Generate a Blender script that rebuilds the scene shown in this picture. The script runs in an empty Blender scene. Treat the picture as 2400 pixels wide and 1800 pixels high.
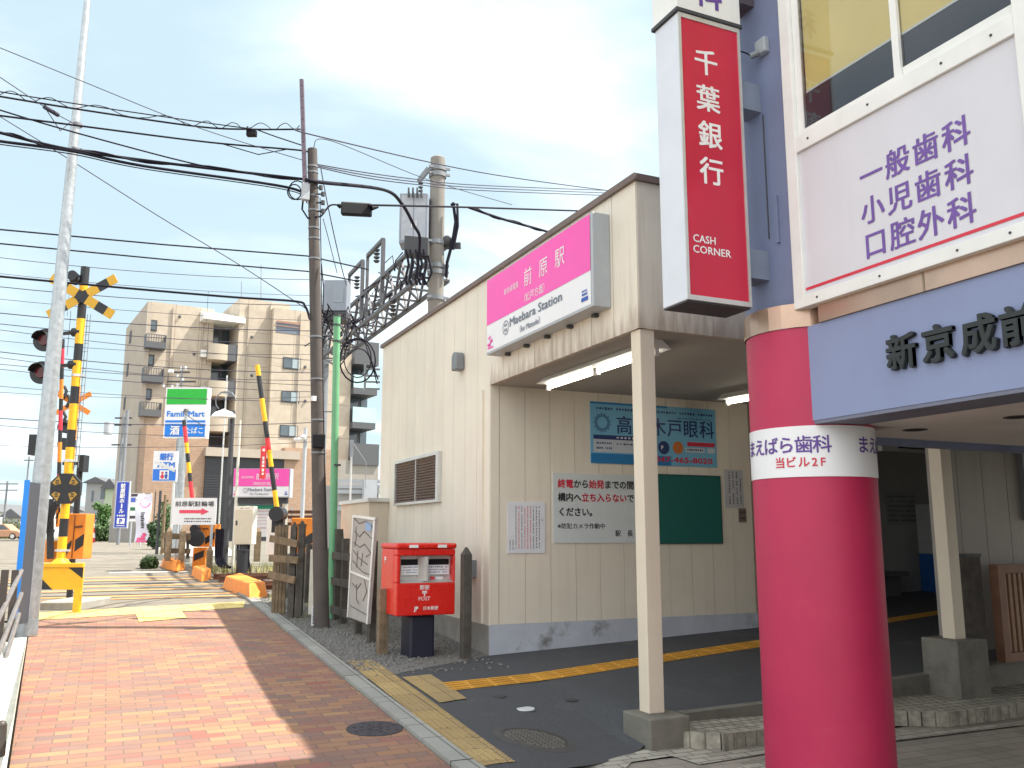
import bpy, math, random
from mathutils import Vector as V, Matrix, noise
random.seed(7)
sc = bpy.context.scene; col = sc.collection
# ---------------------------------------------------------------- camera
FPX, TILT, YAW, EYE = 2066.0, math.radians(9.62), math.radians(24.55), 1.6
cd = bpy.data.cameras.new('Camera'); cam = bpy.data.objects.new('Camera', cd); col.objects.link(cam)
cd.sensor_width = 36; cd.lens = 36*FPX/2400; cd.clip_end = 4000; cd.clip_start = .05
cam.location = (0, 0, EYE); cam.rotation_euler = (math.pi/2+TILT, 0, -YAW); sc.camera = cam
# ---------------------------------------------------------------- light
SUN = V((.57, -.175, 1)).normalized()
EL = math.asin(SUN.z); AZ = math.atan2(SUN.x, SUN.y)
sd = bpy.data.lights.new('Sun', 'SUN'); sd.energy = 3.8; sd.angle = math.radians(.5); sd.color = (1, .93, .82)
so = bpy.data.objects.new('Sun', sd); col.objects.link(so); so.rotation_euler = SUN.to_track_quat('Z', 'Y').to_euler(); so.location = (10, -5, 40)
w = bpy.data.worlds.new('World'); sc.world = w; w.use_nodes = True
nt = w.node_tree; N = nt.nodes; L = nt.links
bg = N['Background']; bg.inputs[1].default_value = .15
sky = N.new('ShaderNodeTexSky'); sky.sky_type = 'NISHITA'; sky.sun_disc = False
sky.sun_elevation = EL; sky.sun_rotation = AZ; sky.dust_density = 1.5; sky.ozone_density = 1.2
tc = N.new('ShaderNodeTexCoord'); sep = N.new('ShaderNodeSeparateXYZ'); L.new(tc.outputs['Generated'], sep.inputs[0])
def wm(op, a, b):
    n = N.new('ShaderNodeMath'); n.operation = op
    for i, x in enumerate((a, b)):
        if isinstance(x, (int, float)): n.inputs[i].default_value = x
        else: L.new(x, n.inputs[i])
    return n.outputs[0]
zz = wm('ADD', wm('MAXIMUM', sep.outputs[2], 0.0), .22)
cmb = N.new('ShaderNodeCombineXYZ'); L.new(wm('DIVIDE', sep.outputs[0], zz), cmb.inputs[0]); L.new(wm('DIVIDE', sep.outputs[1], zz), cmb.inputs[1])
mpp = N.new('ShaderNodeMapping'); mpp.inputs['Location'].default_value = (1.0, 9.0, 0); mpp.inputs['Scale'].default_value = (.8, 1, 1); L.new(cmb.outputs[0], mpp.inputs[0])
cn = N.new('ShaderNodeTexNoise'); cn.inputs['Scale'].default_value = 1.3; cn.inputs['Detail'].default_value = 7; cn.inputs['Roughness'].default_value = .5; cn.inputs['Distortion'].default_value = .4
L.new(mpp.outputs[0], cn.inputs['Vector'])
cov = N.new('ShaderNodeMapRange'); cov.inputs[1].default_value = .45; cov.inputs[2].default_value = .05; cov.inputs[3].default_value = 0; cov.inputs[4].default_value = .35; L.new(sep.outputs[1], cov.inputs[0])   # thicker cloud added overhead and to the south, out of view, as fill light
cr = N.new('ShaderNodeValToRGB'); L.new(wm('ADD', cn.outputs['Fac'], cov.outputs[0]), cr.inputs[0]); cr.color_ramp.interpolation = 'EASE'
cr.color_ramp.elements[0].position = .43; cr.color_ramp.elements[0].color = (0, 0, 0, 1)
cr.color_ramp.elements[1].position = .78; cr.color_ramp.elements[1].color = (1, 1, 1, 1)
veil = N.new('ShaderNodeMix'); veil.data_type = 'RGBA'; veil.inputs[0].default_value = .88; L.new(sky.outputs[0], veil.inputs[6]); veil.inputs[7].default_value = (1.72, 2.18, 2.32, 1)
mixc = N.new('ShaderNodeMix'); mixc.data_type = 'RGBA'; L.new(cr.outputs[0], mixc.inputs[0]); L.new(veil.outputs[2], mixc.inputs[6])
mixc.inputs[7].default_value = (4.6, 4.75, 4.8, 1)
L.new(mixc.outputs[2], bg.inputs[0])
vs = sc.view_settings; vs.view_transform = 'Standard'; vs.look = 'None'; vs.gamma = 1; vs.exposure = 1.42
sc.cycles.max_bounces = 8; sc.cycles.sample_clamp_indirect = 6
# ---------------------------------------------------------------- pixel (2400x1800) to place
FW = V((math.sin(YAW)*math.cos(TILT), math.cos(YAW)*math.cos(TILT), math.sin(TILT)))
RT = V((math.cos(YAW), -math.sin(YAW), 0)); UP = RT.cross(FW); CP = V((0, 0, EYE)); FH = V((math.sin(YAW), math.cos(YAW), 0))
def ray(x, y): return FW*FPX + RT*(x-1200) - UP*(y-900)
def at(x, y, D): d = ray(x, y); return CP + d*(D/d.dot(FH))
def onx(x, y, X): d = ray(x, y); return CP + d*(X/d.x)
def ony(x, y, Y): d = ray(x, y); return CP + d*(Y/d.y)
def onplane(x, y, o, n): d = ray(x, y); return CP + d*((o-CP).dot(n)/d.dot(n))
ZB = [(-100, 0), (5.5, 0), (16.2, .52), (25, .52), (42, 1.02), (3000, 1.02)]
def zf(Y):
    for (a, za), (b, zb) in zip(ZB, ZB[1:]):
        if Y <= b: return za + (zb-za)*(Y-a)/(b-a)
    return ZB[-1][1]
def sst(a, b, x): t = min(1, max(0, (x-a)/(b-a))); return t*t*(3-2*t)
def zlow(X): return -.1
def zs(X, Y): return zf(Y) + .038*max(0, min(X, 14)-4.15) - .14*sst(2.5, 3.75, X)*(1-sst(6.1, 8.4, Y))*(1-sst(3.95, 4.4, X))
def gz(X, Y): return zf(Y)
def ong(x, y, fn=gz):
    d = ray(x, y); z = 0.
    for i in range(60):
        p = CP + d*((z-EYE)/d.z); z = .5*z + .5*fn(p.x, p.y)
    return p
# ---------------------------------------------------------------- mesh helpers
class MB:
    def __init__(s): s.v = []; s.f = []; s.m = []; s.mi = 0; s.smooth = []
    def add(s, vs, fs, sm=False):
        k = len(s.v); s.v += [V(p) for p in vs]
        for f in fs: s.f.append([i+k for i in f]); s.m.append(s.mi); s.smooth.append(sm)
        return s
    def obox(s, o, u, v, w):
        o, u, v, w = V(o), V(u), V(v), V(w)
        if u.cross(v).dot(w) < 0: u, v = v, u
        p = [o, o+u, o+u+v, o+v, o+w, o+u+w, o+u+v+w, o+v+w]
        return s.add(p, [(3,2,1,0), (4,5,6,7), (0,1,5,4), (1,2,6,5), (2,3,7,6), (3,0,4,7)])
    def box(s, a, b):
        a = V(a); b = V(b); d = b-a
        return s.obox(a, (d.x,0,0), (0,d.y,0), (0,0,d.z))
    def cbox(s, c, sx, sy, sz): return s.box((c[0]-sx/2, c[1]-sy/2, c[2]-sz/2), (c[0]+sx/2, c[1]+sy/2, c[2]+sz/2))
    def beam(s, a, b, w, h=None, up=(0,0,1)):
        a = V(a); b = V(b); h = h or w; d = (b-a).normalized(); up = V(up)
        if abs(d.dot(up)) > .98: up = V((0,1,0))
        x = d.cross(up).normalized(); y = x.cross(d)
        return s.obox(a-x*w/2-y*h/2, x*w, y*h, b-a)
    def cyl(s, a, b, r, r2=None, n=16, cap=True):
        a = V(a); b = V(b); r2 = r if r2 is None else r2; d = (b-a).normalized()
        x = d.orthogonal().normalized(); y = d.cross(x); vs = []
        for p, q in ((a, r), (b, r2)):
            for i in range(n): t = 2*math.pi*i/n; vs.append(p + (x*math.cos(t)+y*math.sin(t))*q)
        s.add(vs, [(i, (i+1)%n, n+(i+1)%n, n+i) for i in range(n)], True)
        if cap: s.add(vs[:n], [tuple(reversed(range(n)))]); s.add(vs[n:], [tuple(range(n))])
        return s
    def tube(s, pts, r, n=5):
        pts = [V(p) for p in pts]; vs = []; x = None
        for i, p in enumerate(pts):
            d = (pts[min(i+1, len(pts)-1)] - pts[max(i-1, 0)]).normalized()
            x = d.orthogonal().normalized() if x is None else (x - d*x.dot(d)).normalized()
            y = d.cross(x)
            for k in range(n): t = 2*math.pi*k/n; vs.append(p + (x*math.cos(t)+y*math.sin(t))*r)
        m = len(pts)
        s.add(vs, [(i*n+k, i*n+(k+1)%n, (i+1)*n+(k+1)%n, (i+1)*n+k) for i in range(m-1) for k in range(n)], True)
        return s.add(vs[:n], [tuple(reversed(range(n)))]).add(vs[-n:], [tuple(range(n))])
    def prism(s, pts, vec):
        pts = [V(p) for p in pts]; vec = V(vec); n = len(pts); nrm = V((0,0,0))
        for i in range(n): nrm += pts[i].cross(pts[(i+1)%n])
        if nrm.dot(vec) < 0: pts = pts[::-1]
        vs = pts + [p+vec for p in pts]
        return s.add(vs, [tuple(reversed(range(n))), tuple(range(n, 2*n))] + [(i, (i+1)%n, n+(i+1)%n, n+i) for i in range(n)])
    def poly(s, pts): return s.add(pts, [tuple(range(len(pts)))])
    def sphere(s, c, rx, ry=None, rz=None, n=12, m=8):
        ry = ry or rx; rz = rz or rx; c = V(c); vs = []
        for j in range(m+1):
            t = math.pi*j/m
            for i in range(n): a = 2*math.pi*i/n; vs.append(c+V((rx*math.sin(t)*math.cos(a), ry*math.sin(t)*math.sin(a), rz*math.cos(t))))
        return s.add(vs, [(j*n+i, (j+1)*n+i, (j+1)*n+(i+1)%n, j*n+(i+1)%n) for j in range(m) for i in range(n)], True)
    def sheet(s, q, fn, off=0., nx=6, ny=6):
        a, b, c, d = [V((p[0], p[1], 0)) for p in q]; vs = []
        for j in range(ny+1):
            for i in range(nx+1):
                p = (a.lerp(b, i/nx)).lerp(d.lerp(c, i/nx), j/ny); vs.append((p.x, p.y, fn(p.x, p.y)+off))
        k = nx+1; fs = [(j*k+i, j*k+i+1, (j+1)*k+i+1, (j+1)*k+i) for j in range(ny) for i in range(nx)]
        if (b-a).cross(d-a).z < 0: fs = [f[::-1] for f in fs]
        return s.add(vs, fs)
WL = {}
def base(parent): return WL.get(parent.name, V((0,0,0))) if parent else V((0,0,0))
def build(mb, name, mats, parent=None, label=None, bevel=0, loc=None):
    me = bpy.data.meshes.new(name); b = V(loc) if loc is not None else base(parent)
    me.from_pydata([tuple(p-b) for p in mb.v], [], mb.f); me.update()
    if not isinstance(mats, (list, tuple)): mats = [mats]
    for m in mats: me.materials.append(m)
    me.polygons.foreach_set('material_index', mb.m); me.polygons.foreach_set('use_smooth', mb.smooth)
    o = bpy.data.objects.new(name, me); col.objects.link(o)
    if parent: o.parent = parent; WL[o.name] = b
    else: o.location = b; WL[o.name] = b
    if label: o['label'] = label
    if bevel:
        mo = o.modifiers.new('Bevel', 'BEVEL'); mo.width = bevel; mo.segments = 2; mo.limit_method = 'ANGLE'
    return o
def tag(o, label, cat, group=None):
    o['label'] = label; o['category'] = cat
    if group: o['group'] = group
    return o
def thing(name, label, cat, loc, group=None):
    o = bpy.data.objects.new(name, None); col.objects.link(o); o.location = V(loc); o.empty_display_size = .1; WL[o.name] = V(loc)
    return tag(o, label, cat, group)
def solo(mb, name, mats, label, cat, loc=None, group=None, bevel=0):
    if loc is None: loc = V((sum(p.x for p in mb.v)/len(mb.v), sum(p.y for p in mb.v)/len(mb.v), min(p.z for p in mb.v)))
    return tag(build(mb, name, mats, None, None, bevel, loc), label, cat, group)
def struct(mb, name, mats, kind='structure'):
    o = build(mb, name, mats); o['kind'] = kind; return o
_tc = {}
def glyphs(text, bold=0., extrude=0.):
    k = (text, bold, extrude)
    if k not in _tc:
        c = bpy.data.curves.new('t', 'FONT'); c.body = text; c.size = 1; c.resolution_u = 2; c.offset = bold; c.extrude = extrude
        o = bpy.data.objects.new('t', c); col.objects.link(o); dg = bpy.context.evaluated_depsgraph_get(); dg.update()
        m = bpy.data.meshes.new_from_object(o.evaluated_get(dg))
        vs = [v.co.copy() for v in m.vertices]; fs = [tuple(p.vertices) for p in m.polygons]
        bpy.data.objects.remove(o); bpy.data.curves.remove(c); bpy.data.meshes.remove(m)
        xs = [v.x for v in vs] or [0, 1]; _tc[k] = (vs, fs, min(xs), max(xs))
    return _tc[k]
class Panel:
    '''a flat board: bottom left corner o, unit vectors u (right) and v (up), size w x h'''
    def __init__(s, o, u, v, w, h): s.o = V(o); s.u = V(u).normalized(); s.v = V(v).normalized(); s.n = s.u.cross(s.v); s.w = w; s.h = h
    def p(s, x, y, off=0): return s.o + s.u*x + s.v*y + s.n*off
    def rect(s, mb, x0, y0, x1, y1, off=.002): return mb.poly([s.p(x0,y0,off), s.p(x1,y0,off), s.p(x1,y1,off), s.p(x0,y1,off)])
    def frect(s, mb, x0, y0, x1, y1, off=.002): return s.rect(mb, x0*s.w, y0*s.h, x1*s.w, y1*s.h, off)
    def board(s, mb, t): return mb.obox(s.o, s.u*s.w, s.v*s.h, -s.n*t)
    def slab(s, mb, x0, y0, x1, y1, a, b): return mb.obox(s.p(x0,y0,a), s.u*(x1-x0), s.v*(y1-y0), s.n*(b-a))
    def text(s, mb, t, x, y, size, align='L', off=.003, bold=0., fit=None, extrude=0., sx=1.):
        vs, fs, a, b = glyphs(t, 0., extrude); k = size*sx
        if fit: k = fit/(b-a)
        x0 = x - a*k if align == 'L' else (x - (a+b)/2*k if align == 'C' else x - b*k)
        e = bold*size*1.15; sh = ((0, 0),) if bold < .008 else ((-e, -e*.6), (e, -e*.6), (e, e*.6), (-e, e*.6)) if bold < .02 else ((-e, -e), (e, -e), (e, e), (-e, e), (-e, 0), (e, 0), (0, e), (0, -e))
        lay = max(.0002, off*.03)
        for i, (ax, ay) in enumerate(sh): mb.add([s.p(x0+ax+p.x*k, y+ay+p.y*size, off+lay*i+p.z*size) for p in vs], fs)
        return s
    def vtext(s, mb, t, xc, ytop, size, pitch=1.0, off=.003, bold=0.):
        for i, ch in enumerate(t): s.text(mb, ch, xc, ytop-size*.85-i*size*pitch, size, 'C', off, bold)
    def marks(s, mb, x0, y0, x1, y1, n, off=.003, vertical=False, fill=.7):
        '''a line of print too small to read'''
        for i in range(n):
            a, b = (i+.12)/n, (i+.12+fill*random.uniform(.75, 1.1))/n
            if random.random() < .06: continue
            j = random.uniform(0, .25)
            if vertical: s.rect(mb, x0+(x1-x0)*j*.6, y1-(y1-y0)*b, x1-(x1-x0)*j*.4, y1-(y1-y0)*a, off)
            else: s.rect(mb, x0+(x1-x0)*a, y0+(y1-y0)*j, x0+(x1-x0)*b, y1-(y1-y0)*j*.5, off)
def ypanel(tl, br, Y):
    a = ony(tl[0], tl[1], Y); b = ony(br[0], br[1], Y); return Panel((a.x, Y, b.z), (1,0,0), (0,0,1), b.x-a.x, a.z-b.z)
def xpanel(tl, br, X):
    a = onx(tl[0], tl[1], X); b = onx(br[0], br[1], X); return Panel((X, a.y, b.z), (0,-1,0), (0,0,1), a.y-b.y, a.z-b.z)
def dpanel(x0, y0, x1, y1, D, yaw=0):
    '''an upright board square to the view plus a turn'''
    a = at(x0, y1, D); b = at(x1, y1, D); c = at(x0, y0, D); u = (b-a); u.z = 0; wd = u.length
    u = Matrix.Rotation(yaw, 3, 'Z') @ u.normalized(); return Panel(a, u, (0,0,1), wd/max(.3, math.cos(yaw)), c.z-a.z)
def copytree(o, delta, parent=None):
    c = o.copy(); col.objects.link(c); WL[c.name] = WL.get(o.name, V((0,0,0))) + (V(delta) if parent is None else V((0,0,0)))
    if parent: c.parent = parent
    else: c.location = o.location + V(delta)
    for ch in [x for x in bpy.data.objects if x.parent == o]: copytree(ch, delta, c)
    return c
# ---------------------------------------------------------------- materials
def nod(m): m.use_nodes = True; return m.node_tree.nodes, m.node_tree.links, m.node_tree.nodes['Principled BSDF']
def M(name, c, rough=.6, var=.12, scale=6., metal=0., bump=0., streak=0., streakcol=(.12,.1,.08), bscale=None, spec=.5, dirt=None, dscale=2.5, chips=None):
    m = bpy.data.materials.new(name); N, L, b = nod(m)
    b.inputs['Roughness'].default_value = rough; b.inputs['Metallic'].default_value = metal; b.inputs['Specular IOR Level'].default_value = spec
    t = N.new('ShaderNodeTexCoord'); n = N.new('ShaderNodeTexNoise'); n.inputs['Scale'].default_value = scale; n.inputs['Detail'].default_value = 6; n.inputs['Roughness'].default_value = .62
    L.new(t.outputs['Object'], n.inputs[0])
    r = N.new('ShaderNodeValToRGB'); L.new(n.outputs['Fac'], r.inputs[0])
    r.color_ramp.elements[0].position = .3; r.color_ramp.elements[1].position = .7
    r.color_ramp.elements[0].color = tuple(x*(1-var) for x in c)+(1,); r.color_ramp.elements[1].color = tuple(min(1, x*(1+var*.7)) for x in c)+(1,)
    out = r.outputs[0]
    def over(fac, colr):
        nonlocal out
        mx = N.new('ShaderNodeMix'); mx.data_type = 'RGBA'; L.new(fac, mx.inputs[0]); L.new(out, mx.inputs[6]); mx.inputs[7].default_value = tuple(colr)+(1,); out = mx.outputs[2]
    if streak:
        mp = N.new('ShaderNodeMapping'); mp.inputs['Scale'].default_value = (9, 9, .55); L.new(t.outputs['Object'], mp.inputs[0])
        s = N.new('ShaderNodeTexNoise'); s.inputs['Scale'].default_value = 1.4; s.inputs['Detail'].default_value = 7; L.new(mp.outputs[0], s.inputs[0])
        q = N.new('ShaderNodeMapRange'); q.inputs[1].default_value = .52; q.inputs[2].default_value = .82; q.inputs[4].default_value = streak; L.new(s.outputs['Fac'], q.inputs[0]); over(q.outputs[0], streakcol)
    if dirt:
        s = N.new('ShaderNodeTexNoise'); s.inputs['Scale'].default_value = dscale; s.inputs['Detail'].default_value = 9; s.inputs['Roughness'].default_value = .7; L.new(t.outputs['Object'], s.inputs[0])
        q = N.new('ShaderNodeMapRange'); q.inputs[1].default_value = .56; q.inputs[2].default_value = .70; q.inputs[4].default_value = dirt[3]; L.new(s.outputs['Fac'], q.inputs[0]); over(q.outputs[0], dirt[:3])
    if chips:
        s = N.new('ShaderNodeTexNoise'); s.inputs['Scale'].default_value = 24; s.inputs['Detail'].default_value = 2; L.new(t.outputs['Object'], s.inputs[0])
        q = N.new('ShaderNodeMapRange'); q.inputs[1].default_value = .80; q.inputs[2].default_value = .82; L.new(s.outputs['Fac'], q.inputs[0]); over(q.outputs[0], chips)
    L.new(out, b.inputs['Base Color'])
    rr = N.new('ShaderNodeMapRange'); L.new(n.outputs['Fac'], rr.inputs[0]); rr.inputs[3].default_value = max(.03, rough-.1); rr.inputs[4].default_value = min(1, rough+.1); L.new(rr.outputs[0], b.inputs['Roughness'])
    if bump:
        bn = N.new('ShaderNodeTexNoise'); bn.inputs['Scale'].default_value = bscale or scale*8; bn.inputs['Detail'].default_value = 5; L.new(t.outputs['Object'], bn.inputs[0])
        bp = N.new('ShaderNodeBump'); bp.inputs['Strength'].default_value = bump; bp.inputs['Distance'].default_value = .01; L.new(bn.outputs['Fac'], bp.inputs['Height']); L.new(bp.outputs[0], b.inputs['Normal'])
    return m
def F(name, c, rough=.5, metal=0.): return M(name, c, rough, .05, 5, metal)
def emit(name, c, k):
    m = bpy.data.materials.new(name); N, L, b = nod(m); b.inputs['Base Color'].default_value = (.8,.8,.8,1); b.inputs['Emission Color'].default_value = c+(1,); b.inputs['Emission Strength'].default_value = k; return m
def brickmat(name, cols, mortar, bw, bh, ms, rough=.85, offset=.5, bump=.4, axes=('x','y'), dirt=0.):
    m = bpy.data.materials.new(name); N, L, b = nod(m); b.inputs['Roughness'].default_value = rough
    t = N.new('ShaderNodeTexCoord'); sp = N.new('ShaderNodeSeparateXYZ'); L.new(t.outputs['Object'], sp.inputs[0])
    cb = N.new('ShaderNodeCombineXYZ'); ix = {'x':0,'y':1,'z':2}
    L.new(sp.outputs[ix[axes[0]]], cb.inputs[0]); L.new(sp.outputs[ix[axes[1]]], cb.inputs[1])
    k = N.new('ShaderNodeTexBrick'); L.new(cb.outputs[0], k.inputs['Vector']); k.offset = offset
    for nm, vv in (('Scale', 1), ('Mortar Size', ms), ('Mortar Smooth', .1), ('Bias', 0), ('Brick Width', bw), ('Row Height', bh)): k.inputs[nm].default_value = vv
    k.inputs['Color1'].default_value = (0,0,0,1); k.inputs['Color2'].default_value = (1,1,1,1); k.inputs['Mortar'].default_value = (.5,.5,.5,1)
    r = N.new('ShaderNodeValToRGB'); r.color_ramp.interpolation = 'LINEAR'; L.new(k.outputs['Color'], r.inputs[0])
    e = r.color_ramp.elements; n = len(cols)
    while len(e) < n: e.new(.5)
    for i, c in enumerate(cols): e[i].position = i/(n-1); e[i].color = tuple(c)+(1,)
    ns = N.new('ShaderNodeTexNoise'); ns.inputs['Scale'].default_value = 2.2; ns.inputs['Detail'].default_value = 8; L.new(t.outputs['Object'], ns.inputs[0])
    mr = N.new('ShaderNodeMapRange'); mr.inputs[3].default_value = .78; mr.inputs[4].default_value = 1.2; L.new(ns.outputs['Fac'], mr.inputs[0])
    mu = N.new('ShaderNodeMix'); mu.data_type = 'RGBA'; mu.blend_type = 'MULTIPLY'; mu.inputs[0].default_value = 1; L.new(r.outputs[0], mu.inputs[6]); L.new(mr.outputs[0], mu.inputs[7])
    if dirt:                                                   # worn patches and trodden-in spots
        d1 = N.new('ShaderNodeTexNoise'); d1.inputs['Scale'].default_value = .9; d1.inputs['Detail'].default_value = 10; d1.inputs['Roughness'].default_value = .65; L.new(t.outputs['Object'], d1.inputs[0])
        q1 = N.new('ShaderNodeMapRange'); q1.inputs[1].default_value = .5; q1.inputs[2].default_value = .72; q1.inputs[4].default_value = dirt; L.new(d1.outputs['Fac'], q1.inputs[0])
        vo = N.new('ShaderNodeTexVoronoi'); vo.inputs['Scale'].default_value = 2.3; L.new(t.outputs['Object'], vo.inputs['Vector'])
        q2 = N.new('ShaderNodeMapRange'); q2.inputs[1].default_value = .055; q2.inputs[2].default_value = .045; q2.inputs[4].default_value = .55; L.new(vo.outputs['Distance'], q2.inputs[0])
        mq = N.new('ShaderNodeMath'); mq.operation = 'MAXIMUM'; L.new(q1.outputs[0], mq.inputs[0]); L.new(q2.outputs[0], mq.inputs[1])
        md = N.new('ShaderNodeMix'); md.data_type = 'RGBA'; L.new(mq.outputs[0], md.inputs[0]); L.new(mu.outputs[2], md.inputs[6]); md.inputs[7].default_value = (.15,.10,.085,1); mu = md
    mx = N.new('ShaderNodeMix'); mx.data_type = 'RGBA'; L.new(k.outputs['Fac'], mx.inputs[0]); L.new(mu.outputs[2], mx.inputs[6]); mx.inputs[7].default_value = tuple(mortar)+(1,)
    L.new(mx.outputs[2], b.inputs['Base Color'])
    if bump:
        n2 = N.new('ShaderNodeTexNoise'); n2.inputs['Scale'].default_value = 60; n2.inputs['Detail'].default_value = 4; L.new(t.outputs['Object'], n2.inputs[0])
        ad = N.new('ShaderNodeMath'); ad.operation = 'MULTIPLY_ADD'; L.new(k.outputs['Fac'], ad.inputs[0]); ad.inputs[1].default_value = -1.5; L.new(n2.outputs['Fac'], ad.inputs[2])
        bp = N.new('ShaderNodeBump'); bp.inputs['Strength'].default_value = bump; bp.inputs['Distance'].default_value = .006; L.new(ad.outputs[0], bp.inputs['Height']); L.new(bp.outputs[0], b.inputs['Normal'])
    return m
def glassmat(name, tint=(.8,.88,.9), refl=.3, opaque=0.):
    m = bpy.data.materials.new(name); N, L, b = nod(m); N.remove(b)
    g = N.new('ShaderNodeBsdfGlossy'); g.inputs['Roughness'].default_value = .03; g.inputs[0].default_value = (.9,.95,1,1)
    t = N.new('ShaderNodeBsdfTransparent'); t.inputs[0].default_value = tint+(1,)
    f = N.new('ShaderNodeFresnel'); f.inputs[0].default_value = 1.5; a = N.new('ShaderNodeMath'); a.operation = 'ADD'; a.use_clamp = True; a.inputs[1].default_value = refl; L.new(f.outputs[0], a.inputs[0])
    x = N.new('ShaderNodeMixShader'); L.new(a.outputs[0], x.inputs[0]); L.new(t.outputs[0], x.inputs[1]); L.new(g.outputs[0], x.inputs[2]); L.new(x.outputs[0], N['Material Output'].inputs[0]); return m
m_asph = M('asphalt', (.075,.074,.075), .9, .3, 3, bump=.6, bscale=140, dirt=(.13,.12,.11,.35), dscale=1.2)
m_fore = M('forecourt_asphalt', (.070,.073,.082), .85, .5, 90, bump=.8, bscale=150, dirt=(.12,.12,.115,.55), dscale=1.3, streak=.0)
m_road = M('old_asphalt', (.185,.165,.135), .92, .25, 2, bump=.5, bscale=110, dirt=(.12,.108,.09,.5), dscale=1.4)
m_brick = brickmat('brick_paving', [(.27,.10,.075),(.215,.13,.105),(.30,.155,.085),(.185,.12,.105),(.275,.135,.095),(.33,.19,.10),(.24,.12,.09)], (.14,.095,.075), .235, .112, .005, dirt=.6)
m_kerb = brickmat('kerb_stone', [(.24,.24,.225),(.31,.31,.285),(.27,.265,.25)], (.1,.1,.09), .6, .6, .006, offset=0)
m_conc = M('concrete', (.32,.31,.28), .85, .25, 5, bump=.4, bscale=60, dirt=(.12,.115,.1,.5))
m_lconc = M('pale_concrete', (.62,.6,.52), .8, .15, 4, bump=.3, bscale=60, dirt=(.35,.33,.28,.4))
m_gravel = M('gravel_stone', (.17,.165,.155), .9, .5, 30)
m_ground = M('ground_soil', (.16,.15,.12), .95, .3, 1.2, bump=.4, bscale=30)
m_cream = M('cream_wall', (.74,.68,.58), .55, .06, 1.2, streak=.16, streakcol=(.4,.3,.2), dirt=(.45,.38,.29,.12), dscale=.8)
m_creamd = M('cream_fascia', (.74,.675,.575), .55, .06, 1.5, streak=.32, streakcol=(.3,.2,.13), dirt=(.42,.34,.25,.2), dscale=1.2)
m_gap = F('seam_dark', (.27,.22,.165), .8)
m_white = M('white_paint', (.78,.78,.76), .45, .06, 4, streak=.1, streakcol=(.45,.42,.38))
m_wsign = M('white_sign_face', (.78,.78,.80), .35, .05, 1.5, streak=.14, streakcol=(.58,.56,.55))
m_bluew = M('blue_grey_wall', (.20,.235,.375), .6, .09, 1.6, streak=.18, streakcol=(.16,.18,.27), bump=.15, bscale=80)
m_bluef = M('blue_grey_fascia', (.235,.28,.455), .55, .07, 1.2, streak=.1, streakcol=(.2,.22,.33), bump=.1, bscale=90)
m_red = M('red_column_paint', (.47,.020,.082), .5, .08, 3, bump=.12, bscale=120, dirt=(.46,.035,.08,.6), dscale=3, chips=(.78,.5,.55), streak=.2, streakcol=(.40,.03,.07))
m_signred = M('sign_red', (.55,.015,.05), .35, .12, 1.3, streak=.22, streakcol=(.40,.03,.06), dirt=(.48,.05,.08,.25), dscale=3)
m_pink = F('pink_sign_face', (.86,.075,.42), .35)
m_black = M('black_paint', (.010,.010,.013), .6, .05, 5, spec=.2)
m_dark = F('dark_grey', (.05,.052,.058), .6)
m_grey = M('grey_metal', (.21,.225,.245), .5, .12, 5, .2, streak=.15, streakcol=(.16,.14,.12))
m_lgrey = M('light_grey_box', (.42,.45,.48), .45, .08, 3, streak=.15, streakcol=(.25,.23,.2))
m_galv = M('galvanised_steel', (.42,.45,.47), .42, .22, 14, .65, streak=.35, streakcol=(.25,.26,.27))
m_alu = M('aluminium', (.62,.62,.60), .38, .08, 8, .5, streak=.15, streakcol=(.35,.33,.3))
m_bronze = M('peach_steel_band', (.52,.36,.27), .32, .22, 1.3, .75)
m_yel = M('yellow_paint', (.83,.46,.012), .5, .1, 6, dirt=(.42,.22,.02,.35), dscale=5)
m_org = M('orange_paint', (.80,.25,.025), .6, .12, 6, bump=.2, bscale=60, dirt=(.42,.13,.03,.4), dscale=4)
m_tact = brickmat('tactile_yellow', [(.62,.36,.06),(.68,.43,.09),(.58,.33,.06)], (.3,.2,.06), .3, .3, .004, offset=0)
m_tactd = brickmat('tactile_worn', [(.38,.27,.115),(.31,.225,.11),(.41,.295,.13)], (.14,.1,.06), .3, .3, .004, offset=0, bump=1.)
m_tacts = brickmat('tactile_pale', [(.62,.47,.17),(.56,.42,.15),(.66,.51,.19)], (.35,.25,.08), .3, .3, .004, offset=0)  # paler yellow for the strip before the crossing
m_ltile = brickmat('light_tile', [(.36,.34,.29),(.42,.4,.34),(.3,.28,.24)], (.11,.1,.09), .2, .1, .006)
m_ftile = brickmat('arcade_tile', [(.28,.25,.215),(.32,.285,.245),(.25,.225,.195)], (.14,.125,.11), .3, .15, .004)
m_wood = M('weathered_wood', (.20,.145,.09), .85, .4, 9, bump=.6, bscale=40, streak=.6, streakcol=(.06,.045,.03))
m_woodd = M('old_dark_wood', (.085,.075,.065), .85, .4, 9, bump=.6, bscale=40, streak=.5, streakcol=(.03,.027,.024))
m_pole = M('utility_pole_concrete', (.085,.072,.066), .8, .25, 4, bump=.3, bscale=50, streak=.55, streakcol=(.06,.05,.045))
m_mast = M('mast_concrete', (.215,.20,.18), .75, .2, 2.5, bump=.2, bscale=40, streak=.45, streakcol=(.14,.15,.13))
m_green = M('green_pole_paint', (.15,.40,.21), .45, .12, 4, streak=.25, streakcol=(.06,.25,.1))
m_mail = F('mailbox_red', (.66,.018,.012), .28)
m_txtw = F('lettering_white', (.82,.80,.80), .5)
m_txtk = F('lettering_black', (.03,.03,.035), .5)
m_txtr = F('lettering_red', (.62,.03,.06), .5)
m_txtp = F('lettering_purple', (.125,.055,.30), .5)
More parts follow.
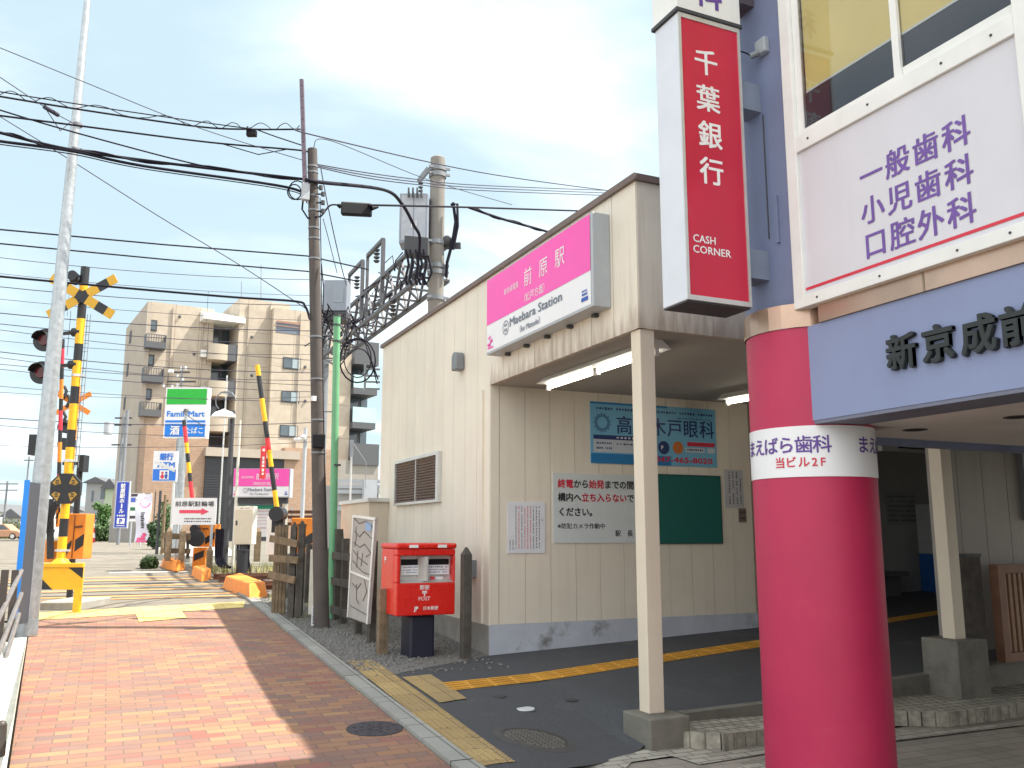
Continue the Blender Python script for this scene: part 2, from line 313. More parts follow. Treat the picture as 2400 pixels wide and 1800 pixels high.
m_txtb = F('lettering_blue', (.02,.09,.42), .5)
m_sblue = F('sign_blue', (.015,.15,.62), .4)
m_dblue = F('deep_blue', (.02,.05,.42), .4)
m_sgreen = F('sign_green', (.01,.42,.03), .4)
m_board = F('green_board', (.012,.125,.11), .75)
m_rust = M('rusty_steel', (.13,.055,.03), .8, .4, 12)
m_cable = M('cable_black', (.014,.013,.022), .7, .05, 5, spec=.15)
m_cableg = M('cable_grey', (.06,.058,.085), .7, .05, 5, spec=.15)
m_tube = emit('fluorescent_tube', (1, .93, .76), 5.)
m_apt = brickmat('apartment_tile', [(.45,.385,.305),(.47,.405,.325),(.425,.365,.295)], (.31,.255,.19), 1.9, 2.9, .03, offset=0, bump=0, axes=('x','z'))
m_apts = M('apartment_side', (.40,.345,.285), .8, .1, .6, streak=.25, streakcol=(.3,.26,.2))
m_tan = brickmat('tan_tile', [(.36,.24,.17),(.40,.27,.19),(.34,.225,.16)], (.25,.18,.13), .3, .15, .01, axes=('x','z'), bump=0)
m_balc = F('balcony_grey', (.085,.09,.10), .6)
m_box = M('cabinet_grey', (.25,.285,.34), .45, .08, 3, streak=.15, streakcol=(.15,.15,.16))
m_truss = M('truss_steel', (.10,.10,.112), .55, .2, 6, .2)
m_concd = M('dark_concrete', (.175,.165,.14), .85, .3, 5, bump=.5, bscale=60, dirt=(.07,.068,.055,.6))
m_glass = glassmat('window_glass')
m_dglass = M('dark_window', (.07,.10,.12), .08, .3, 1.5, spec=.8)
m_curtain = F('curtain', (.30,.37,.40), .6)

def edge_stain(m, z0, h, colr, k):
    """weathering that creeps up from the drip edge of a panel row"""
    N, L = m.node_tree.nodes, m.node_tree.links; b = N['Principled BSDF']; src = b.inputs['Base Color'].links[0].from_socket
    t = N.new('ShaderNodeTexCoord'); sp = N.new('ShaderNodeSeparateXYZ'); L.new(t.outputs['Object'], sp.inputs[0])
    mp = N.new('ShaderNodeMapping'); mp.inputs['Scale'].default_value = (7, 7, 1.2); L.new(t.outputs['Object'], mp.inputs[0])
    n = N.new('ShaderNodeTexNoise'); n.inputs['Scale'].default_value = 1.6; n.inputs['Detail'].default_value = 8; L.new(mp.outputs[0], n.inputs[0])
    g = N.new('ShaderNodeMapRange'); g.inputs[1].default_value = z0+h; g.inputs[2].default_value = z0; g.inputs[3].default_value = -.30; g.inputs[4].default_value = .28; L.new(sp.outputs[2], g.inputs[0])
    a = N.new('ShaderNodeMath'); a.operation = 'ADD'; L.new(g.outputs[0], a.inputs[0]); L.new(n.outputs['Fac'], a.inputs[1])
    r = N.new('ShaderNodeMapRange'); r.inputs[1].default_value = .48; r.inputs[2].default_value = .80; r.inputs[4].default_value = k; L.new(a.outputs[0], r.inputs[0])
    x = N.new('ShaderNodeMix'); x.data_type = 'RGBA'; L.new(r.outputs[0], x.inputs[0]); L.new(src, x.inputs[6]); x.inputs[7].default_value = tuple(colr)+(1,); L.new(x.outputs[2], b.inputs['Base Color'])
edge_stain(m_creamd, 3.175, .38, (.30,.21,.155), .6)
# ================================================================ ground
b = MB()
ys = [-120, -20, 2.5, 3.2, 5.5, 9.2, 9.7, 16.2, 25, 42, 100, 400, 2500]
xs = [-1500, -200, -30, 0, 2.4, 3.0, 16, 17, 30, 200, 1500]; nx = len(xs)
b.add([(x, y, zf(y)-.03-(.05 if y > 100 else 0)-(.35 if 3 <= x <= 16 and 3 <= y <= 9.3 else 0)) for y in ys for x in xs], [(j*nx+i, j*nx+i+1, (j+1)*nx+i+1, (j+1)*nx+i) for j in range(len(ys)-1) for i in range(nx-1)])
struct(b, 'ground', m_ground)
XK = 2.27
b = MB(); b.sheet([(-8, -12), (-1.35, -12), (-1.35, 14.2), (-8, 14.2)], gz, -.004, 2, 40); b.sheet([(-8, 14.2), (2.42, 14.2), (2.42, 42), (-8, 42)], gz, -.004, 2, 50)
b.sheet([(-14, 42), (2.9, 42), (5, 120), (-30, 120)], gz, -.004, 2, 4)
struct(b, 'road', m_road)
# brick pavement: left edge runs slightly askew
b = MB(); b.sheet([(.21, -6), (XK, -6), (XK, 14.75), (-.83, 14.2)], gz, .003, 6, 60); struct(b, 'brick_pavement', m_brick)
b = MB()
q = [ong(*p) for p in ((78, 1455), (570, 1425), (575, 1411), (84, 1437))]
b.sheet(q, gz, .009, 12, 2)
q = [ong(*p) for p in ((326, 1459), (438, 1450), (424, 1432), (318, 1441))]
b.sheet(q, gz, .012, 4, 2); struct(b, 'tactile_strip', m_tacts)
b = MB()
b.sheet([(XK, -6), (XK+.18, -6), (XK+.18, 16.4), (XK, 16.4)], gz, .02, 1, 60)
for k in range(22):
    y0 = -5 + k*1.0; b.obox((XK+.005, y0, zf(y0)-.05), (.165, 0, 0), (0, .985, zf(y0+.985)-zf(y0)), (0, 0, .085))
struct(b, 'kerb', m_kerb)
# white concrete kerb along the left of the pavement
b = MB(); b.sheet([(-.55, -3), (.045, -3), (-.735, 12.1), (-1.14, 12.1)], gz, .075, 2, 30)
for (xa, xb) in ((.045, -.735),): b.add([(xa, -3, -.02), (xb, 12.1, zf(12.1)-.02), (xb, 12.1, zf(12.1)+.075), (xa, -3, .075)], [(0, 1, 2, 3)])
b.add([(-1.14, 12.1, zf(12.1)-.02), (-.735, 12.1, zf(12.1)-.02), (-.735, 12.1, zf(12.1)+.075), (-1.14, 12.1, zf(12.1)+.075)], [(3, 2, 1, 0)])
struct(b, 'left_kerb', m_lconc)
# forecourt asphalt sloping up into the station
ST = [ong(x, y, lambda X, Y: .012) for x, y in ((1606, 1692), (1797, 1676), (2088, 1636), (2272, 1617))]
pA = ong(1245, 1812, zs); FC = ong(1528, 1750, lambda X, Y: -.1)
bd = [(XK+.18, pA.y-.25), (pA.x, pA.y), (FC.x, FC.y), (ST[0].x, ST[0].y), (ST[1].x, ST[1].y), (ST[2].x, ST[2].y), (ST[3].x, ST[3].y), (16, ST[3].y+.2)]
b = MB()
for (xa, ya), (xb_, yb_) in zip(bd, bd[1:]): b.sheet([(xa, ya), (xb_, yb_), (xb_, 13.2), (xa, 13.2)], zs, .004, 8, 20)
b.sheet([(XK+.18, 4.3), (pA.x, 4.3), (pA.x, pA.y), (XK+.18, pA.y-.25)], zs, .004, 3, 6); struct(b, 'forecourt_asphalt', m_fore)
b = MB(); b.sheet([(2.9, -8), (16, -8), (16, 6.3), (2.9, 6.0)], lambda x, y: zlow(x), -.008, 24, 6); struct(b, 'arcade_floor', m_ftile)
# light tile bands on the arcade floor
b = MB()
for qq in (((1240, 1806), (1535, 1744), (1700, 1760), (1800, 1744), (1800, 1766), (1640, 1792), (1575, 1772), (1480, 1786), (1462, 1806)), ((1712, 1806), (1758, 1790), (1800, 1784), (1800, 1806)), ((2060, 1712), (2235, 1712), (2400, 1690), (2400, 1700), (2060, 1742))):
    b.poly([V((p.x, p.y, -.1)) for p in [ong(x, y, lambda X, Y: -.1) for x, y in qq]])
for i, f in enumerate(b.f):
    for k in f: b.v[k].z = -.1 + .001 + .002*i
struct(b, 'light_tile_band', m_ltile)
# tactile paving at the station entrance
b = MB()
def tsheet(px, off, nx=4, ny=4): b.sheet([ong(*p, zs) for p in px], zs, off, nx, ny)
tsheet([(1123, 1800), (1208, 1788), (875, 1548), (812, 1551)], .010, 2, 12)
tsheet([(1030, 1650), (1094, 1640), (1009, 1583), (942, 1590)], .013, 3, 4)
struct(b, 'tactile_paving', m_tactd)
b = MB(); tsheet([(1052, 1621), (1790, 1517), (1788, 1500), (1030, 1603)], .009, 14, 1); tsheet([(1875, 1494), (2250, 1434), (2245, 1425), (1875, 1481)], .009, 6, 1)
# raised bars on the guiding line
p0, p1 = ong(1052, 1621, zs), ong(1790, 1517, zs); p3 = ong(1030, 1603, zs); dd = (p1-p0); 
for k in range(4):
    f = (k+.5)/4; s_ = p0.lerp(p3, f)
    for i in range(16):
        a_ = s_ + dd*(i/16+.004); c_ = s_ + dd*((i+1)/16-.006); a_.z = zs(a_.x, a_.y)+.014; c_.z = zs(c_.x, c_.y)+.014; b.beam(a_, c_, .03, .008)
struct(b, 'tactile_line', M('tactile_orange', (.62,.32,.045), .7, .15, 5, bump=.2, dirt=(.4,.24,.08,.5), dscale=4))
# raised dots on the worn tactile tiles
b = MB(); rnd = random.Random(3)
A_, B_, C_, D_ = [ong(*p, zs) for p in ((1123, 1800), (1208, 1788), (875, 1548), (812, 1551))]
for j in range(86):
    for i in range(6):
        p = (A_.lerp(B_, (i+.5)/6)).lerp(D_.lerp(C_, (i+.5)/6), (j+.5)/86)
        if rnd.random() < .9: z = zs(p.x, p.y)+.010; b.cyl((p.x, p.y, z), (p.x, p.y, z+.006), .013, .008, 6)
struct(b, 'tactile_dots', m_tactd)
# tiled step and upper step
b = MB()
fl = lambda X, Y: -.1
pts = [ong(*p, fl) for p in ((1548, 1748), (1693, 1757), (1800, 1744), (2097, 1699), (2227, 1702), (2400, 1678))]
top = [V((p.x, p.y, -.11)) for p in pts] + [V((14, 5.0, -.11)), V((14, ST[3].y+.3, -.11)), V((ST[2].x, ST[2].y+.05, -.11)), V((ST[1].x, ST[1].y+.05, -.11)), V((ST[0].x-.3, ST[0].y+.03, -.11))]
b.prism(top, (0, 0, .125)); struct(b, 'tiled_step', brickmat('step_tile', [(.36,.34,.28),(.28,.26,.21),(.42,.4,.33)], (.07,.065,.055), .1, .105, .006))
b = MB(); b.mi = 0
for i in range(len(pts)-1):                                   # upright edge tiles with dark joints
    a_, c_ = pts[i], pts[i+1]; d_ = c_-a_; n_ = max(1, int(d_.length/.105)); nn = V((d_.y, -d_.x, 0)).normalized()
    if nn.y > 0 and nn.x > -.5: nn = -nn
    for k in range(n_):
        p = a_ + d_*(k/n_) ; q_ = a_ + d_*((k+.9)/n_); b.obox((p.x-nn.x*.03, p.y-nn.y*.03, -.105), nn*.045, (q_-p).to_3d(), (0, 0, .128))
struct(b, 'step_edge_tiles', M('edge_tile', (.36,.34,.28), .8, .4, 14, streak=.7, streakcol=(.05,.045,.04), bump=.2))
b = MB(); sp = ST + [V((13, ST[3].y+.15, 0))]
for a_, c_ in zip(sp, sp[1:]):
    n_ = max(1, round((c_-a_).length/.9))
    for k in range(n_):
        q0 = a_.lerp(c_, k/n_); q1 = a_.lerp(c_, (k+.985)/n_); z0, z1 = zs(q0.x, q0.y)+.012, zs(q1.x, q1.y)+.012
        b.add([(q0.x, q0.y, -.12), (q1.x, q1.y, -.12), (q1.x, q1.y+.11, -.12), (q0.x, q0.y+.11, -.12), (q0.x, q0.y, z0), (q1.x, q1.y, z1), (q1.x, q1.y+.11, z1), (q0.x, q0.y+.11, z0)], [(3,2,1,0), (4,5,6,7), (0,1,5,4), (1,2,6,5), (2,3,7,6), (3,0,4,7)])
struct(b, 'upper_step_kerb', m_concd)
# gravel
b = MB(); b.sheet([(XK+.18, 8.9), (4.14, 9.7), (4.14, 16.3), (XK+.18, 16.3)], gz, .006, 4, 12)
b.sheet([(2.6, 16.3), (80, 16.3), (80, 25.5), (2.6, 25.5)], gz, -.01, 4, 2); b.sheet([(-80, 16.3), (-9, 16.3), (-9, 25.5), (-80, 25.5)], gz, -.01, 4, 2)
rg = random.Random(11)
def stone(x, y, z, s):
    k = [V((rg.uniform(.6, 1.2)*a, rg.uniform(.6, 1.2)*c, rg.uniform(.5, 1)*d))*s for a, c, d in ((1,0,0),(0,1,0),(-1,0,0),(0,-1,0),(0,0,.8),(0,0,-.6))]
    b.add([V((x, y, z))+p for p in k], [(0,1,4),(1,2,4),(2,3,4),(3,0,4),(1,0,5),(2,1,5),(3,2,5),(0,3,5)])
for i in range(5200):
    x = rg.uniform(XK+.2, 4.12); y = 9.0 + 7.2*rg.random()**1.3
    if y < 9.2 + (x-2.4)*.55: 
        if rg.random() > .12: continue
    stone(x, y, zf(y)+.008, rg.uniform(.012, .032))
for i in range(3200): x = 2.7 + 14*rg.random()**1.5; y = rg.uniform(16.4, 25); stone(x, y, .525, rg.uniform(.025, .055))
struct(b, 'gravel', m_gravel, 'stuff')
# weeds along the line
b = MB(); m_weed = M('dry_grass', (.28,.26,.09), .8, .5, 12)
for i in range(1500):
    x = rg.choice((rg.uniform(2.7, 12), rg.uniform(2.7, 7))); y = rg.uniform(24.6, 27.5); z = zf(y); h = rg.uniform(.06, .28); a = rg.uniform(0, 6.3); d = V((math.cos(a), math.sin(a), 0)); wv = V((-d.y, d.x, 0))*.012
    t_ = V((x, y, z))+d*h*rg.uniform(.1, .6)+V((0, 0, h)); b.add([V((x, y, z))-wv, V((x, y, z))+wv, t_], [(0, 1, 2)])
for i in range(500):
    x = rg.uniform(2.6, 4.0); y = rg.uniform(13, 16); z = zf(y); h = rg.uniform(.03, .14); a = rg.uniform(0, 6.3); d = V((math.cos(a), math.sin(a), 0)); wv = V((-d.y, d.x, 0))*.008
    t_ = V((x, y, z))+d*h*.5+V((0, 0, h)); b.add([V((x, y, z))-wv, V((x, y, z))+wv, t_], [(0, 1, 2)])
struct(b, 'dry_weeds', m_weed, 'stuff')
# crossing deck stripes
b = MB()
for (y0, y1) in ((16.35, 16.62), (17.0, 17.4), (18.75, 19.25), (20.2, 20.8), (22.7, 23.3), (24.3, 24.8)):
    b.sheet([(-8, y0), (2.42, y0), (2.42, y1), (-8, y1)], gz, .002, 1, 1)
struct(b, 'crossing_stripes', M('orange_road_paint', (.46,.255,.10), .8, .2, 5, dirt=(.19,.165,.13,.85), dscale=3.0))
b = MB()
for x0, y0, x1, y1 in ((2.0, 27.5, 2.3, 60), (-8, 30, -7.8, 60)): b.sheet([(x0, y0), (x0+.15, y0), (x1+.2, y1), (x1, y1)], gz, .003, 1, 12)
b.sheet([(.2, 26.2), (2.2, 26.2), (2.2, 26.55), (.2, 26.55)], gz, .003); b.sheet([(-8, 15.0), (-1.4, 15.0), (-1.4, 15.35), (-8, 15.35)], gz, .003)
b.sheet([(2.45, 34), (4.5, 34), (6.5, 60), (2.6, 60)], gz, .002, 2, 10)
struct(b, 'road_marking', M('road_paint_white', (.48,.46,.42), .8, .12, 5, dirt=(.2,.19,.17,.6), dscale=3))
# rails
rt = thing('railway_track', 'two pairs of rusty rails crossing the road behind the orange kerb blocks', 'railway track', (3, 20, .5))
for y in (17.55, 18.62, 21.4, 22.47):
    r_ = MB(); r_.box((2.45, y-.06, .50), (90, y+.06, .53)); r_.box((2.45, y-.012, .53), (90, y+.012, .62)); r_.box((2.45, y-.034, .62), (90, y+.034, .655)); build(r_, 'rail', m_rust, rt)
    r_ = MB(); r_.box((-60, y-.034, .49), (2.44, y+.034, .530)); build(r_, 'rail', M('rail_top', (.2,.17,.15), .4, .3, 8, .6), rt)
s_ = MB()
for k in range(60):
    for y in (18.08, 21.93): s_.cbox((2.9+k*.62, y, .515), .2, 2.0, .06)
build(s_, 'sleepers', m_woodd, rt)
# ================================================================ station building
XS, YF, YW, YN, ZC, ZR = 4.15, 6.40, 9.73, 14.42, 3.38, 4.80
st = thing('station_building', 'cream panelled station building with a deep open porch beside the brick pavement', 'station building', (XS, YW, zf(YW)))
b = MB()                                                      # west wall panels from the porch corner to the north end
y = YW
while y < YN-.05: y1 = min(y+.41, YN); b.box((XS, y+.004, .545), (XS+.06, y1-.004, ZR-.06)); y = y1
b.box((XS+.012, YW+.01, .53), (XS+.12, YN-.01, ZR-.1))
y = YF
b.mi = 0
build(b, 'wall', [m_cream], st)
b = MB()
y = YF
while y < YW-.05: y1 = min(y+.4162, YW); b.box((XS-.003, y+.005, ZC), (XS+.06, y1-.005, ZR-.06)); y = y1
x = XS+.003
while x < 15: b.box((x+.004, YF, ZC), (x+.396, YF+.06, ZR-.06)); x += .4
build(b, 'fascia', m_creamd, st)
b = MB(); b.box((XS+.02, YF+.02, ZC+.01), (XS+.1, YW, ZR-.08)); b.box((XS+.1, YF+.025, ZC+.012), (15, YF+.1, ZR-.08)); build(b, 'fascia_backing', m_gap, st)
b = MB(); b.box((XS-.04, YF-.04, ZR-.06), (15.1, YN+.04, ZR)); build(b, 'roof', M('roof_edge', (.16,.115,.10), .6, .2, 4), st)
b = MB(); b.box((XS+.06, YF+.06, ZC), (15, YW+1.6, ZC+.05)); build(b, 'porch_ceiling', M('ceiling_board', (.40,.385,.36), .7, .1, 1.5, dirt=(.25,.24,.23,.3), dscale=.8), st)
b = MB(); x = XS+.125                                         # back wall of the porch
while x < 8.02: x1 = min(x+.345, 8.06); b.box((x+.003, YW, .55), (x1-.003, YW+.05, ZC)); x = x1
b.box((XS+.01, YW-.006, .55), (XS+.12, YW+.05, ZC)); build(b, 'porch_wall', m_cream, st)
b = MB(); b.box((XS+.03, YW+.02, .5), (8.05, YW+.1, ZC)); b.box((8.06, YW-.01, .2), (8.13, YW+.09, ZC)); build(b, 'wall_seams', m_gap, st)
b = MB(); b.box((XS+.002, YW-.012, .1), (8.07, YW+.12, .548)); build(b, 'white_plinth', M('painted_plinth', (.48,.51,.58), .7, .12, 3, dirt=(.14,.135,.12,.9), dscale=2.2), st)
b = MB(); b.box((XS-.01, YW+.0, .05), (XS+.2, YN, .543)); build(b, 'plinth', m_conc, st)
b = MB(); b.box((XS+.1, YN-.1, .2), (15, YN, ZR-.1)); build(b, 'north_wall', m_cream, st)
for (cx_, zb, zt) in ((XS+.095, None, .14), (7.86, None, .56)):
    b = MB(); b.box((cx_-.075, YF+.02, zt), (cx_+.075, YF+.17, ZC)); cb_ = build(b, 'column', M('cream_column', (.68,.60,.48), .5, .06, 2, streak=.15, streakcol=(.4,.3,.2)), st, bevel=.006)
    g0 = -.15; b = MB()
    if cx_ < 5: b.box((cx_-.19, YF-.17, g0), (cx_+.19, YF+.25, zt))
    else: b.box((cx_-.2, YF-.1, g0), (cx_+.23, YF+.33, zt))
    build(b, 'column_footing', m_concd, cb_, bevel=.012)
# interior room beyond the porch
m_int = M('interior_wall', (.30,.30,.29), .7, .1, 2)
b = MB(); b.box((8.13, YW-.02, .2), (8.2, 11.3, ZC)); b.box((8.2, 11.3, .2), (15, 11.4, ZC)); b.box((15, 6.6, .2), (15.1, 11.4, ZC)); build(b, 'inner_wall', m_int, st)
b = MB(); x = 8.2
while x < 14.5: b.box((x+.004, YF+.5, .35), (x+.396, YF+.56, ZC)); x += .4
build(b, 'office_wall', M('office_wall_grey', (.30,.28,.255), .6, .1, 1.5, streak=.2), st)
wn = MB(); wn.box((9.62, YF+.43, 1.75), (11.6, YF+.5, 1.80)); wn.box((9.62, YF+.43, 3.0), (11.6, YF+.5, 3.05)); wn.box((9.62, YF+.43, 1.80), (9.67, YF+.5, 3.0)); wf = build(wn, 'office_window', m_grey, st)
wn = MB(); wn.box((9.67, YF+.46, 1.8), (11.6, YF+.48, 3.0)); build(wn, 'pane', m_dglass, wf)
# louvred vent in the west wall
PL = xpanel((928, 1082), (1030, 1176), XS-.03)
ya, yb, za, zb = PL.o.y, PL.o.y-PL.w, PL.o.z, PL.o.z+PL.h
b = MB(); t_ = .045
b.box((XS-.06, yb, za), (XS+.0, yb+t_*2.2, zb)); b.box((XS-.06, ya-t_, za), (XS, ya, zb)); b.box((XS-.06, yb+t_*2.2, zb-t_), (XS, ya-t_, zb)); b.box((XS-.06, yb+t_*2.2, za), (XS, ya-t_, za+t_*.8))
ym = (ya+yb)/2; b.box((XS-.045, ym-.012, za+t_), (XS, ym+.012, zb-t_))
lv = build(b, 'vent_window', m_alu, st)
b = MB(); n = 15
for k in range(n):
    z0 = za+t_+(zb-za-2*t_)*k/n; b.obox((XS-.045, yb+t_*2.2, z0+.002), (0, ya-t_-yb-t_*2.2, 0), (.035, 0, .03), (.006, 0, -.008))
build(b, 'louvre', F('louvre_brown', (.17,.12,.10), .5), lv)
# hooded vent
hp = onx(1084, 845, XS); b = MB(); r = .085
vs_ = []
for j in range(9):
    t = math.pi*j/8; vs_.append((hp.x, hp.y-r*math.cos(t), hp.z+.02+r*math.sin(t)))
b.prism([(hp.x, hp.y-r, hp.z-.14)] + vs_ + [(hp.x, hp.y+r, hp.z-.14)], (-.13, 0, 0)); build(b, 'vent_hood', m_grey, st, bevel=.02)
# cable brackets and small box at the north end, meter box by the mailbox
b = MB()
for px_ in ((890, 882), (890, 912)):
    p = onx(*px_, XS); b.beam(p, p+V((-.25, .05, 0)), .03); b.beam(p+V((0, 0, .12)), p+V((-.25, .05, .12)), .03); b.beam(p+V((-.25, .05, -.06)), p+V((-.25, .05, .2)), .03)
build(b, 'cable_bracket', m_grey, st)
b = MB(); p = onx(1112, 1332, XS); b.box((XS-.07, p.y-.07, p.z-.1), (XS, p.y+.07, p.z+.1)); build(b, 'meter_box', m_grey, st)
b = MB(); p = onx(1133, 1100, XS); b.beam((XS-.012, p.y, .55), (XS-.012, p.y, ZC-.03), .03); build(b, 'corner_trim', m_cream, st)
# low annex at the north end
b = MB(); b.box((XS-.32, YN-.55, .1), (XS-.0, YN+1.3, 2.1)); b.box((XS-.0, YN+.002, .1), (9, YN+1.3, 2.1)); build(b, 'annex', M('annex_wall', (.58,.5,.4), .6, .1, 2, streak=.3, streakcol=(.35,.28,.2)), st)
b = MB(); b.box((XS-.36, YN-.6, 2.1), (9, YN+1.35, 2.16)); build(b, 'annex_roof', m_alu, st)
# ---------------------------------------------------------------- pink station name sign on the west fascia
ye = onx(1433, 600, XS).y; lo, hi = 3.2, XS
for i in range(40):
    mid = (lo+hi)/2
    if onx(1391, 600, mid).y > ye: hi = mid
    else: lo = mid
XF = mid
tl = onx(1141, 651, XF); br = onx(1391, 717, XF); SP = Panel((XF, tl.y, (onx(1140, 833, XF).z+br.z)/2), (0, -1, 0), (0, 0, 1), tl.y-br.y, (tl.z+onx(1386, 505, XF).z)/2-(onx(1140, 833, XF).z+br.z)/2)
def station_sign(P, depth, label, cat, dirn, near=True):
    t = thing('station_sign', label, cat, P.p(P.w/2, 0, -depth/2)); k = .003 if near else .012
    b = MB(); P.board(b, depth); build(b, 'sign_case', m_lgrey, t, bevel=.008 if near else 0)
    b = MB(); P.frect(b, .008, .03, .985, .985, k); build(b, 'white_face', m_wsign, t)
    b = MB(); P.frect(b, .008, .385, .985, .985, k*2); build(b, 'pink_face', m_pink, t)
    b = MB(); h = P.h
    P.text(b, '前', .455*P.w, .63*h, .235*h, 'C', k*3, .006); P.text(b, '原', .60*P.w, .63*h, .235*h, 'C', k*3, .006); P.text(b, '駅', .745*P.w, .63*h, .235*h, 'C', k*3, .006)
    P.text(b, '新京成電鉄', .36*P.w, .66*h, .085*h, 'R', k*3); P.text(b, '（'+dirn[0]+'方面）', .515*P.w, .43*h, .115*h, 'C', k*3); build(b, 'white_lettering', m_txtw, t)
    b = MB(); P.text(b, 'Maebara Station', .27*P.w, .22*h, .15*h, 'L', k*3, .012, fit=.49*P.w); P.text(b, '（for '+dirn[1]+'）', .47*P.w, .09*h, .095*h, 'C', k*3, .008)
    c = P.p(.225*P.w, .235*h, k*3)
    for i in range(20):
        a0, a1 = 2*math.pi*i/20, 2*math.pi*(i+1)/20; R1, R2 = .078*h, .09*h
        b.poly([c+P.u*R1*math.cos(a0)+P.v*R1*math.sin(a0), c+P.u*R2*math.cos(a0)+P.v*R2*math.sin(a0), c+P.u*R2*math.cos(a1)+P.v*R2*math.sin(a1), c+P.u*R1*math.cos(a1)+P.v*R1*math.sin(a1)])
    P.marks(b, .21*P.w, .245*h, .24*P.w, .285*h, 2, k*3); P.marks(b, .21*P.w, .185*h, .24*P.w, .225*h, 2, k*3); build(b, 'grey_lettering', F('lettering_grey', (.14,.17,.22)), t)
    b = MB()
    for (x0, y0, x1, y1, ww) in ((.02,.13,.04,.10,.02), (.04,.10,.06,.17,.02), (.06,.17,.075,.15,.02), (.03,.20,.055,.22,.015), (.02,.075,.085,.075,.01)):
        p, q = P.p(x0*P.w, y0*h, k*3), P.p(x1*P.w, y1*h, k*3); d = (q-p).normalized(); nn = P.n.cross(d)*ww*h; b.poly([p-nn, q-nn, q+nn, p+nn])
    build(b, 'pink_emblem', m_pink, t)
    b = MB(); P.frect(b, .915, .09, .965, .13, k*3); P.frect(b, .92, .15, .96, .17, k*3); P.marks(b, .92*P.w, .18*h, .96*P.w, .21*h, 4, k*3); build(b, 'blue_mark', m_txtb, t)
    return t
stn = station_sign(SP, XS-XF-.004, 'large pink and white station name sign box on the cream porch fascia', 'sign', ('松戸', 'Matsudo'))
b = MB()
for k in range(5): y = SP.o.y-SP.w*(.1+.2*k); b.cbox((XS-.03, y, SP.o.z-.02), .06, .05, .03)
build(b, 'bracket', m_dark, stn)
# ---------------------------------------------------------------- notices on the porch wall
def notice(name, tlp, brp, label, cat, mt, Y=YW-.012, th=.01, group=None):
    P = ypanel(tlp, brp, Y); t = thing(name, label, cat, P.p(P.w/2, 0, 0), group); b = MB(); P.board(b, th); build(b, 'board', mt, t); return P, t
m_paper = F('notice_paper', (.72,.73,.78), .5)
P, t = notice('notice_board', (1190, 1176), (1278, 1296), 'small white notice with columns of red and black print, left of the large white notice', 'notice', m_paper)
bk, br_ = MB(), MB()
for k, (mt_, y0, n) in enumerate(((bk,.86,1),(bk,.75,20),(bk,.75,14),(bk,.86,26),(br_,.86,25),(br_,.86,22),(br_,.8,26),(bk,.86,26),(br_,.7,24),(bk,.86,26),(bk,.5,6),(bk,.35,6))):
    x = P.w*(.93-.078*k); P.marks(mt_, x-.012, P.h*.08 if n > 6 else P.h*(.62 if n == 1 else .06), x, P.h*(.92 if n > 6 else (.68 if n == 1 else .3)), max(n, 2), .002, True)
build(bk, 'black_print', m_txtk, t); build(br_, 'red_print', m_txtr, t)
P, t = notice('notice_board', (1296, 1108), (1492, 1272), 'large white station notice with red and black Japanese lines beside the porch column', 'notice', F('notice_white', (.62,.66,.67), .5))
bk, br_ = MB(), MB(); s = P.h*.150; rows = (.80, .605, .395)
def run(parts, y):
    x = P.w*.055
    for tx, mb in parts:
        wd = len(tx)*s*.985; vs_, fs_, a_, c_ = glyphs(tx, .022); P.text(mb, tx, x+a_*s*.985, y*P.h, s, 'L', .003, .022, sx=.985); x += wd
s = P.w*.905/9.6
run((('終電', br_), ('から', bk), ('始発', br_), ('までの間', bk)), rows[0]); run((('構内へ', bk), ('立ち入らない', br_), ('で', bk)), rows[1]); run((('ください。', bk),), rows[2])
P.text(bk, '※防犯カメラ作動中', .05*P.w, .21*P.h, .085*P.h, 'L', .003, .012, fit=.56*P.w); P.text(bk, '駅', .77*P.w, .10*P.h, .1*P.h, 'C', .003, .015); P.text(bk, '長', .92*P.w, .10*P.h, .1*P.h, 'C', .003, .015)
build(bk, 'black_lettering', m_txtk, t); build(br_, 'red_lettering', m_txtr, t)
P, t = notice('pin_board', (1520, 1110), (1694, 1274), 'dark green empty pin board on the porch wall to the right of the column', 'board', m_board, th=.03)
b = MB(); P.slab(b, 0, 0, P.w, .012, 0, .008); P.slab(b, 0, P.h-.012, P.w, P.h, 0, .008); P.slab(b, P.w-.012, .012, P.w, P.h-.012, 0, .008); P.slab(b, 0, .012, .012, P.h-.012, 0, .008); build(b, 'frame', F('board_edge', (.02,.07,.065), .5), t)
P, t = notice('clinic_poster', (1383, 940), (1681, 1096), 'light blue eye clinic poster high on the porch wall with telephone number', 'poster', F('poster_blue', (.17,.45,.66), .5))
bb, bw, br_, bo = MB(), MB(), MB(), MB()
P.frect(bb, 0, .965, .6, 1, .002); P.frect(bb, 0, 0, .62, .16, .002)
wv = F('poster_mid_blue', (.02,.20,.48), .5); build(bb, 'blue_wave', wv, t); bb = MB()
P.frect(bw, .02, .18, .42, .43, .002); P.frect(bw, .74, .24, .90, .32, .002); P.frect(bw, .92, .24, .985, .32, .002); build(bw, 'white_box', F('poster_white', (.55,.60,.66), .5), t)
P.frect(bb, .02, .39, .42, .46, .004)
s = P.w*.128
for i, ch in enumerate('高根木戸眼科'): P.text(bb, ch, P.w*(.255+i*.1335), P.h*.52, s, 'C', .003, .012)
c = P.p(.088*P.w, .66*P.h, .003)
for i in range(26):
    a = 2*math.pi*i/26; d = P.u*math.cos(a)+P.v*math.sin(a); q_ = P.n.cross(d)*.006; b0, b1 = c+d*.075, c+d*(.115+.015*(i % 2)); bb.poly([b0-q_, b1-q_, b1+q_, b0+q_])
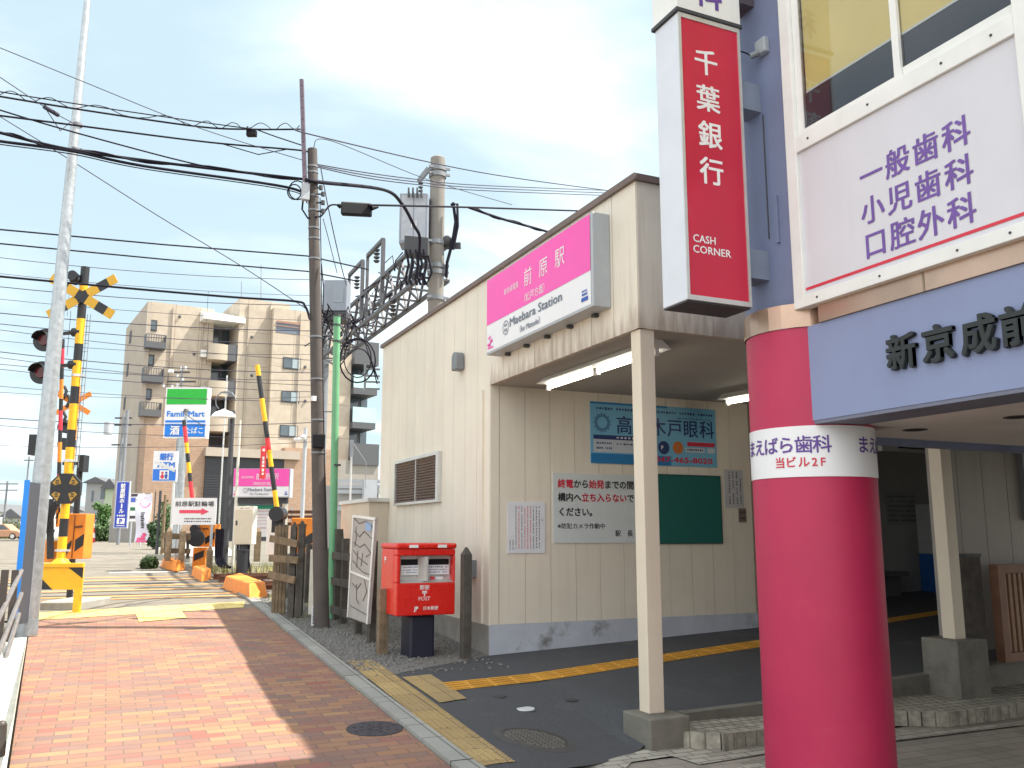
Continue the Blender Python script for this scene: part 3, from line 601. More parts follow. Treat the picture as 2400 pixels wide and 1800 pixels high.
P.marks(bb, .02*P.w, .87*P.h, .98*P.w, .915*P.h, 44, .003); P.marks(bb, .68*P.w, .80*P.h, .96*P.w, .82*P.h, 24, .003)
P.marks(bb, .04*P.w, .31*P.h, .16*P.w, .345*P.h, 9, .005); P.marks(bb, .04*P.w, .23*P.h, .16*P.w, .265*P.h, 9, .005); P.marks(bb, .19*P.w, .31*P.h, .40*P.w, .335*P.h, 8, .005); P.marks(bb, .75*P.w, .265*P.h, .89*P.w, .30*P.h, 8, .005)
def disc(mb, P, x, y, r, off, n=24): mb.poly([P.p(x+r*math.cos(2*math.pi*i/n), y+r*math.sin(2*math.pi*i/n), off) for i in range(n)])
disc(bb, P, .563*P.w, .30*P.h, .045*P.w, .003); build(bb, 'navy_lettering', F('navy', (.015,.04,.16), .5), t)
P.frect(br_, .755, .345, .985, .415, .003); P.text(br_, '047-465-8020', .725*P.w, .06*P.h, .125*P.h, 'C', .003, .025, fit=.47*P.w); build(br_, 'red_lettering', m_txtr, t)
disc(bo, P, .678*P.w, .31*P.h, .043*P.w, .003); build(bo, 'orange_badge', F('badge_orange', (.55,.16,.03)), t)
bw = MB(); P.text(bw, 'P', .55*P.w, .27*P.h, .09*P.h, 'C', .005, .03); P.marks(bw, .19*P.w, .41*P.h, .40*P.w, .44*P.h, 7, .006); build(bw, 'white_lettering', m_txtw, t)
P, t = notice('paper_notice', (1697, 1100), (1744, 1190), 'small white paper notice with upright print at the right end of the porch wall', 'notice', F('grey_paper', (.5,.5,.52), .6))
bk = MB()
for k, n in enumerate((16, 14, 15, 12)): x = P.w*(.88-.2*k); P.marks(bk, x-.02, P.h*.08, x, P.h*(.78 if k == 0 else .95), n, .002, True)
build(bk, 'black_print', m_txtk, t)
P, t = notice('sticker', (1731, 1191), (1750, 1224), 'tiny brown sticker under the paper notice on the porch wall', 'sticker', F('sticker_brown', (.2,.16,.14), .6))
b = MB(); P.marks(b, .02, P.h*.2, P.w-.02, P.h*.35, 4); P.marks(b, .02, P.h*.6, P.w-.02, P.h*.8, 4); build(b, 'print', m_txtk, t)
# ---------------------------------------------------------------- fluorescent lamps under the porch ceiling
def lamp(p0, p1, n, label):
    c = (p0+p1)/2; t = thing('fluorescent_lamp', label, 'lamp', (c.x, c.y, ZC-.12), 'fluorescent lamps under the porch ceiling'); d = (p1-p0); u = d.normalized(); sd_ = V((-u.y, u.x, 0))
    b = MB(); a = p0.copy(); a.z = ZC-.08
    b.prism([a-sd_*.15, a+sd_*.15, a+sd_*.05+V((0,0,.08)), a-sd_*.05+V((0,0,.08))], d); build(b, 'housing', m_white, t)
    for i in range(n):
        q0 = p0+d*(i/n+.02/n*2); q1 = p0+d*((i+1)/n-.04/n); q0.z = q1.z = ZC-.115; b = MB(); b.cyl(q0, q1, .022, n=10); tb = build(b, 'tube', m_tube, t)
        b = MB(); b.beam(q0-u*.03, q0, .045, .07); b.beam(q1, q1+u*.03, .045, .07); build(b, 'socket', m_white, tb)
cz = lambda x, y: onx(x, y, 1) and (CP + ray(x, y)*((ZC-.1-EYE)/ray(x, y).z))
l0, l1 = cz(1268, 905), cz(1560, 822); l1 = l0 + V((0, -1, 0))*(l0.y-l1.y); l1.x = (l0.x+cz(1560, 822).x)/2; l0.x = l1.x
lamp(l0, l1, 2, 'long double fluorescent lamp glowing just behind the front fascia of the porch')
r0 = cz(1700, 942); lamp(r0, r0+V((.15, -1.3, 0)), 1, 'single fluorescent lamp deeper in the porch, partly behind the red column')
# ---------------------------------------------------------------- things seen inside the station
p = ony(2225, 1400, 11.0)
tm = thing('ticket_machine', 'blue and white ticket machine in the dark station interior left of the far column', 'machine', (p.x, 11.0, .38))
b = MB(); b.box((p.x-.32, 10.75, .38), (p.x+.5, 11.29, 1.25)); build(b, 'blue_base', M('machine_blue', (.02,.10,.36), .4), tm, bevel=.01)
b = MB(); b.box((p.x-.32, 10.8, 1.255), (p.x+.5, 11.29, 2.1)); hd = build(b, 'upper_cabinet', F('machine_grey', (.42,.44,.46)), tm, bevel=.01)
b = MB(); b.box((p.x-.1, 10.78, 1.75), (p.x+.4, 10.81, 1.95)); build(b, 'screen', m_black, hd)
b = MB(); b.box((p.x-.05, 10.78, 1.35), (p.x+.3, 10.81, 1.5)); build(b, 'slot_panel', F('slot_orange', (.35,.12,.05)), hd)
for (x0, y0, x1, y1, nm, lab, cl) in ((1955, 1180, 2030, 1255, 'fare_chart', 'pale fare chart on the dark inner station wall', (.30,.31,.31)), (2075, 1150, 2150, 1230, 'wall_notice', 'grey notice beside the ticket machine on the inner station wall', (.24,.25,.25))):
    P = ypanel((x0, y0), (x1, y1), 11.29); t = thing(nm, lab, 'notice', P.p(P.w/2, 0)); b = MB(); P.board(b, .02); build(b, 'board', F(nm+'_face', cl), t); b = MB()
    for k in range(6): P.marks(b, .05*P.w, P.h*(.1+.14*k), .95*P.w, P.h*(.16+.14*k), 14)
    build(b, 'print', F('print_dark', (.07,.07,.075)), t)
P = ypanel((2066, 1030), (2180, 1062), 9.2); t = thing('hanging_sign', 'white hanging sign with a dark display under the inner station ceiling', 'sign', P.p(P.w/2, 0)); b = MB(); P.board(b, .08); build(b, 'board', F('hanging_white', (.5,.52,.52)), t)
b = MB(); P.frect(b, .33, .3, 1, .95, .003); build(b, 'display', m_black, t); b = MB(); P.marks(b, .06*P.w, .4*P.h, .28*P.w, .7*P.h, 2); build(b, 'lettering', m_txtk, t)
b = MB(); q = ony(1930, 1290, 11.1); b.box((q.x-.9, 10.85, .9), (q.x+1.6, 11.28, .98)); b.box((q.x-.85, 11.0, .36), (q.x+1.55, 11.28, .9)); solo(b, 'counter', F('counter_dark', (.10,.10,.11)), 'low dark counter along the inner station wall', 'counter', (q.x, 11.1, .36), bevel=.01)
# slatted wooden gate by the office wall
gx = ony(2318, 1335, 6.5).x
t = thing('slatted_gate', 'brown wooden slatted gate standing by the grey office wall at the right edge', 'gate', (gx+.9, 6.45, .25))
b = MB(); z0, z1 = .30, 1.28
b.box((gx, 6.40, z0), (gx+.09, 6.5, z1)); b.box((gx+.09, 6.41, z1-.09), (gx+2.2, 6.49, z1)); b.box((gx+.09, 6.41, z0), (gx+2.2, 6.49, z0+.09)); build(b, 'frame', M('gate_frame_wood', (.20,.10,.06), .6, .2, 5), t)
b = MB()
for k in range(26): x = gx+.10+k*.08; b.box((x, 6.425, z0+.095), (x+.045, 6.475, z1-.095))
build(b, 'slats', M('gate_slat_wood', (.27,.15,.085), .6, .2, 5), t)
t = thing('dark_post', 'dark upright timber post between the far column and the slatted gate', 'post', (gx-.22, 6.5, .25)); b = MB(); b.box((gx-.34, 6.5, .25), (gx-.12, 6.62, 1.36)); build(b, 'post', m_woodd, t); b = MB(); b.box((gx-.35, 6.49, 1.36), (gx-.11, 6.63, 1.39)); build(b, 'post_cap', m_dark, t)
# ================================================================ bank building
XB, YB = 4.30, 5.16
bk_ = thing('bank_building', 'blue grey bank building over an open arcade at the right', 'building', (XB+3, 2, 0))
zF0, zF1, zS1 = 2.35, 3.0, 3.17
CC = V((4.579, 4.846, 0)); CR = .423
ycut = 4.846-math.sqrt(CR**2-(CC.x-XB)**2)
b = MB(); b.box((XB, -4, zF0), (XB+.3, ycut+.02, zF1)); build(b, 'fascia', m_bluef, bk_)
b = MB(); b.box((XB+.004, -4, zF0-.024), (XB+.34, ycut-.01, zF0-.001)); build(b, 'fascia_edge', M('soffit_trim', (.16,.17,.235), .6), bk_)
b = MB(); b.box((XB, -4, zS1), (14, YB, 7.4)); build(b, 'wall', m_bluew, bk_)
b = MB(); b.box((5.6, YB+.005, 3.4), (14, 6.33, 7.35)); build(b, 'unseen_sun_block', m_bluew, bk_)  # unseen mass added to block sun coming through the gap beside the station
b = MB()
for z in (7.4,): b.box((XB-.05, -4.05, z), (14, YB+.05, z+.12))
build(b, 'roof', m_dark, bk_)
b = MB(); b.box((XB+.1, -4, zF0-.012), (14, 4.5, zF0+.05)); b.box((5.05, 4.5, zF0-.012), (14, YB-.01, zF0+.05)); build(b, 'soffit', M('soffit_board', (.74,.70,.66), .7, .1, 1.5), bk_)
b = MB(); b.box((4.7, YB-.12, zF0-.06), (14, YB, zS1-.002)); build(b, 'north_beam', m_bluew, bk_)
b = MB(); b.box((9.5, -4, -.1), (9.6, 4.6, zF0)); b.box((5.8, -4.2, -.1), (9.6, -4.1, zF0)); build(b, 'arcade_shade_wall', m_int, bk_)  # unseen walls added to keep the arcade dark
b = MB(); b.box((XB-.02, -4, zF1+.001), (XB+.2, 4.4, zS1-.001))
seg = 28
ring = [V((CC.x+(CR+.012)*math.cos(t), CC.y+(CR+.012)*math.sin(t), 0)) for t in [2*math.pi*k/seg for k in range(seg)]]
b.add([(p.x, p.y, zF1+.001) for p in ring]+[(p.x, p.y, zS1-.001) for p in ring], [(i, (i+1) % seg, seg+(i+1) % seg, seg+i) for i in range(seg)]); build(b, 'steel_band', m_bronze, bk_)
b = MB()
for y in (3.55, 2.2, .9): b.box((XB-.024, y-.006, zF1), (XB-.019, y+.006, zS1))
build(b, 'band_joint', m_gap, bk_)
b = MB(); b.cyl((CC.x, CC.y, -.02), (CC.x, CC.y, zF1), CR, n=72); rc = build(b, 'round_column', m_red, bk_)
zb0, zb1 = 1.975, 2.318
b = MB(); b.cyl((CC.x, CC.y, zb0), (CC.x, CC.y, zb1), CR+.006, n=72); band = build(b, 'white_band', m_wsign, rc)
phi0 = math.atan2(-CC.y, -CC.x)
def wrap(mb, text, deg0, pitch, z, size, bold):
    adv = 0
    for i, ch in enumerate(text):
        wd_ = .66 if ord(ch) < 128 else 1.; ci = adv+wd_/2; adv += wd_
        vs_, fs_, a_, c_ = glyphs(ch, 0); mid_ = (a_+c_)/2; e = bold*size
        ce = math.radians(deg0+ci*pitch)
        for j, (ax, az) in enumerate(((-e, -e), (e, -e), (e, e), (-e, e))):
            rr = CR+.009+.0003*j; mb.add([(CC.x+rr*math.cos(phi0+ce+((p.x-mid_)*size+ax)/CR), CC.y+rr*math.sin(phi0+ce+((p.x-mid_)*size+ax)/CR), z+az+p.y*size) for p in vs_], fs_)
bp_, br_ = MB(), MB()
for k in (-1, 0, 1):
    wrap(bp_, 'まえばら歯科', -77.5+k*120, 15.7, 2.145, .125, .014); wrap(br_, '当ビル2F', -35+k*120, 11, 2.045, .078, .016)
build(bp_, 'purple_lettering', m_txtp, band); build(br_, 'red_lettering', m_txtr, band)
# raised black letters on the fascia
b = MB(); FP = Panel((XB, 4.2, zF0), (0, -1, 0), (0, 0, 1), 6, zF1-zF0)
for ch, px_ in (('新', (2118, 800)), ('京', (2203, 771)), ('成', (2298, 750)), ('前', (2392, 724))):
    p = onx(px_[0], px_[1], XB); FP.text(b, ch, 4.2-p.y, 2.59-zF0, .225, 'C', .018, .022, extrude=.065)
build(b, 'raised_lettering', M('letter_dark_grey', (.022,.028,.03), .6, .2, 10), bk_)
for px_ in ((2145, 1007), (2385, 977)):
    d = ray(*px_); p = CP+d*((zF0-.012-EYE)/d.z); b = MB(); b.cyl((p.x, p.y, zF0-.016), (p.x, p.y, zF0-.011), .085, n=24); dl = build(b, 'downlight', m_dark, bk_); b = MB(); b.cyl((p.x, p.y, zF0-.018), (p.x, p.y, zF0-.0165), .065, n=20); build(b, 'lens', m_black, dl)
# window bay: frame, blinds, panes
zp1, zp0 = 4.23, 3.19; yl = 4.57; yr = 2.80
b = MB(); xo = XB-.07
b.box((xo, yl-.10, 3.12), (XB+.02, yl, 7.0)); b.box((xo, yr-.1, 3.12), (XB+.02, yr+.02, 7.0)); b.box((xo, yr+.02, 3.12), (XB+.02, yl-.1, 3.20))
wfz = zp1; b.box((xo+.002, yr+.02, wfz), (XB+.02, yl-.1, wfz+.12)); b.box((xo+.002, yr+.02, 6.2), (XB+.02, yl-.1, 6.3))
b.box((xo+.03, yl-.17, wfz+.12), (XB+.02, yl-.10, 6.2))
wfr = build(b, 'window_frame', m_white, bk_, bevel=.004)
ym = onx(2105, 100, XB-.03).y
b = MB(); b.box((xo+.01, ym-.025, wfz+.12), (XB, ym+.025, 6.2)); b.box((xo+.015, ym+.025, wfz+.12), (XB, yl-.17, wfz+.15)); b.box((xo+.03, yr+.02, wfz+.12), (XB, ym-.025, wfz+.19)); build(b, 'sash', m_white, wfr, bevel=.003)
for (y0, y1, xg) in ((ym+.025, yl-.17, XB-.045), (yr+.02, ym-.025, XB-.035)):
    b = MB(); b.poly([(xg, y1, wfz+.13), (xg, y0, wfz+.13), (xg, y0, 6.2), (xg, y1, 6.2)]); build(b, 'pane', glassmat('tinted_pane', (.90,.93,.96), .02), wfr)
b = MB(); b.box((XB-.019, yr, wfz+.1), (XB-.001, yl-.1, 6.25)); build(b, 'dark_room_panel', F('dark_room_panel', (.035,.03,.04)), wfr)  # flat panel coloured dark to stand for the unlit room behind the glass
zbl = onx(2005, 142, XB-.024).z; zb2 = onx(2170, 43, XB-.024).z
b = MB(); b.box((XB-.026, ym+.03, zbl), (XB-.022, yl-.19, 6.2)); b.box((XB-.0265, yr+.03, zb2), (XB-.0222, ym-.03, 6.2)); bl = build(b, 'blind', M('yellow_blind', (.86,.68,.26), .7, .06, 2), wfr)
b = MB(); b.box((XB-.029, ym+.03, zbl-.015), (XB-.021, yl-.19, zbl)); b.box((XB-.029, yr+.03, zb2-.015), (XB-.021, ym-.03, zb2)); build(b, 'blind_bar', m_white, bl)
for z_ in (3.16, wfz+.06):
    for y_ in (yl-.22, yl-.75, yl-1.3, yl-1.62):
        b = MB(); b.cyl((xo-.004, y_, z_), (xo+.004, y_, z_), .008, n=8); build(b, 'screw', m_dark, wfr)
# dental clinic board
DP = Panel((XB-.045, yl-.10, 3.20), (0, -1, 0), (0, 0, 1), yl-.10-yr-.02, zp1-.002-3.20)
t = thing('clinic_board', 'white dental clinic board with purple lettering below the first floor window', 'sign', DP.p(DP.w/2, 0, -.02)); b = MB(); DP.board(b, .045); build(b, 'board', M('clinic_board_white', (.64,.63,.68), .35, .05, 1.2, streak=.12, streakcol=(.5,.48,.5)), t)
b = MB()
for line, (x0, y0), (x1, y1) in (('一般歯科', (2042, 410), (2240, 310)), ('小児歯科', (2046, 492), (2247, 400)), ('口腔外科', (2053, 577), (2253, 485))):
    a, c = onx(x0, y0, DP.o.x), onx(x1, y1, DP.o.x); zc = (a.z+c.z)/2
    for i, ch in enumerate(line): f = i/3; DP.text(b, ch, DP.o.y-(a.y+(c.y-a.y)*f), zc-DP.o.z-.385*.19, .19, 'C', .003, .017)
build(b, 'purple_lettering', M('dental_purple', (.16,.08,.34), .5), t)
b = MB(); DP.rect(b, 0, .035, DP.w, .055, .003); build(b, 'red_line', m_txtr, t)
# projecting bank sign
X0, X1, Y0, Y1, Z0, Z1 = 3.527, 4.08, 4.834, 5.122, 3.183, 5.335
t = thing('projecting_sign', 'tall red bank sign box with white lettering on brackets off the blue wall', 'sign', ((X0+X1)/2, (Y0+Y1)/2, Z0))
b = MB(); b.box((X0, Y0, Z0), (X1, Y1, Z1)); build(b, 'case', M('sign_case_white', (.66,.69,.76), .4, .06, 2, streak=.12, streakcol=(.4,.36,.3)), t, bevel=.006)
P = Panel((X0, Y0, Z0), (1, 0, 0), (0, 0, 1), X1-X0, Z1-Z0)
b = MB(); e = .022; P.slab(b, 0, 0, e, P.h, 0, .012); P.slab(b, P.w-e, 0, P.w, P.h, 0, .012); P.slab(b, e, 0, P.w-e, e*1.6, 0, .012); P.slab(b, e, P.h-e*1.6, P.w-e, P.h, 0, .012); build(b, 'frame', m_alu, t)
b = MB(); P.slab(b, e, e*1.6, P.w-e, P.h-e*1.6, 0, .004); build(b, 'red_face', m_signred, t)
b = MB(); b.box((X0+.004, Y0+.004, Z0-.012), (X1-.004, Y1-.004, Z0)); build(b, 'base_plate', m_dark, t)
b = MB()
for ch, px_ in zip('千葉銀行', ((1655, 147), (1660, 232), (1665, 317), (1668, 402))):
    q = ony(*px_, Y0); P.text(b, ch, q.x-X0-.005, q.z-Z0-.385*.215, .215, 'C', .006, .018)
q = ony(1624, 566, Y0); P.text(b, 'CASH', q.x-X0, q.z-Z0, .078, 'L', .006, .012); q = ony(1624, 591, Y0); P.text(b, 'CORNER', q.x-X0, q.z-Z0, .078, 'L', .006, .012, fit=.325); build(b, 'white_lettering', m_txtw, t)
for pz in ((1775, 205), (1785, 608)):
    q = onx(pz[0], pz[1], (X1+XB)/2); b = MB(); b.box((X1, 4.88, q.z-.13), (XB+.0, 5.06, q.z+.09)); build(b, 'bracket', M('bracket_blue_grey', (.22,.26,.34), .6, .1, 4), t)
t = thing('upper_projecting_sign', 'white sign box with purple lettering directly above the red bank sign', 'sign', ((X0+X1)/2, (Y0+Y1)/2, Z1+.05))
b = MB(); b.box((X0-.012, Y0-.012, Z1+.03), (X1+.012, Y1+.012, Z1+1.6)); build(b, 'case', m_white, t, bevel=.006); b = MB(); b.box((X0-.02, Y0-.022, Z1+.004), (X1+.02, Y1+.02, Z1+.03)); build(b, 'base_plate', m_dark, t)
P2 = Panel((X0, Y0-.012, Z1+.03), (1, 0, 0), (0, 0, 1), X1-X0, 1.5); b = MB(); P2.text(b, '科', .27, .09, .26, 'C', .003, .02); P2.text(b, '歯', .27, .42, .26, 'C', .003, .02); build(b, 'purple_lettering', m_txtp, t)
b = MB(); b.box((X1, 4.9, 5.62), (XB, 5.08, 5.85)); build(b, 'bracket', M('bracket_dark', (.1,.08,.1), .6), t)
# junction box, conduit and cable on the blue wall
q = onx(1792, 112, XB)
t = thing('junction_box', 'small grey junction box on the blue wall with a cable to the red sign', 'box', (XB, q.y, q.z-.05)); b = MB(); b.box((XB-.05, q.y-.055, q.z-.06), (XB, q.y+.055, q.z+.06)); build(b, 'box', m_lgrey, t, bevel=.008)
b = MB(); b.cyl((XB-.05, q.y+.01, q.z-.045), (XB-.1, q.y+.05, q.z-.07), .025, n=10); build(b, 'gland', m_grey, t)
b = MB(); b.tube([(XB-.09, q.y+.04, q.z-.07), (XB-.13, q.y+.05, q.z-.05), (X1+.03, 5.0, q.z+.06), (X1, 4.98, q.z+.12)], .006); build(b, 'cable', m_cable, t)
t = thing('wall_conduit', 'thin conduit running down the blue wall between the sign brackets', 'conduit', (XB, 4.95, 3.6)); b = MB(); a, c = onx(1790, 270, XB), onx(1805, 560, XB); b.cyl((XB-.01, a.y, a.z), (XB-.01, c.y, c.z), .005, n=6); build(b, 'pipe', m_dark, t)
b = MB(); a, c = onx(1822, 460, XB), onx(1826, 570, XB); b.box((XB-.02, a.y-.012, c.z), (XB, a.y+.012, a.z)); build(b, 'cover_strip', m_bluew, t)
# ================================================================ mailbox
YM = 9.74
a = ony(928, 1445, YM); c = ony(1068, 1280, YM); mx0, mx1, mz0, mz1 = a.x, c.x, a.z, c.z; mw, mh = mx1-mx0, mz1-mz0
zg = zf(YM)
t = thing('mailbox', 'red post box with two letter slots on a black pedestal by the gravel', 'mailbox', ((mx0+mx1)/2, YM+.22, zg))
b = MB(); dp = .62; e = .022
wx0, wx1, wz0, wz1 = mx0+mw*.06, mx1-mw*.035, mz0+mh*.47, mz1-mh*.135
b.box((mx0, YM+.13, mz0), (mx1, YM+dp, mz1-.03)); b.box((mx0, YM, mz0), (mx1, YM+.13, wz0)); b.box((mx0, YM, wz1), (mx1, YM+.13, mz1-.03)); b.box((mx0, YM, wz0), (wx0, YM+.13, wz1)); b.box((wx1, YM, wz0), (mx1, YM+.13, wz1))
build(b, 'body', m_mail, t, bevel=.012)
b = MB(); b.box((mx0-.012, YM-.018, mz1-.028), (mx1+.012, YM+dp+.01, mz1+.035)); build(b, 'lid', m_mail, t, bevel=.022)
rec = MB(); rec.box((wx0, YM+.122, wz0), (wx1, YM+.131, wz1)); rec.obox((wx0, YM+.005, wz0), (wx1-wx0, 0, 0), (0, .115, .03), (0, 0, .004)); rc_ = build(rec, 'slot_recess', m_alu, t)
wm_ = (wx0+wx1)/2; P = Panel((wx0, YM+.118, wz0), (1,0,0), (0,0,1), wx1-wx0, wz1-wz0)
b = MB(); b.prism([(wm_-.09, YM+.12, wz1-.01), (wm_-.012, YM+.0, wz1-.012), (wm_+.012, YM+.0, wz1-.012), (wm_+.012, YM+.12, wz1-.01)], (0, 0, -(wz1-wz0-.03))); build(b, 'divider', m_alu, rc_)
for s0, s1 in ((.06, .40), (.54, .97)):
    b = MB(); P.slab(b, s0*P.w, .62*P.h, s1*P.w, .86*P.h, .002, .012); build(b, 'letter_slot', m_black, rc_)
    b = MB(); P.slab(b, s0*P.w, .28*P.h, s1*P.w, .64*P.h, .003, .02); lb = build(b, 'slot_label', m_wsign, rc_)
    b = MB(); P.marks(b, (s0+.03)*P.w, .54*P.h, (s1-.03)*P.w, .59*P.h, 9, .022); P.marks(b, (s0+.03)*P.w, .44*P.h, (s1-.03)*P.w, .48*P.h, 12, .022); P.marks(b, (s0+.03)*P.w, .35*P.h, (s1-.03)*P.w, .39*P.h, 11, .022); build(b, 'label_print', F('print_blue_grey', (.12,.15,.3)), lb)
b = MB(); P.slab(b, .62*P.w, .04*P.h, .70*P.w, .2*P.h, .004, .012); build(b, 'red_sticker', m_txtr, rc_)
b = MB(); P.slab(b, .72*P.w, .03*P.h, .86*P.w, .2*P.h, .004, .012); build(b, 'white_sticker', m_wsign, rc_)
Q = Panel((mx0, YM, mz0), (1,0,0), (0,0,1), mw, mh)
for s0 in (.19, .68): b = MB(); b.box((mx0+s0*mw, YM-.022, mz1-.016), (mx0+(s0+.155)*mw, YM-.017, mz1+.018)); build(b, 'white_tag', m_wsign, t)
b = MB(); Q.text(b, '郵便', .47*mw, .375*mh, .062*mw*1.35, 'C', .003, .012); Q.text(b, '〒', .47*mw, .275*mh, .075*mw*1.5, 'C', .003, .03); Q.text(b, 'POST', .47*mw, .215*mh, .085*mw, 'C', .003, .004); Q.text(b, 'JP', .33*mw, .075*mh, .085*mw, 'C', .003, .03); Q.text(b, '日本郵便', .58*mw, .08*mh, .066*mw, 'C', .003, .012)
QL = Panel((mx0, YM+dp, mz0), (0,-1,0), (0,0,1), dp, mh); QL.text(b, '〒', .36*dp*.75, .74*mh, .1, 'C', .003, .03); build(b, 'white_lettering', m_txtw, t)
b = MB(); b.box((mx0+mw*.27, YM+.08, zg-.02), (mx0+mw*.70, YM+.42, mz0)); build(b, 'pedestal', F('pedestal_navy', (.012,.014,.03), .45), t, bevel=.03)
# ---------------------------------------------------------------- fence posts and boards beside it
def post(px, py0, py1, D, wd, label, mt=None, pointed=True, grp=None, name='fence_post'):
    p = at(px, py1, D); q = at(px, py0, D); b = MB(); z0, z1 = p.z-.05, q.z; h = wd/2
    if pointed:
        b.box((p.x-h, p.y-h, z0), (p.x+h, p.y+h, z1-wd*.8)); b.add([(p.x-h, p.y-h, z1-wd*.8), (p.x+h, p.y-h, z1-wd*.8), (p.x+h, p.y+h, z1-wd*.8), (p.x-h, p.y+h, z1-wd*.8), (p.x-h*.3, p.y, z1), (p.x+h*.3, p.y, z1)], [(0,1,5,4), (1,2,5), (2,3,4,5), (3,0,4)])
    else: b.box((p.x-h, p.y-h, z0), (p.x+h, p.y+h, z1))
    return solo(b, name, mt or m_woodd, label, 'post', (p.x, p.y, zf(p.y)), grp, bevel=.006)
post(1091, 1282, 1535, 10.35, .105, 'dark pointed old fence post between the red post box and the station wall', pointed=True)
post(895, 1380, 1533, 10.5, .11, 'short weathered post left of the black pedestal of the post box', m_wood, False)
# tilted map board standing along the gravel
XM = 3.02; P4 = [onx(x, y, XM) for x, y in ((816, 1446), (863, 1463), (881, 1213), (829, 1209))]
t = thing('map_board', 'faded old map board tilted against the fence posts behind the post box', 'board', P4[0].lerp(P4[1], .5))
nn = V((-1, 0, 0)); m_map = M('faded_map', (.40,.375,.35), .7, .15, 6, streak=.35, streakcol=(.3,.27,.24))
b = MB(); b.prism(P4, (.03, 0, 0)); build(b, 'board', m_map, t)
def mp(u, v): return (P4[0].lerp(P4[1], u)).lerp(P4[3].lerp(P4[2], u), v) + nn*.004
b = MB()
for ln in (((.05,.98),(.3,.93),(.6,.96),(.95,.9)), ((.1,.85),(.35,.8),(.55,.86),(.9,.8)), ((.08,.74),(.4,.7),(.6,.74),(.92,.66),(.7,.62)), ((.1,.66),(.35,.6),(.8,.55)), ((.08,.56),(.4,.5),(.6,.47),(.95,.46)), ((.3,.66),(.3,.5)), ((.55,.65),(.5,.52)), ((.12,.34),(.4,.3),(.55,.36)), ((.35,.34),(.38,.2),(.5,.16)), ((.08,.12),(.5,.1),(.95,.08)), ((.7,.4),(.85,.3),(.7,.2)), ((.15,.9),(.2,.78),(.15,.7))): b.tube([mp(*q) for q in ln], .006, 4)
build(b, 'map_lines', F('map_ink', (.12,.10,.09)), t)
b = MB(); b.prism([mp(0,.44), mp(1,.405), mp(1,.425), mp(0,.46)], nn*.012); b.prism([mp(0,.985), mp(1,.975), mp(1,1.0), mp(0,1.01)], nn*.012); b.prism([mp(-.02,0), mp(.02,0), mp(.02,1), mp(-.02,1)], nn*.01); b.prism([mp(.95,0), mp(1.0,0), mp(1.0,.97), mp(.95,.97)], nn*.01); build(b, 'batten', m_white, t)
b = MB(); b.prism([mp(.6,.88), mp(.85,.86), mp(.85,.94), mp(.6,.96)], nn*.004); build(b, 'blue_patch', F('map_blue', (.25,.38,.6)), t)
for u in (.2, .85): b = MB(); p = mp(u, 0)+V((.09, 0, 0)); b.box((p.x-.04, p.y-.05, zf(p.y)-.05), (p.x+.04, p.y+.05, p.z+1.0)); build(b, 'post', m_woodd, t)
# dark timber fence behind the pole
t = thing('timber_fence', 'low dark timber fence with rails between the utility pole and the map board', 'fence', (3.05, 12.4, .35))
for (px, y0, y1) in ((718, 1275, 1460), (735, 1262, 1440), (752, 1278, 1430), (790, 1240, 1420), (806, 1262, 1440)):
    p = onx(px, y1, 3.15); q = onx(px, y0, 3.15); b = MB(); b.box((3.1, p.y-.05, zf(p.y)-.05), (3.19, p.y+.05, max(q.z, 1.1))); build(b, 'post', m_woodd, t)
for z in (1.28, .92, .52): b = MB(); b.box((3.06, 11.3, z-.05), (3.10, 14.2, z+.05)); build(b, 'rail', m_woodd, t)
b = MB(); b.prism([onx(*q, 3.3) for q in ((766, 1290), (800, 1240), (812, 1460), (770, 1440))], (.03, 0, 0)); solo(b, 'tarp_board', M('green_netting', (.04,.12,.10), .9, .5, 20), 'dark green netting sheet hung behind the timber fence', 'netting')
b = MB(); P = dpanel(722, 1288, 738, 1440, 12.7); P.board(b, .03); solo(b, 'leaning_board', m_lconc, 'narrow pale board leaning left of the utility pole foot', 'board')
b = MB(); P = dpanel(745, 1312, 752, 1432, 12.6); P.board(b, .03); solo(b, 'leaning_board', m_lconc, 'thin cream board in the shade right of the utility pole foot', 'board')
# wooden gate panel near the rails
t = thing('wooden_fence', 'weathered picket fence with a broad plank panel beside the orange kerb blocks', 'fence', at(660, 1410, 13.4))
def wp(x, y): return at(x, y, 13.6)
for (x0, x1, y0, y1, nm, mt) in ((637, 668, 1228, 1410, 'plank', m_wood), (674, 687, 1225, 1425, 'post', m_woodd), (692, 706, 1222, 1428, 'post', m_woodd)):
    p = at((x0+x1)/2, y1, 13.5 if nm == 'plank' else 13.2); wd = (x1-x0)*13.4/FPX; q = at((x0+x1)/2, y0, 13.4); b = MB()
    if nm == 'plank':
        for k in range(4): b.obox((p.x+RT.x*(-wd/2+wd*k/4), p.y+RT.y*(-wd/2+wd*k/4), zf(p.y)-.03), RT*(wd/4-.006), FH*.04, (0, 0, q.z-zf(p.y)+.02*(k % 2)))
    else:
        h = wd/2; zt = q.z; b.obox((p.x-RT.x*h, p.y-RT.y*h, zf(p.y)-.05), RT*wd, FH*wd, (0, 0, zt-zf(p.y)-.02)); c0 = V((p.x, p.y, zt-.07)); b.prism([c0-RT*h, c0+RT*h, c0+V((0,0,.08))], FH*wd)
    build(b, nm, mt, t)
for (xa, ya, xb_, yb_) in ((634, 1262, 698, 1275), (632, 1308, 700, 1313), (630, 1346, 692, 1360)):
    b = MB(); b.beam(at(xa, ya, 13.35), at(xb_, yb_, 13.05), .04, .1); build(b, 'rail', m_wood, t)
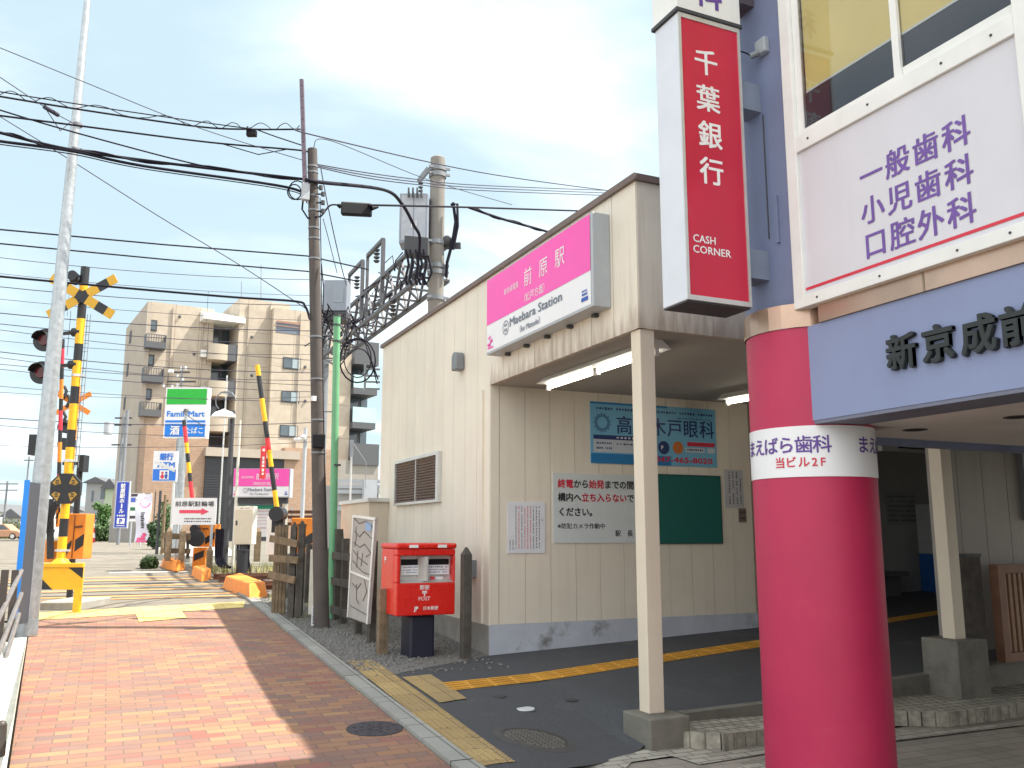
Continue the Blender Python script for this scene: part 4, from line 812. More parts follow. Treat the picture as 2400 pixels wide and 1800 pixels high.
# ================================================================ utility pole
ub = ong(755, 1472); DU = ub.dot(FH); ut = at(732, 350, DU)
t = thing('utility_pole', 'brown concrete utility pole with a steel extension standing in the gravel by the kerb', 'utility pole', (ub.x, ub.y, zf(ub.y)))
b = MB(); b.cyl((ub.x, ub.y, ub.z-.1), (ut.x, ut.y, ut.z), .108, .07, 24); build(b, 'pole', m_pole, t)
def upole(y, dx=0, dD=0): p = V((ub.x, ub.y, ub.z)).lerp(ut, (1472-y)/(1472-350)); return p+RT*(dx*DU/FPX)+FH*dD
b = MB(); b.beam(at(707, 187, DU-.1), at(715, 440, DU-.1), .055, .055, up=FH); 
for k in range(9): q = at(707, 200, DU-.1).lerp(at(715, 440, DU-.1), k/9); b.cyl(q-FH*.035, q-FH*.02, .016, n=8)
ex = build(b, 'steel_extension', M('extension_steel', (.16,.12,.15), .5, .2, 10, .5), t)
b = MB()
for y in (395, 410, 470, 506, 550, 576, 626, 815, 915, 1010, 1085): b = MB(); p = upole(y); r_ = .108+(.07-.108)*(1472-y)/1122; b.cyl(p-V((0,0,.012)), p+V((0,0,.012)), r_+.007, n=18); build(b, 'steel_band', m_grey, t)
b = MB(); p = at(716, 450, DU-.12); b.cbox(p, .11, .09, .26); build(b, 'terminal_box', m_lgrey, t, bevel=.01)
for (x_, y_) in ((757, 455), (757, 475), (757, 495), (752, 440)):
    p = at(x_, y_, DU-.08); b = MB(); b.cyl(p-RT*.1, p, .014, n=8); b.cyl(p-V((0,0,.03)), p+V((0,0,.03)), .03, n=10); build(b, 'insulator', m_dark, t)
b = MB(); p = upole(1060, 4, -.11); b.cbox(p, .17, .12, .19); build(b, 'black_box', m_black, t, bevel=.01)
b = MB(); p = upole(962, -3, -.09); b.cbox(p, .10, .02, .07); build(b, 'number_plate', m_wsign, t)
b = MB(); p = upole(1442, -18, -.02); b.box((p.x-.03, p.y-.01, p.z-.15), (p.x+.03, p.y, p.z+.11)); pl = build(b, 'white_plate', m_wsign, t); P = Panel((p.x-.03, p.y-.01, p.z-.15), (1,0,0), (0,0,1), .06, .26); b = MB(); P.marks(b, .015, .02, .04, .24, 8, .002, True); build(b, 'plate_print', m_txtk, pl)
b = MB(); b.tube([upole(480, 20, -.1), upole(700, 19, -.1), upole(1000, 17, -.1), upole(1300, 17, -.11)], .007); b.tube([upole(640, 18, -.05), upole(700, 24, -.1), upole(760, 21, -.1)], .009); build(b, 'down_cable', m_cable, t)
# ================================================================ cables
def spl(px, n=8):
    p = [at(*q) for q in px]; out = []
    if len(p) == 2: return [p[0].lerp(p[1], i/6) for i in range(7)]
    for i in range(len(p)-1):
        p0, p1, p2, p3 = p[max(i-1, 0)], p[i], p[i+1], p[min(i+2, len(p)-1)]
        for k in range(n):
            u = k/n; out.append(.5*((2*p1)+(p2-p0)*u+(2*p0-5*p1+4*p2-p3)*u*u+(3*p1-p0-3*p2+p3)*u**3))
    return out+[p[-1]]
def cable(px, wpx, label, mt=None, grp='overhead cables', extra=None, n=8):
    pts = spl(px, n); D = px[len(px)//2][2]; b = MB(); b.tube(pts, max(wpx*D/FPX/2, .0028), 6)
    if extra: extra(b, pts)
    return solo(b, 'overhead_cable', mt or m_cable, label, 'cable', pts[0], grp)
def coil(amp, step, r):
    def f(b, pts):
        z = []
        for i, p in enumerate(pts): z.append(p+V((0, 0, amp*(1 if (i//step) % 2 else -.0)))); 
        b.tube(z, r, 4)
    return f
U = DU
def lash(b, pts):                                             # a second strand laid round the first
    b.tube([p+V((0, 0, .03*math.sin(i*.8)))+FH*.03*math.cos(i*.8) for i, p in enumerate(pts)], .012, 5)
cable(((-40, 300, 10.6), (0, 311, 10.7), (168, 351, 11), (411, 385, 11.7), (712, 420, U)), 7.5, 'thickest black twisted telephone cable from the left edge to the utility pole', extra=lash)
cable(((-40, 322, 10.6), (0, 331, 10.7), (168, 354, 11), (336, 389, 11.5), (673, 439, U-.1), (720, 470, U-.1)), 7, 'black cable hanging just under the thickest twisted cable', extra=lambda b, p: b.tube([q+V((0,0,-.035))+FH*.02 for q in p], .008, 5))
cable(((-40, 246, 10.6), (0, 258, 10.7), (149, 303, 11), (374, 364, 11.6), (486, 391, 11.9)), 4, 'cable sloping down to join the thick twisted cable left of the utility pole')
cable(((-40, 266, 10.6), (0, 271, 10.7), (172, 293, 11), (486, 333, 11.8), (691, 351, U), (722, 356, U)), 4.5, 'cable with a loose loop reaching the steel extension of the pole', extra=lambda b, p: b.tube([p[int(len(p)*.62)], p[int(len(p)*.70)]+V((0,0,-.12)), p[int(len(p)*.78)]], .008, 5))
def zig(b, pts):
    z = []
    for i in range(len(pts)-1):
        for k in range(4): z.append(pts[i].lerp(pts[i+1], k/4)+V((0, 0, .05+.05*math.sin((i+k/4)*2.1+.6*math.sin(i*.7)))))
    b.tube(z, .006, 4)
cable(((-40, 218, 10.6), (0, 226, 10.7), (209, 260, 11.1), (467, 297, 11.8), (590, 303, 12), (705, 303, U)), 4.5, 'cable with a zigzag lashing wire running to the top of the utility pole', extra=zig, n=6)
cable(((-40, 206, 10.6), (0, 215, 10.7), (209, 248, 11.1), (478, 287, 11.8), (590, 302, 12)), 3, 'thin upper wire above the zigzag lashed cable')
cable(((-40, 96, 10), (0, 112, 10), (187, 188, 10.6), (467, 300, 11.6), (718, 378, U)), 2.2, 'thin wire slanting steeply from the top left to the utility pole', m_cableg)
cable(((-40, 155, 9.8), (0, 181, 10), (116, 258, 10.9), (175, 290, 11.35)), 2.2, 'guy wire with an insulator ending at the band of the street lighting pole', m_cableg, extra=lambda b, p: [b.cyl(p[-10], p[-7], .03, n=8), b.tube([p[-10], p[-6]+V((0,0,-.2)), p[-3]], .006, 4)])
cable(((-30, 252, 12), (0, 273, 12), (168, 377, 12), (374, 508, 12.5), (560, 620, 13), (715, 722, 13)), 2.2, 'thin wire crossing diagonally down behind the light pole', m_cableg)
cable(((600, 303, 12.1), (640, 318, 12.15), (706, 340, U)), 3, 'short sagging wire beside the black closure at the pole top')
b = MB(); p = at(588, 309, 12); b.obox(p-RT*.07-V((0,0,.05)), RT*.14, FH*.08, (0,0,.09)); b.cyl(p+V((-.05,0,.04)), p+V((-.05,0,.07)), .015, n=8); solo(b, 'cable_closure', m_black, 'small black closure box on the cable left of the utility pole', 'closure box', bevel=.008)
cable(((705, 303, U), (740, 318, U), (1120, 403, 16), (1420, 446, 20), (1500, 455, 22)), 2.6, 'thin wire from the pole top to the concrete mast and the station roof', m_cableg)
cable(((735, 345, U), (776, 330, U+.4), (1000, 420, 15), (1200, 480, 17)), 1.8, 'faint wire below the thin pole top wire', m_cableg)
for i, dy in enumerate((0, 6, 12)):
    cable(((742, 385+dy*.5, U), (860, 405+dy, 13.4), (982, 421+dy, 15), (1120, 434+dy, 17), (1420, 446+dy, 22), (1480, 446+dy, 23)), 2.2, ('uppermost', 'middle', 'lowest')[i]+' of three parallel wires running right from the utility pole above the station roof', m_cableg, 'three parallel wires right of the utility pole')
cable(((712, 420, U), (750, 427, U), (900, 445, 14.6), (942, 478, 15.4), (970, 528, 16), (984, 560, 16.4), (978, 640, 16.6), (985, 655, 16.6)), 8, 'thick black cable bending down from the utility pole to the gantry truss')
cable(((735, 470, U), (748, 508, U), (773, 482, U+.1), (795, 481, U+.15)), 4.5, 'curved black lead from the utility pole into the black splice closure')
cable(((870, 482, U+.5), (888, 481, U+.6), (1102, 486, 15), (1350, 494, 17.5), (1450, 497, 18.5)), 5, 'straight black cable from the splice closure toward the station roof')
cable(((1098, 486, 15), (1180, 514, 15.6), (1276, 541, 16.4), (1330, 560, 17)), 6, 'thick twisted black cable slanting down behind the pink station sign', extra=lash)
t = thing('splice_closure', 'big black splice closure hanging on the cable right of the utility pole', 'closure box', at(832, 505, U+.3)); b = MB()
p0, p1 = at(798, 488, U+.2), at(870, 492, U+.5); d = p1-p0; b.obox(p0-V((0,0,.09)), d, FH*.11, (0,0,.21)); build(b, 'body', m_black, t, bevel=.025); b = MB(); b.cyl(p0+V((0,0,.03)), p0-d.normalized()*.06+V((0,0,.05)), .04, .015, 10); b.cyl(p1+V((0,0,.03)), p1+d.normalized()*.12+V((0,0,.05)), .045, .015, 10); build(b, 'end_cone', m_black, t)
b = MB()
for (cx_, cy_, r_) in ((697, 446, 20), (690, 450, 16)): b.tube([at(cx_+r_*math.cos(k*.4), cy_+r_*1.1*math.sin(k*.4), U-.05) for k in range(17)], .01, 5)
b.tube([at(*q, U-.06) for q in ((712, 455), (708, 490), (722, 512), (745, 508))], .014, 5); solo(b, 'cable_coil', m_cable, 'looped black cable coil on the left side of the utility pole top', 'cable coil')
cable(((752, 395, U), (768, 480, U+.2), (785, 560, U+.6), (800, 625, 14), (812, 668, 15)), 2.4, 'thin drop wire from the utility pole to the switch box on the gantry', m_cableg)
cable(((757, 512, U), (770, 560, U+.3), (790, 640, 14)), 1.8, 'fainter drop wire left of the other drop wire', m_cableg)
# catenary wires along the line
KW = [((0, 538), (720, 600), (864, 632), 3.6, 17.8, 'upper of the two dark feeder wires over the crossing'), ((0, 571), (720, 636), (837, 659), 3.6, 18.6, 'lower of the two dark feeder wires over the crossing')]
for p0, p1, p2, wpx, Y, lab in KW:
    a_, c_, e_ = ony(*p0, Y), ony(*p1, Y), ony(*p2, Y); s0 = a_+(a_-c_)*.4; b = MB(); b.tube([s0, a_, a_.lerp(c_, .5)-V((0,0,.02)), c_, e_], wpx*18/FPX/2, 5); solo(b, 'feeder_wire', m_cable, lab, 'wire', s0, 'railway wires')
b = MB(); pts = [at(*q) for q in ((-60, 642, 13), (0, 648, 13), (270, 673, 13), (540, 696, 13), (690, 706, 12.5), (715, 718, 12.4), (726, 745, 12.3))]; b.tube(spl(((-60, 642, 13), (0, 648, 13), (270, 673, 13), (540, 696, 13), (690, 706, 12.5), (715, 718, 12.35), (726, 748, U-.1))), .017, 6); solo(b, 'feeder_wire', m_cable, 'thick dark cable crossing in front of the apartment roof to the utility pole', 'wire', pts[0], 'railway wires')
lines = [(602, 652, 1.6), (671, 712, 2.0), (733, 772, 2.4), (758, 806, 2.0), (771, 842, 1.6), (823, 870, 2.2), (836, 900, 1.6), (853, 888, 1.6), (864, 915, 1.6), (905, 938, 1.4), (981, 985, 2.2), (997, 1020, 1.4), (1046, 1030, 1.4), (640, 690, 1.2), (700, 748, 1.3), (798, 826, 1.3), (920, 925, 1.2)]
names = ['first', 'second', 'third', 'fourth', 'fifth', 'sixth', 'seventh', 'eighth', 'ninth', 'tenth', 'eleventh', 'twelfth', 'thirteenth', 'fainter first', 'fainter second', 'fainter third', 'fainter fourth']
for i, (y0, y1, wpx) in enumerate(lines):
    Y = 18 + (i % 5)*2.2; a_, c_ = ony(-40, y0-3, Y), ony(760, y1+4, Y); b = MB(); b.tube([a_.lerp(c_, k/8)-V((0, 0, .10*(1-(k/4-1)**2))) for k in range(9)], wpx*Y/FPX/2, 4)
    if i in (2, 5): 
        for f in (.22, .62): p = a_.lerp(c_, f); b.tube([p, p+V((0, 0, .85))], .006, 4)
    solo(b, 'catenary_wire', m_cableg, names[i]+' thin railway wire from the top across the left sky', 'wire', a_, 'railway wires')
# ================================================================ gantry: mast, truss, boxes
XG = 6.4; mb_ = at(1020, 800, 19.); XG, YG = mb_.x, mb_.y; zt = at(1020, 372, 19).z
t = thing('catenary_mast', 'tall concrete railway mast rising behind the station roof', 'mast', (XG, YG, .52))
b = MB(); b.cyl((XG, YG, .4), (XG, YG, zt), .19, .165, 28); b.cyl((XG, YG, zt), (XG, YG, zt+.03), .165, .13, 28); build(b, 'mast', m_mast, t)
b = MB()
for y_ in (398, 412, 570, 625, 640, 700): b = MB(); z = at(1020, y_, 19).z; b.cyl((XG, YG, z-.05), (XG, YG, z+.05), .20, n=24); b.beam((XG-.25, YG-.12, z), (XG+.25, YG-.12, z), .05); build(b, 'steel_band', m_grey, t)
b = MB(); a_ = at(1005, 395, 19); c_ = at(985, 420, 19); b.beam(a_, c_, .10); b.beam(c_, c_-RT*.02-V((0,0,.06)), .1); build(b, 'arm', m_grey, t)
b = MB(); p = at(986, 424, 19)
for k in range(4): b.cyl(p-V((0,0,.06+.09*k)), p-V((0,0,.09+.09*k)), .06, .03, 10)
build(b, 'insulator', m_dark, t)
b = MB(); b.tube([at(*q, 18.9) for q in ((1062, 475), (1068, 520), (1060, 570), (1048, 615), (1046, 650))], .035, 6); b.tube([at(*q, 18.9) for q in ((1056, 480), (1072, 478), (1073, 530), (1062, 585))], .03, 6); build(b, 'cable_loop', m_cable, t)
b = MB(); b.beam((XG+.15, YG, at(0, 575, 19).z), (XG+.5, YG-.2, at(0, 575, 19).z), .12); b.sphere(at(1048, 565, 19), .13); build(b, 'side_bracket', m_dark, t)
sb = at(966, 515, 18.6); t = thing('switch_cabinet', 'pale grey switch cabinet mounted left of the concrete mast', 'cabinet', sb-V((0,0,.7)))
b = MB(); x0, x1 = at(936, 500, 18.6), at(1003, 500, 18.6); zc0, zc1 = at(960, 570, 18.6).z, at(960, 452, 18.6).z
b.obox((x0.x, x0.y, zc0), x1-x0, FH*.5, (0, 0, zc1-zc0)); build(b, 'box', m_box, t, bevel=.02)
b = MB()
for fx in (.08, .52): b.obox(V((x0.x, x0.y, zc0+.06))+(x1-x0)*fx-FH*.012, (x1-x0)*.40, FH*.01, (0, 0, zc1-zc0-.12))
dr = build(b, 'door', M('door_grey', (.36,.39,.43), .45), t)
b = MB()
for fx in (.42, .58): b.obox(V((x0.x, x0.y, zc0+.35))+(x1-x0)*fx-FH*.03, RT*.02, FH*.02, (0,0,.16))
build(b, 'handle', m_alu, dr)
b = MB(); p = at(975, 455, 18.4)
for k in range(4): b.cyl(at(958+10*k, 462, 18.5), at(958+10*k, 440, 18.5), .03, .02, 8)
build(b, 'bushing', m_dark, t)
t = thing('transformer_bracket', 'dark steel bracket box with bundled cables under the grey switch cabinet', 'bracket', at(975, 585, 18.2)); b = MB()
p0, p1 = at(948, 555, 18.2), at(1003, 560, 18.2); b.obox(p0-V((0,0,.35)), p1-p0, FH*.4, (0,0,.38)); build(b, 'box', m_dark, t)
b = MB()
for xx in (952, 962, 975, 983, 993): b.tube([at(xx, 585, 18.1), at(xx+6, 620, 18.1), at(xx-2, 655, 18.1), at(xx+3, 668, 18.1)], .028, 6)
b.tube([at(*q, 18.1) for q in ((990, 600), (1005, 600), (1012, 640), (1000, 665), (988, 640))], .03, 6); build(b, 'cable_bundle', m_cable, t)
# truss beam along the street direction
ztop, zbot = onx(1005, 582, XG).z, onx(1000, 668, XG).z
YE = onx(762, 800, XG).y
t = thing('gantry_truss', 'grey steel lattice truss spanning the tracks from the concrete mast', 'truss', (XG, (YG+YE)/2, zbot)); b = MB(); wt = .32
for x in (XG-wt, XG+wt):
    for z in (ztop, zbot): b.beam((x, YG+.1, z), (x, YE, z), .085)
build(b, 'chord', m_truss, t); b = MB(); n = 11
for k in range(n):
    y0 = YG+.1+(YE-YG-.1)*k/n; y1 = YG+.1+(YE-YG-.1)*(k+1)/n
    for x in (XG-wt, XG+wt): b.beam((x, y0, zbot), (x, (y0+y1)/2, ztop), .05); b.beam((x, (y0+y1)/2, ztop), (x, y1, zbot), .05)
    for z in (ztop, zbot): b.beam((XG-wt, y0, z), (XG+wt, y1, z), .045); b.beam((XG-wt, y0, z), (XG+wt, y0, z), .045)
build(b, 'lattice', m_truss, t)
b = MB()
for y_, zz_ in ((YG+3.2, ztop), (YG+5.2, ztop)):
    b = MB(); x = XG-wt; b.beam((x, y_, zbot), (x, y_, zz_+1.0), .09); b.beam((x, y_, zz_+1.0), (x, y_+1.5, zz_+1.0), .09); b.beam((x, y_+1.5, zz_+1.0), (x, y_+1.5, zbot), .07); build(b, 'support_frame', m_truss, t)
for y_, zz_ in ((YG+3.8, ztop+.9), (YG+5.8, ztop+.7), (YG+2.2, zbot-.05), (YG+6.8, zbot-.05)):
    b = MB()
    for k in range(4): b.cyl((XG-wt, y_, zz_-.1*k), (XG-wt, y_, zz_-.1*k-.05), .09, .05, 10)
    build(b, 'insulator', m_dark, t)
b = MB(); b.cyl((XG-.0, YE, .52), (XG, YE, ztop+.6), .17, .15, 16); solo(b, 'gantry_post', m_grey, 'dark steel post carrying the far end of the lattice truss behind the green pole', 'post', (XG, YE, .52))
p = at(762, 740, 20); t = thing('switch_cabinet', 'blue grey switch box standing over the far end of the truss above the green pole', 'cabinet', p)
b = MB(); x0, x1 = at(757, 720, 20), at(812, 720, 20); z0, z1 = at(780, 728, 20).z, at(780, 655, 20).z; b.obox((x0.x, x0.y, z0), x1-x0, FH*.5, (0,0,z1-z0)); build(b, 'box', m_box, t, bevel=.02); b = MB(); b.obox(V((x0.x, x0.y, z0+.2))+(x1-x0)*.45-FH*.01, (x1-x0)*.4, FH*.012, (0,0,z1-z0-.35)); build(b, 'door', M('door_blue_grey', (.27,.31,.36), .4), t)
b = MB(); b.obox((x0.x, x0.y, z0-.22), x1-x0, FH*.5, (0,0,.2)); build(b, 'mounting', m_dark, t)
b = MB()
for k in range(26): a_ = at(745+random.uniform(0, 90), 735+random.uniform(0, 30), 19.5); b.tube([a_, a_+V((random.uniform(-.3,.3), random.uniform(-.3,.3), random.uniform(-.5,.3))), a_+V((random.uniform(-.4,.4), random.uniform(-.3,.3), random.uniform(-.8,.1)))], .014, 4)
for k in range(30): a_ = at(770+random.uniform(0, 170), 0, 20); y_ = random.uniform(YG+1, YE-.5); a_ = V((XG+random.uniform(-.3,.3), y_, zbot+random.uniform(.1, 1.3))); b.tube([a_, a_+V((random.uniform(-.3,.3), random.uniform(-.5,.5), random.uniform(-.4,.3))), a_+V((random.uniform(-.4,.4), random.uniform(-.6,.6), random.uniform(-.6,.1)))], .016, 4)
solo(b, 'wire_tangle', m_cable, 'tangled black leads around the truss and the top of the green pole', 'wires')
b = MB(); b.tube([at(838+42*math.cos(k*.33), 845+52*math.sin(k*.33), 14) for k in range(34)], .013, 5); b.tube([at(838+32*math.cos(k*.33+1), 840+45*math.sin(k*.33+1), 14) for k in range(20)], .01, 5)
b.tube(spl(((850, 765, 15), (858, 810, 14.4), (872, 850, 14), (886, 890, 14))), .012, 5); b.tube(spl(((795, 860, 13.8), (830, 820, 13.9), (862, 830, 14), (884, 900, 14))), .01, 5); solo(b, 'cable_coil', m_cable, 'big round loop of black cable left of the station wall corner', 'cable coil')
# green pole
gp = at(783, 1275, 13.2); t = thing('green_pole', 'bright green steel pole between the utility pole and the station wall', 'pole', (gp.x, gp.y, .4)); b = MB(); gt = at(790, 742, 13.2)
b.cyl((gp.x, gp.y, .3), (gt.x, gt.y, gt.z), .058, .052, 20); build(b, 'pole', m_green, t); b = MB(); b.cyl((gt.x, gt.y, gt.z), (gt.x, gt.y, gt.z+.03), .06, n=16)
for y_ in (762, 800, 1090): p = at(789, y_, 13.2); b.cyl(p-V((0,0,.012)), p+V((0,0,.012)), .064, n=16)
build(b, 'cap', m_dark, t); b = MB()
for y_ in (785, 818, 845, 965): p = at(788, y_, 13.2); b.beam(p-RT*.06, p-RT*.22, .018)
build(b, 'step_bolt', m_grey, t)
# ================================================================ street lighting pole at the left
lb = at(62, 1490, 11.4); lt = at(207, -20, 11.4)
t = thing('lighting_pole', 'tall galvanised steel lighting pole at the left edge of the brick pavement', 'pole', (lb.x, lb.y, zf(lb.y))); b = MB(); b.cyl((lb.x, lb.y, .25), (lt.x, lt.y, lt.z), .125, .042, 32); build(b, 'pole', m_galv, t)
b = MB(); p = at(181, 293, 11.4); b.cyl(p-V((0,0,.02)), p+V((0,0,.02)), .066, n=20); p = at(176, 350, 11.4); b.cyl(p-V((0,0,.012)), p+V((0,0,.012)), .067, n=20); b.beam(p+RT*.06, p+RT*.1, .02); build(b, 'band', m_grey, t)
b = MB(); p = at(74, 1465, 11.28); b.box((p.x-.03, p.y-.12, p.z-.12), (p.x+.08, p.y-.09, p.z+.08)); build(b, 'base_cover', m_galv, t)
# railing at the far left
t = thing('metal_railing', 'dark steel guard railing with sloping rails at the bottom left edge', 'railing', (-.95, 8.9, .2))
m_rail = M('railing_brown', (.055,.045,.04), .5, .2, 8)
for q in (((-22, 1490), (50, 1338)), ((-15, 1560), (50, 1392)), ((-10, 1620), (44, 1440))):
    b = MB(); b.cyl(at(*q[0], 8.8), at(*q[1], 10.6), .026, n=10); build(b, 'rail', M('railing_rail', (.23,.21,.2), .4, .2, 8, .4), t)
for px_, D in ((36, 10.4), (12, 9.6), (-12, 8.9)):
    p = at(px_, 1340, D); b = MB(); b.box((p.x-.035, p.y-.035, zf(p.y)-.02), (p.x+.035, p.y+.035, p.z+.02)); build(b, 'post', m_rail, t)
b = MB(); a_ = ong(-6, 1800); b.cyl((a_.x+.01, a_.y, 0), (a_.x+.0, a_.y, .34), .035, n=14); b.sphere((a_.x, a_.y, .34), .035); solo(b, 'bollard', m_rail, 'dark round topped post cut off by the bottom left corner', 'bollard')
# blue edged board
xb0 = at(60, 1125, 10.9); t = thing('blue_board', 'blue edged sign board seen from its dark back at the far left', 'sign', (xb0.x, xb0.y, .3))
pt = at(64, 1125, 10.9); zb_t = pt.z; zb_b = at(20, 1470, 10.9).z
b = MB(); b.box((pt.x-.03, pt.y, zb_b), (pt.x+.03, pt.y+.035, zb_t)); bd = V((.16, .55, 0)); build(b, 'blue_edge', F('blue_frame', (.01,.19,.62), .4), t)
b = MB(); b.obox((pt.x-.02, pt.y+.036, zb_b+.02), bd, (.04, -.011, 0), (0, 0, zb_t-zb_b-.04)); build(b, 'board', F('board_back', (.055,.06,.075), .6), t)
b = MB(); b.box((pt.x-.02, pt.y+.1, zf(pt.y)-.05), (pt.x+.02, pt.y+.14, zb_b+.03)); b.box((pt.x+.10, pt.y+.5, zf(pt.y)-.05), (pt.x+.14, pt.y+.54, zb_b+.03)); build(b, 'leg', m_dark, t)
# ================================================================ level crossing
def stripes(mb, pts, r, mats_n, lens, n=14):
    '''a striped bar along pts[0] to pts[1]'''
    a, c = V(pts[0]), V(pts[1]); d = c-a; Lh = d.length; s = 0; i = 0
    while s < Lh-1e-4:
        e = min(Lh, s+lens[i % len(lens)]); mb.mi = mats_n[i % len(mats_n)]; mb.cyl(a+d*(s/Lh), a+d*(e/Lh), r, n=n, cap=(s == 0 or e == Lh)); s = e; i += 1
    mb.mi = 0
m_blk = F('signal_black', (.015,.016,.02), .5)
DX = 14.0
pb = at(131, 1322, DX); ptp = at(199, 640, DX); pb = V((ptp.x, ptp.y, pb.z))
xs_ = thing('crossing_signal', 'yellow and black striped level crossing signal post with crossbuck and two round lamps', 'crossing signal', (ptp.x, ptp.y, .45))
b = MB(); stripes(b, (pb, ptp), .066, (0, 1), (.42, .28, .42, .28), 20); b.mi = 1; b.cyl(ptp-V((0,0,.2)), ptp+V((0,0,.10)), .068, n=20)
build(b, 'post', [m_yel, m_blk], xs_)
b = MB(); b.cyl(pb, pb+V((0,0,.09)), .16, .07, 20); build(b, 'base_flange', m_yel, xs_)
cb = at(192, 695, DX-.12)
def crossbuck(c, Lh, wd, parent, mats, th=.012):
    cbk = None
    for k, (dx, dz) in enumerate(((.86, .51), (.86, -.51))):
        d = V((RT*dx).to_tuple())+V((0,0,dz)); d.normalize(); q = d.cross(FH).normalized(); b = MB(); o = c - FH*(.014*k)
        segs = ((-1, -.77, 0), (-.77, -.47, 1), (-.47, -.16, 0), (-.16, .16, 1), (.16, .47, 0), (.47, .77, 1), (.77, 1, 0))
        for s0, s1, mi in segs: b.mi = mi; b.obox(o+d*(s0*Lh)-q*wd/2, d*((s1-s0)*Lh), q*wd, FH*th)
        build(b, 'crossbuck_arm', mats, parent)
m_ylw2 = F('crossbuck_yellow', (.66,.37,.02), .45)
crossbuck(cb, .615, .155, xs_, [m_ylw2, m_blk])
for y_, nm in ((797, 0), (873, 1)):
    p = at(104-(y_-797)*.10, y_, DX-.15); q = at(183-(y_-797)*.1, y_-18, DX)
    b = MB(); b.cyl(p+FH*.0, p+FH*.02, .185, n=28); b.cyl(p+FH*.02, p+FH*.12, .12, .09, 20)
    hd = build(b, 'signal_lamp', m_blk, xs_); b = MB(); b.cyl(p-FH*.03, p-FH*.001, .085, .09, 20); build(b, 'lens', F('lens_red', (.10,.008,.01), .15), hd)
    b = MB()
    for k in range(11):
        a0 = math.pi*(k)/11; a1 = math.pi*(k+1)/11; f = lambda a, e: p+RT*(.125*math.cos(a))+V((0,0,.125*math.sin(a)))-FH*e
        b.poly([f(a0, 0), f(a1, 0), f(a1, .17), f(a0, .17)])
    build(b, 'hood', m_blk, hd)
    b = MB(); b.beam(q-V((0,0,.0)), p+FH*.06+V((0,0,.1)), .05); b.cyl(q-RT*.09, q+RT*.05, .07, n=12); build(b, 'bracket', m_blk, xs_)
b = MB(); p = at(177, 650, DX-.05); b.cyl(p-FH*.12, p+FH*.1, .085, .06, 16); b.sphere(p-V((0,0,.04)), .09); b.beam(p, at(198, 655, DX), .04); build(b, 'speaker', m_blk, xs_)
p = at(152, 1145, DX-.14); b = MB(); R_ = .255
b.prism([p+RT*(R_*math.cos(math.pi/8+k*math.pi/4))+V((0,0,R_*math.sin(math.pi/8+k*math.pi/4))) for k in range(8)], FH*.07); oc = build(b, 'direction_indicator', m_blk, xs_)
b = MB()
for sx in (-1, 1):
    for sz in (-1, 1): c = p-FH*.004; b.poly([c+RT*sx*.06+V((0,0,sz*.075)), c+RT*sx*.155+V((0,0,sz*.05)), c+RT*sx*.205+V((0,0,sz*.09)), c+RT*sx*.105+V((0,0,sz*.20))][::(1 if sx*sz > 0 else -1)])
build(b, 'yellow_patch', F('patch_yellow', (.42,.24,.03), .4), oc)
b = MB()
for sx in (-1, 1):
    for sz in (-1, 1):
        c = p-FH*.008+RT*sx*.125+V((0,0,sz*.10))
        for j in range(3): b.obox(c+RT*(-.025)+V((0,0,-.03+.024*j)), RT*.05, FH*.002, (0,0,.012))
build(b, 'arrow_mark', m_blk, oc)
b = MB(); b.beam(p+FH*.06, V((ptp.x, ptp.y, p.z)), .05); build(b, 'bracket', m_blk, xs_)
b = MB()
for y_ in (880, 1080, 1290): 
    b = MB(); q = at(199-(y_-640)*.1, y_, DX); q = V((ptp.x, ptp.y, q.z)); b.cyl(q-V((0,0,.02)), q+V((0,0,.02)), .073, n=18); b.beam(q-RT*.1, q+RT*.13, .03); build(b, 'clamp', m_alu, xs_)
b = MB()
for k in range(16): z = ptp.z-.9-.14*k; b.beam(V((ptp.x, ptp.y, z))+RT*.07, V((ptp.x, ptp.y, z))+RT*.15, .008)
b.cyl(V((ptp.x, ptp.y, ptp.z-.7))+RT*.15, V((ptp.x, ptp.y, ptp.z-3.2))+RT*.15, .006, n=6); b.cyl(V((ptp.x, ptp.y, ptp.z-.7))+RT*.10, V((ptp.x, ptp.y, ptp.z-3.2))+RT*.10, .006, n=6); build(b, 'step_ladder', m_grey, xs_)
# guard sheet with legs
DG = 13.3; gl, gr = at(70, 1320, DG), at(197, 1320, DG); zt, zm, zb = gl.z, at(150, 1382, DG).z, zf(gl.y)
t = thing('crossing_guard', 'yellow guard sheet with black slanting corners in front of the signal post', 'guard', (gl+gr)/2-V((0,0,zt-zb)))
u = gr-gl; b = MB(); b.obox(V((gl.x, gl.y, zm)), u, FH*.02, (0,0,zt-zm-.06)); build(b, 'sheet', m_yel, t)
b = MB(); b.obox(V((gl.x, gl.y, zt-.058))-FH*.03, u, FH*.07, (0,0,.06)); build(b, 'top_rail', m_yel, t, bevel=.006)
b = MB(); g_ = lambda fx, fz: V((gl.x, gl.y, zm))+u*fx+V((0,0,(zt-zm-.06)*fz))-FH*.003
b.poly([g_(.0, 0), g_(.46, 0), g_(.14, .72), g_(0, .95)]); b.poly([g_(.72, .99), g_(.995, .99), g_(.995, .5)]); build(b, 'black_stripe', m_blk, t)
for fx in (.86, .0): b = MB(); b.obox(V((gl.x, gl.y, zb-.05))+u*fx-FH*.01, u*.12, FH*.06, (0,0,zm-zb+.08)); build(b, 'leg', m_yel, t)
b = MB(); q = at(85, 1405, DG+.25); b.obox(V((q.x, q.y, zb-.1)), u*.80, FH*1.1, (0,0,.22)); solo(b, 'signal_foundation', m_conc, 'low concrete block under the yellow guard sheet', 'concrete block', bevel=.015)
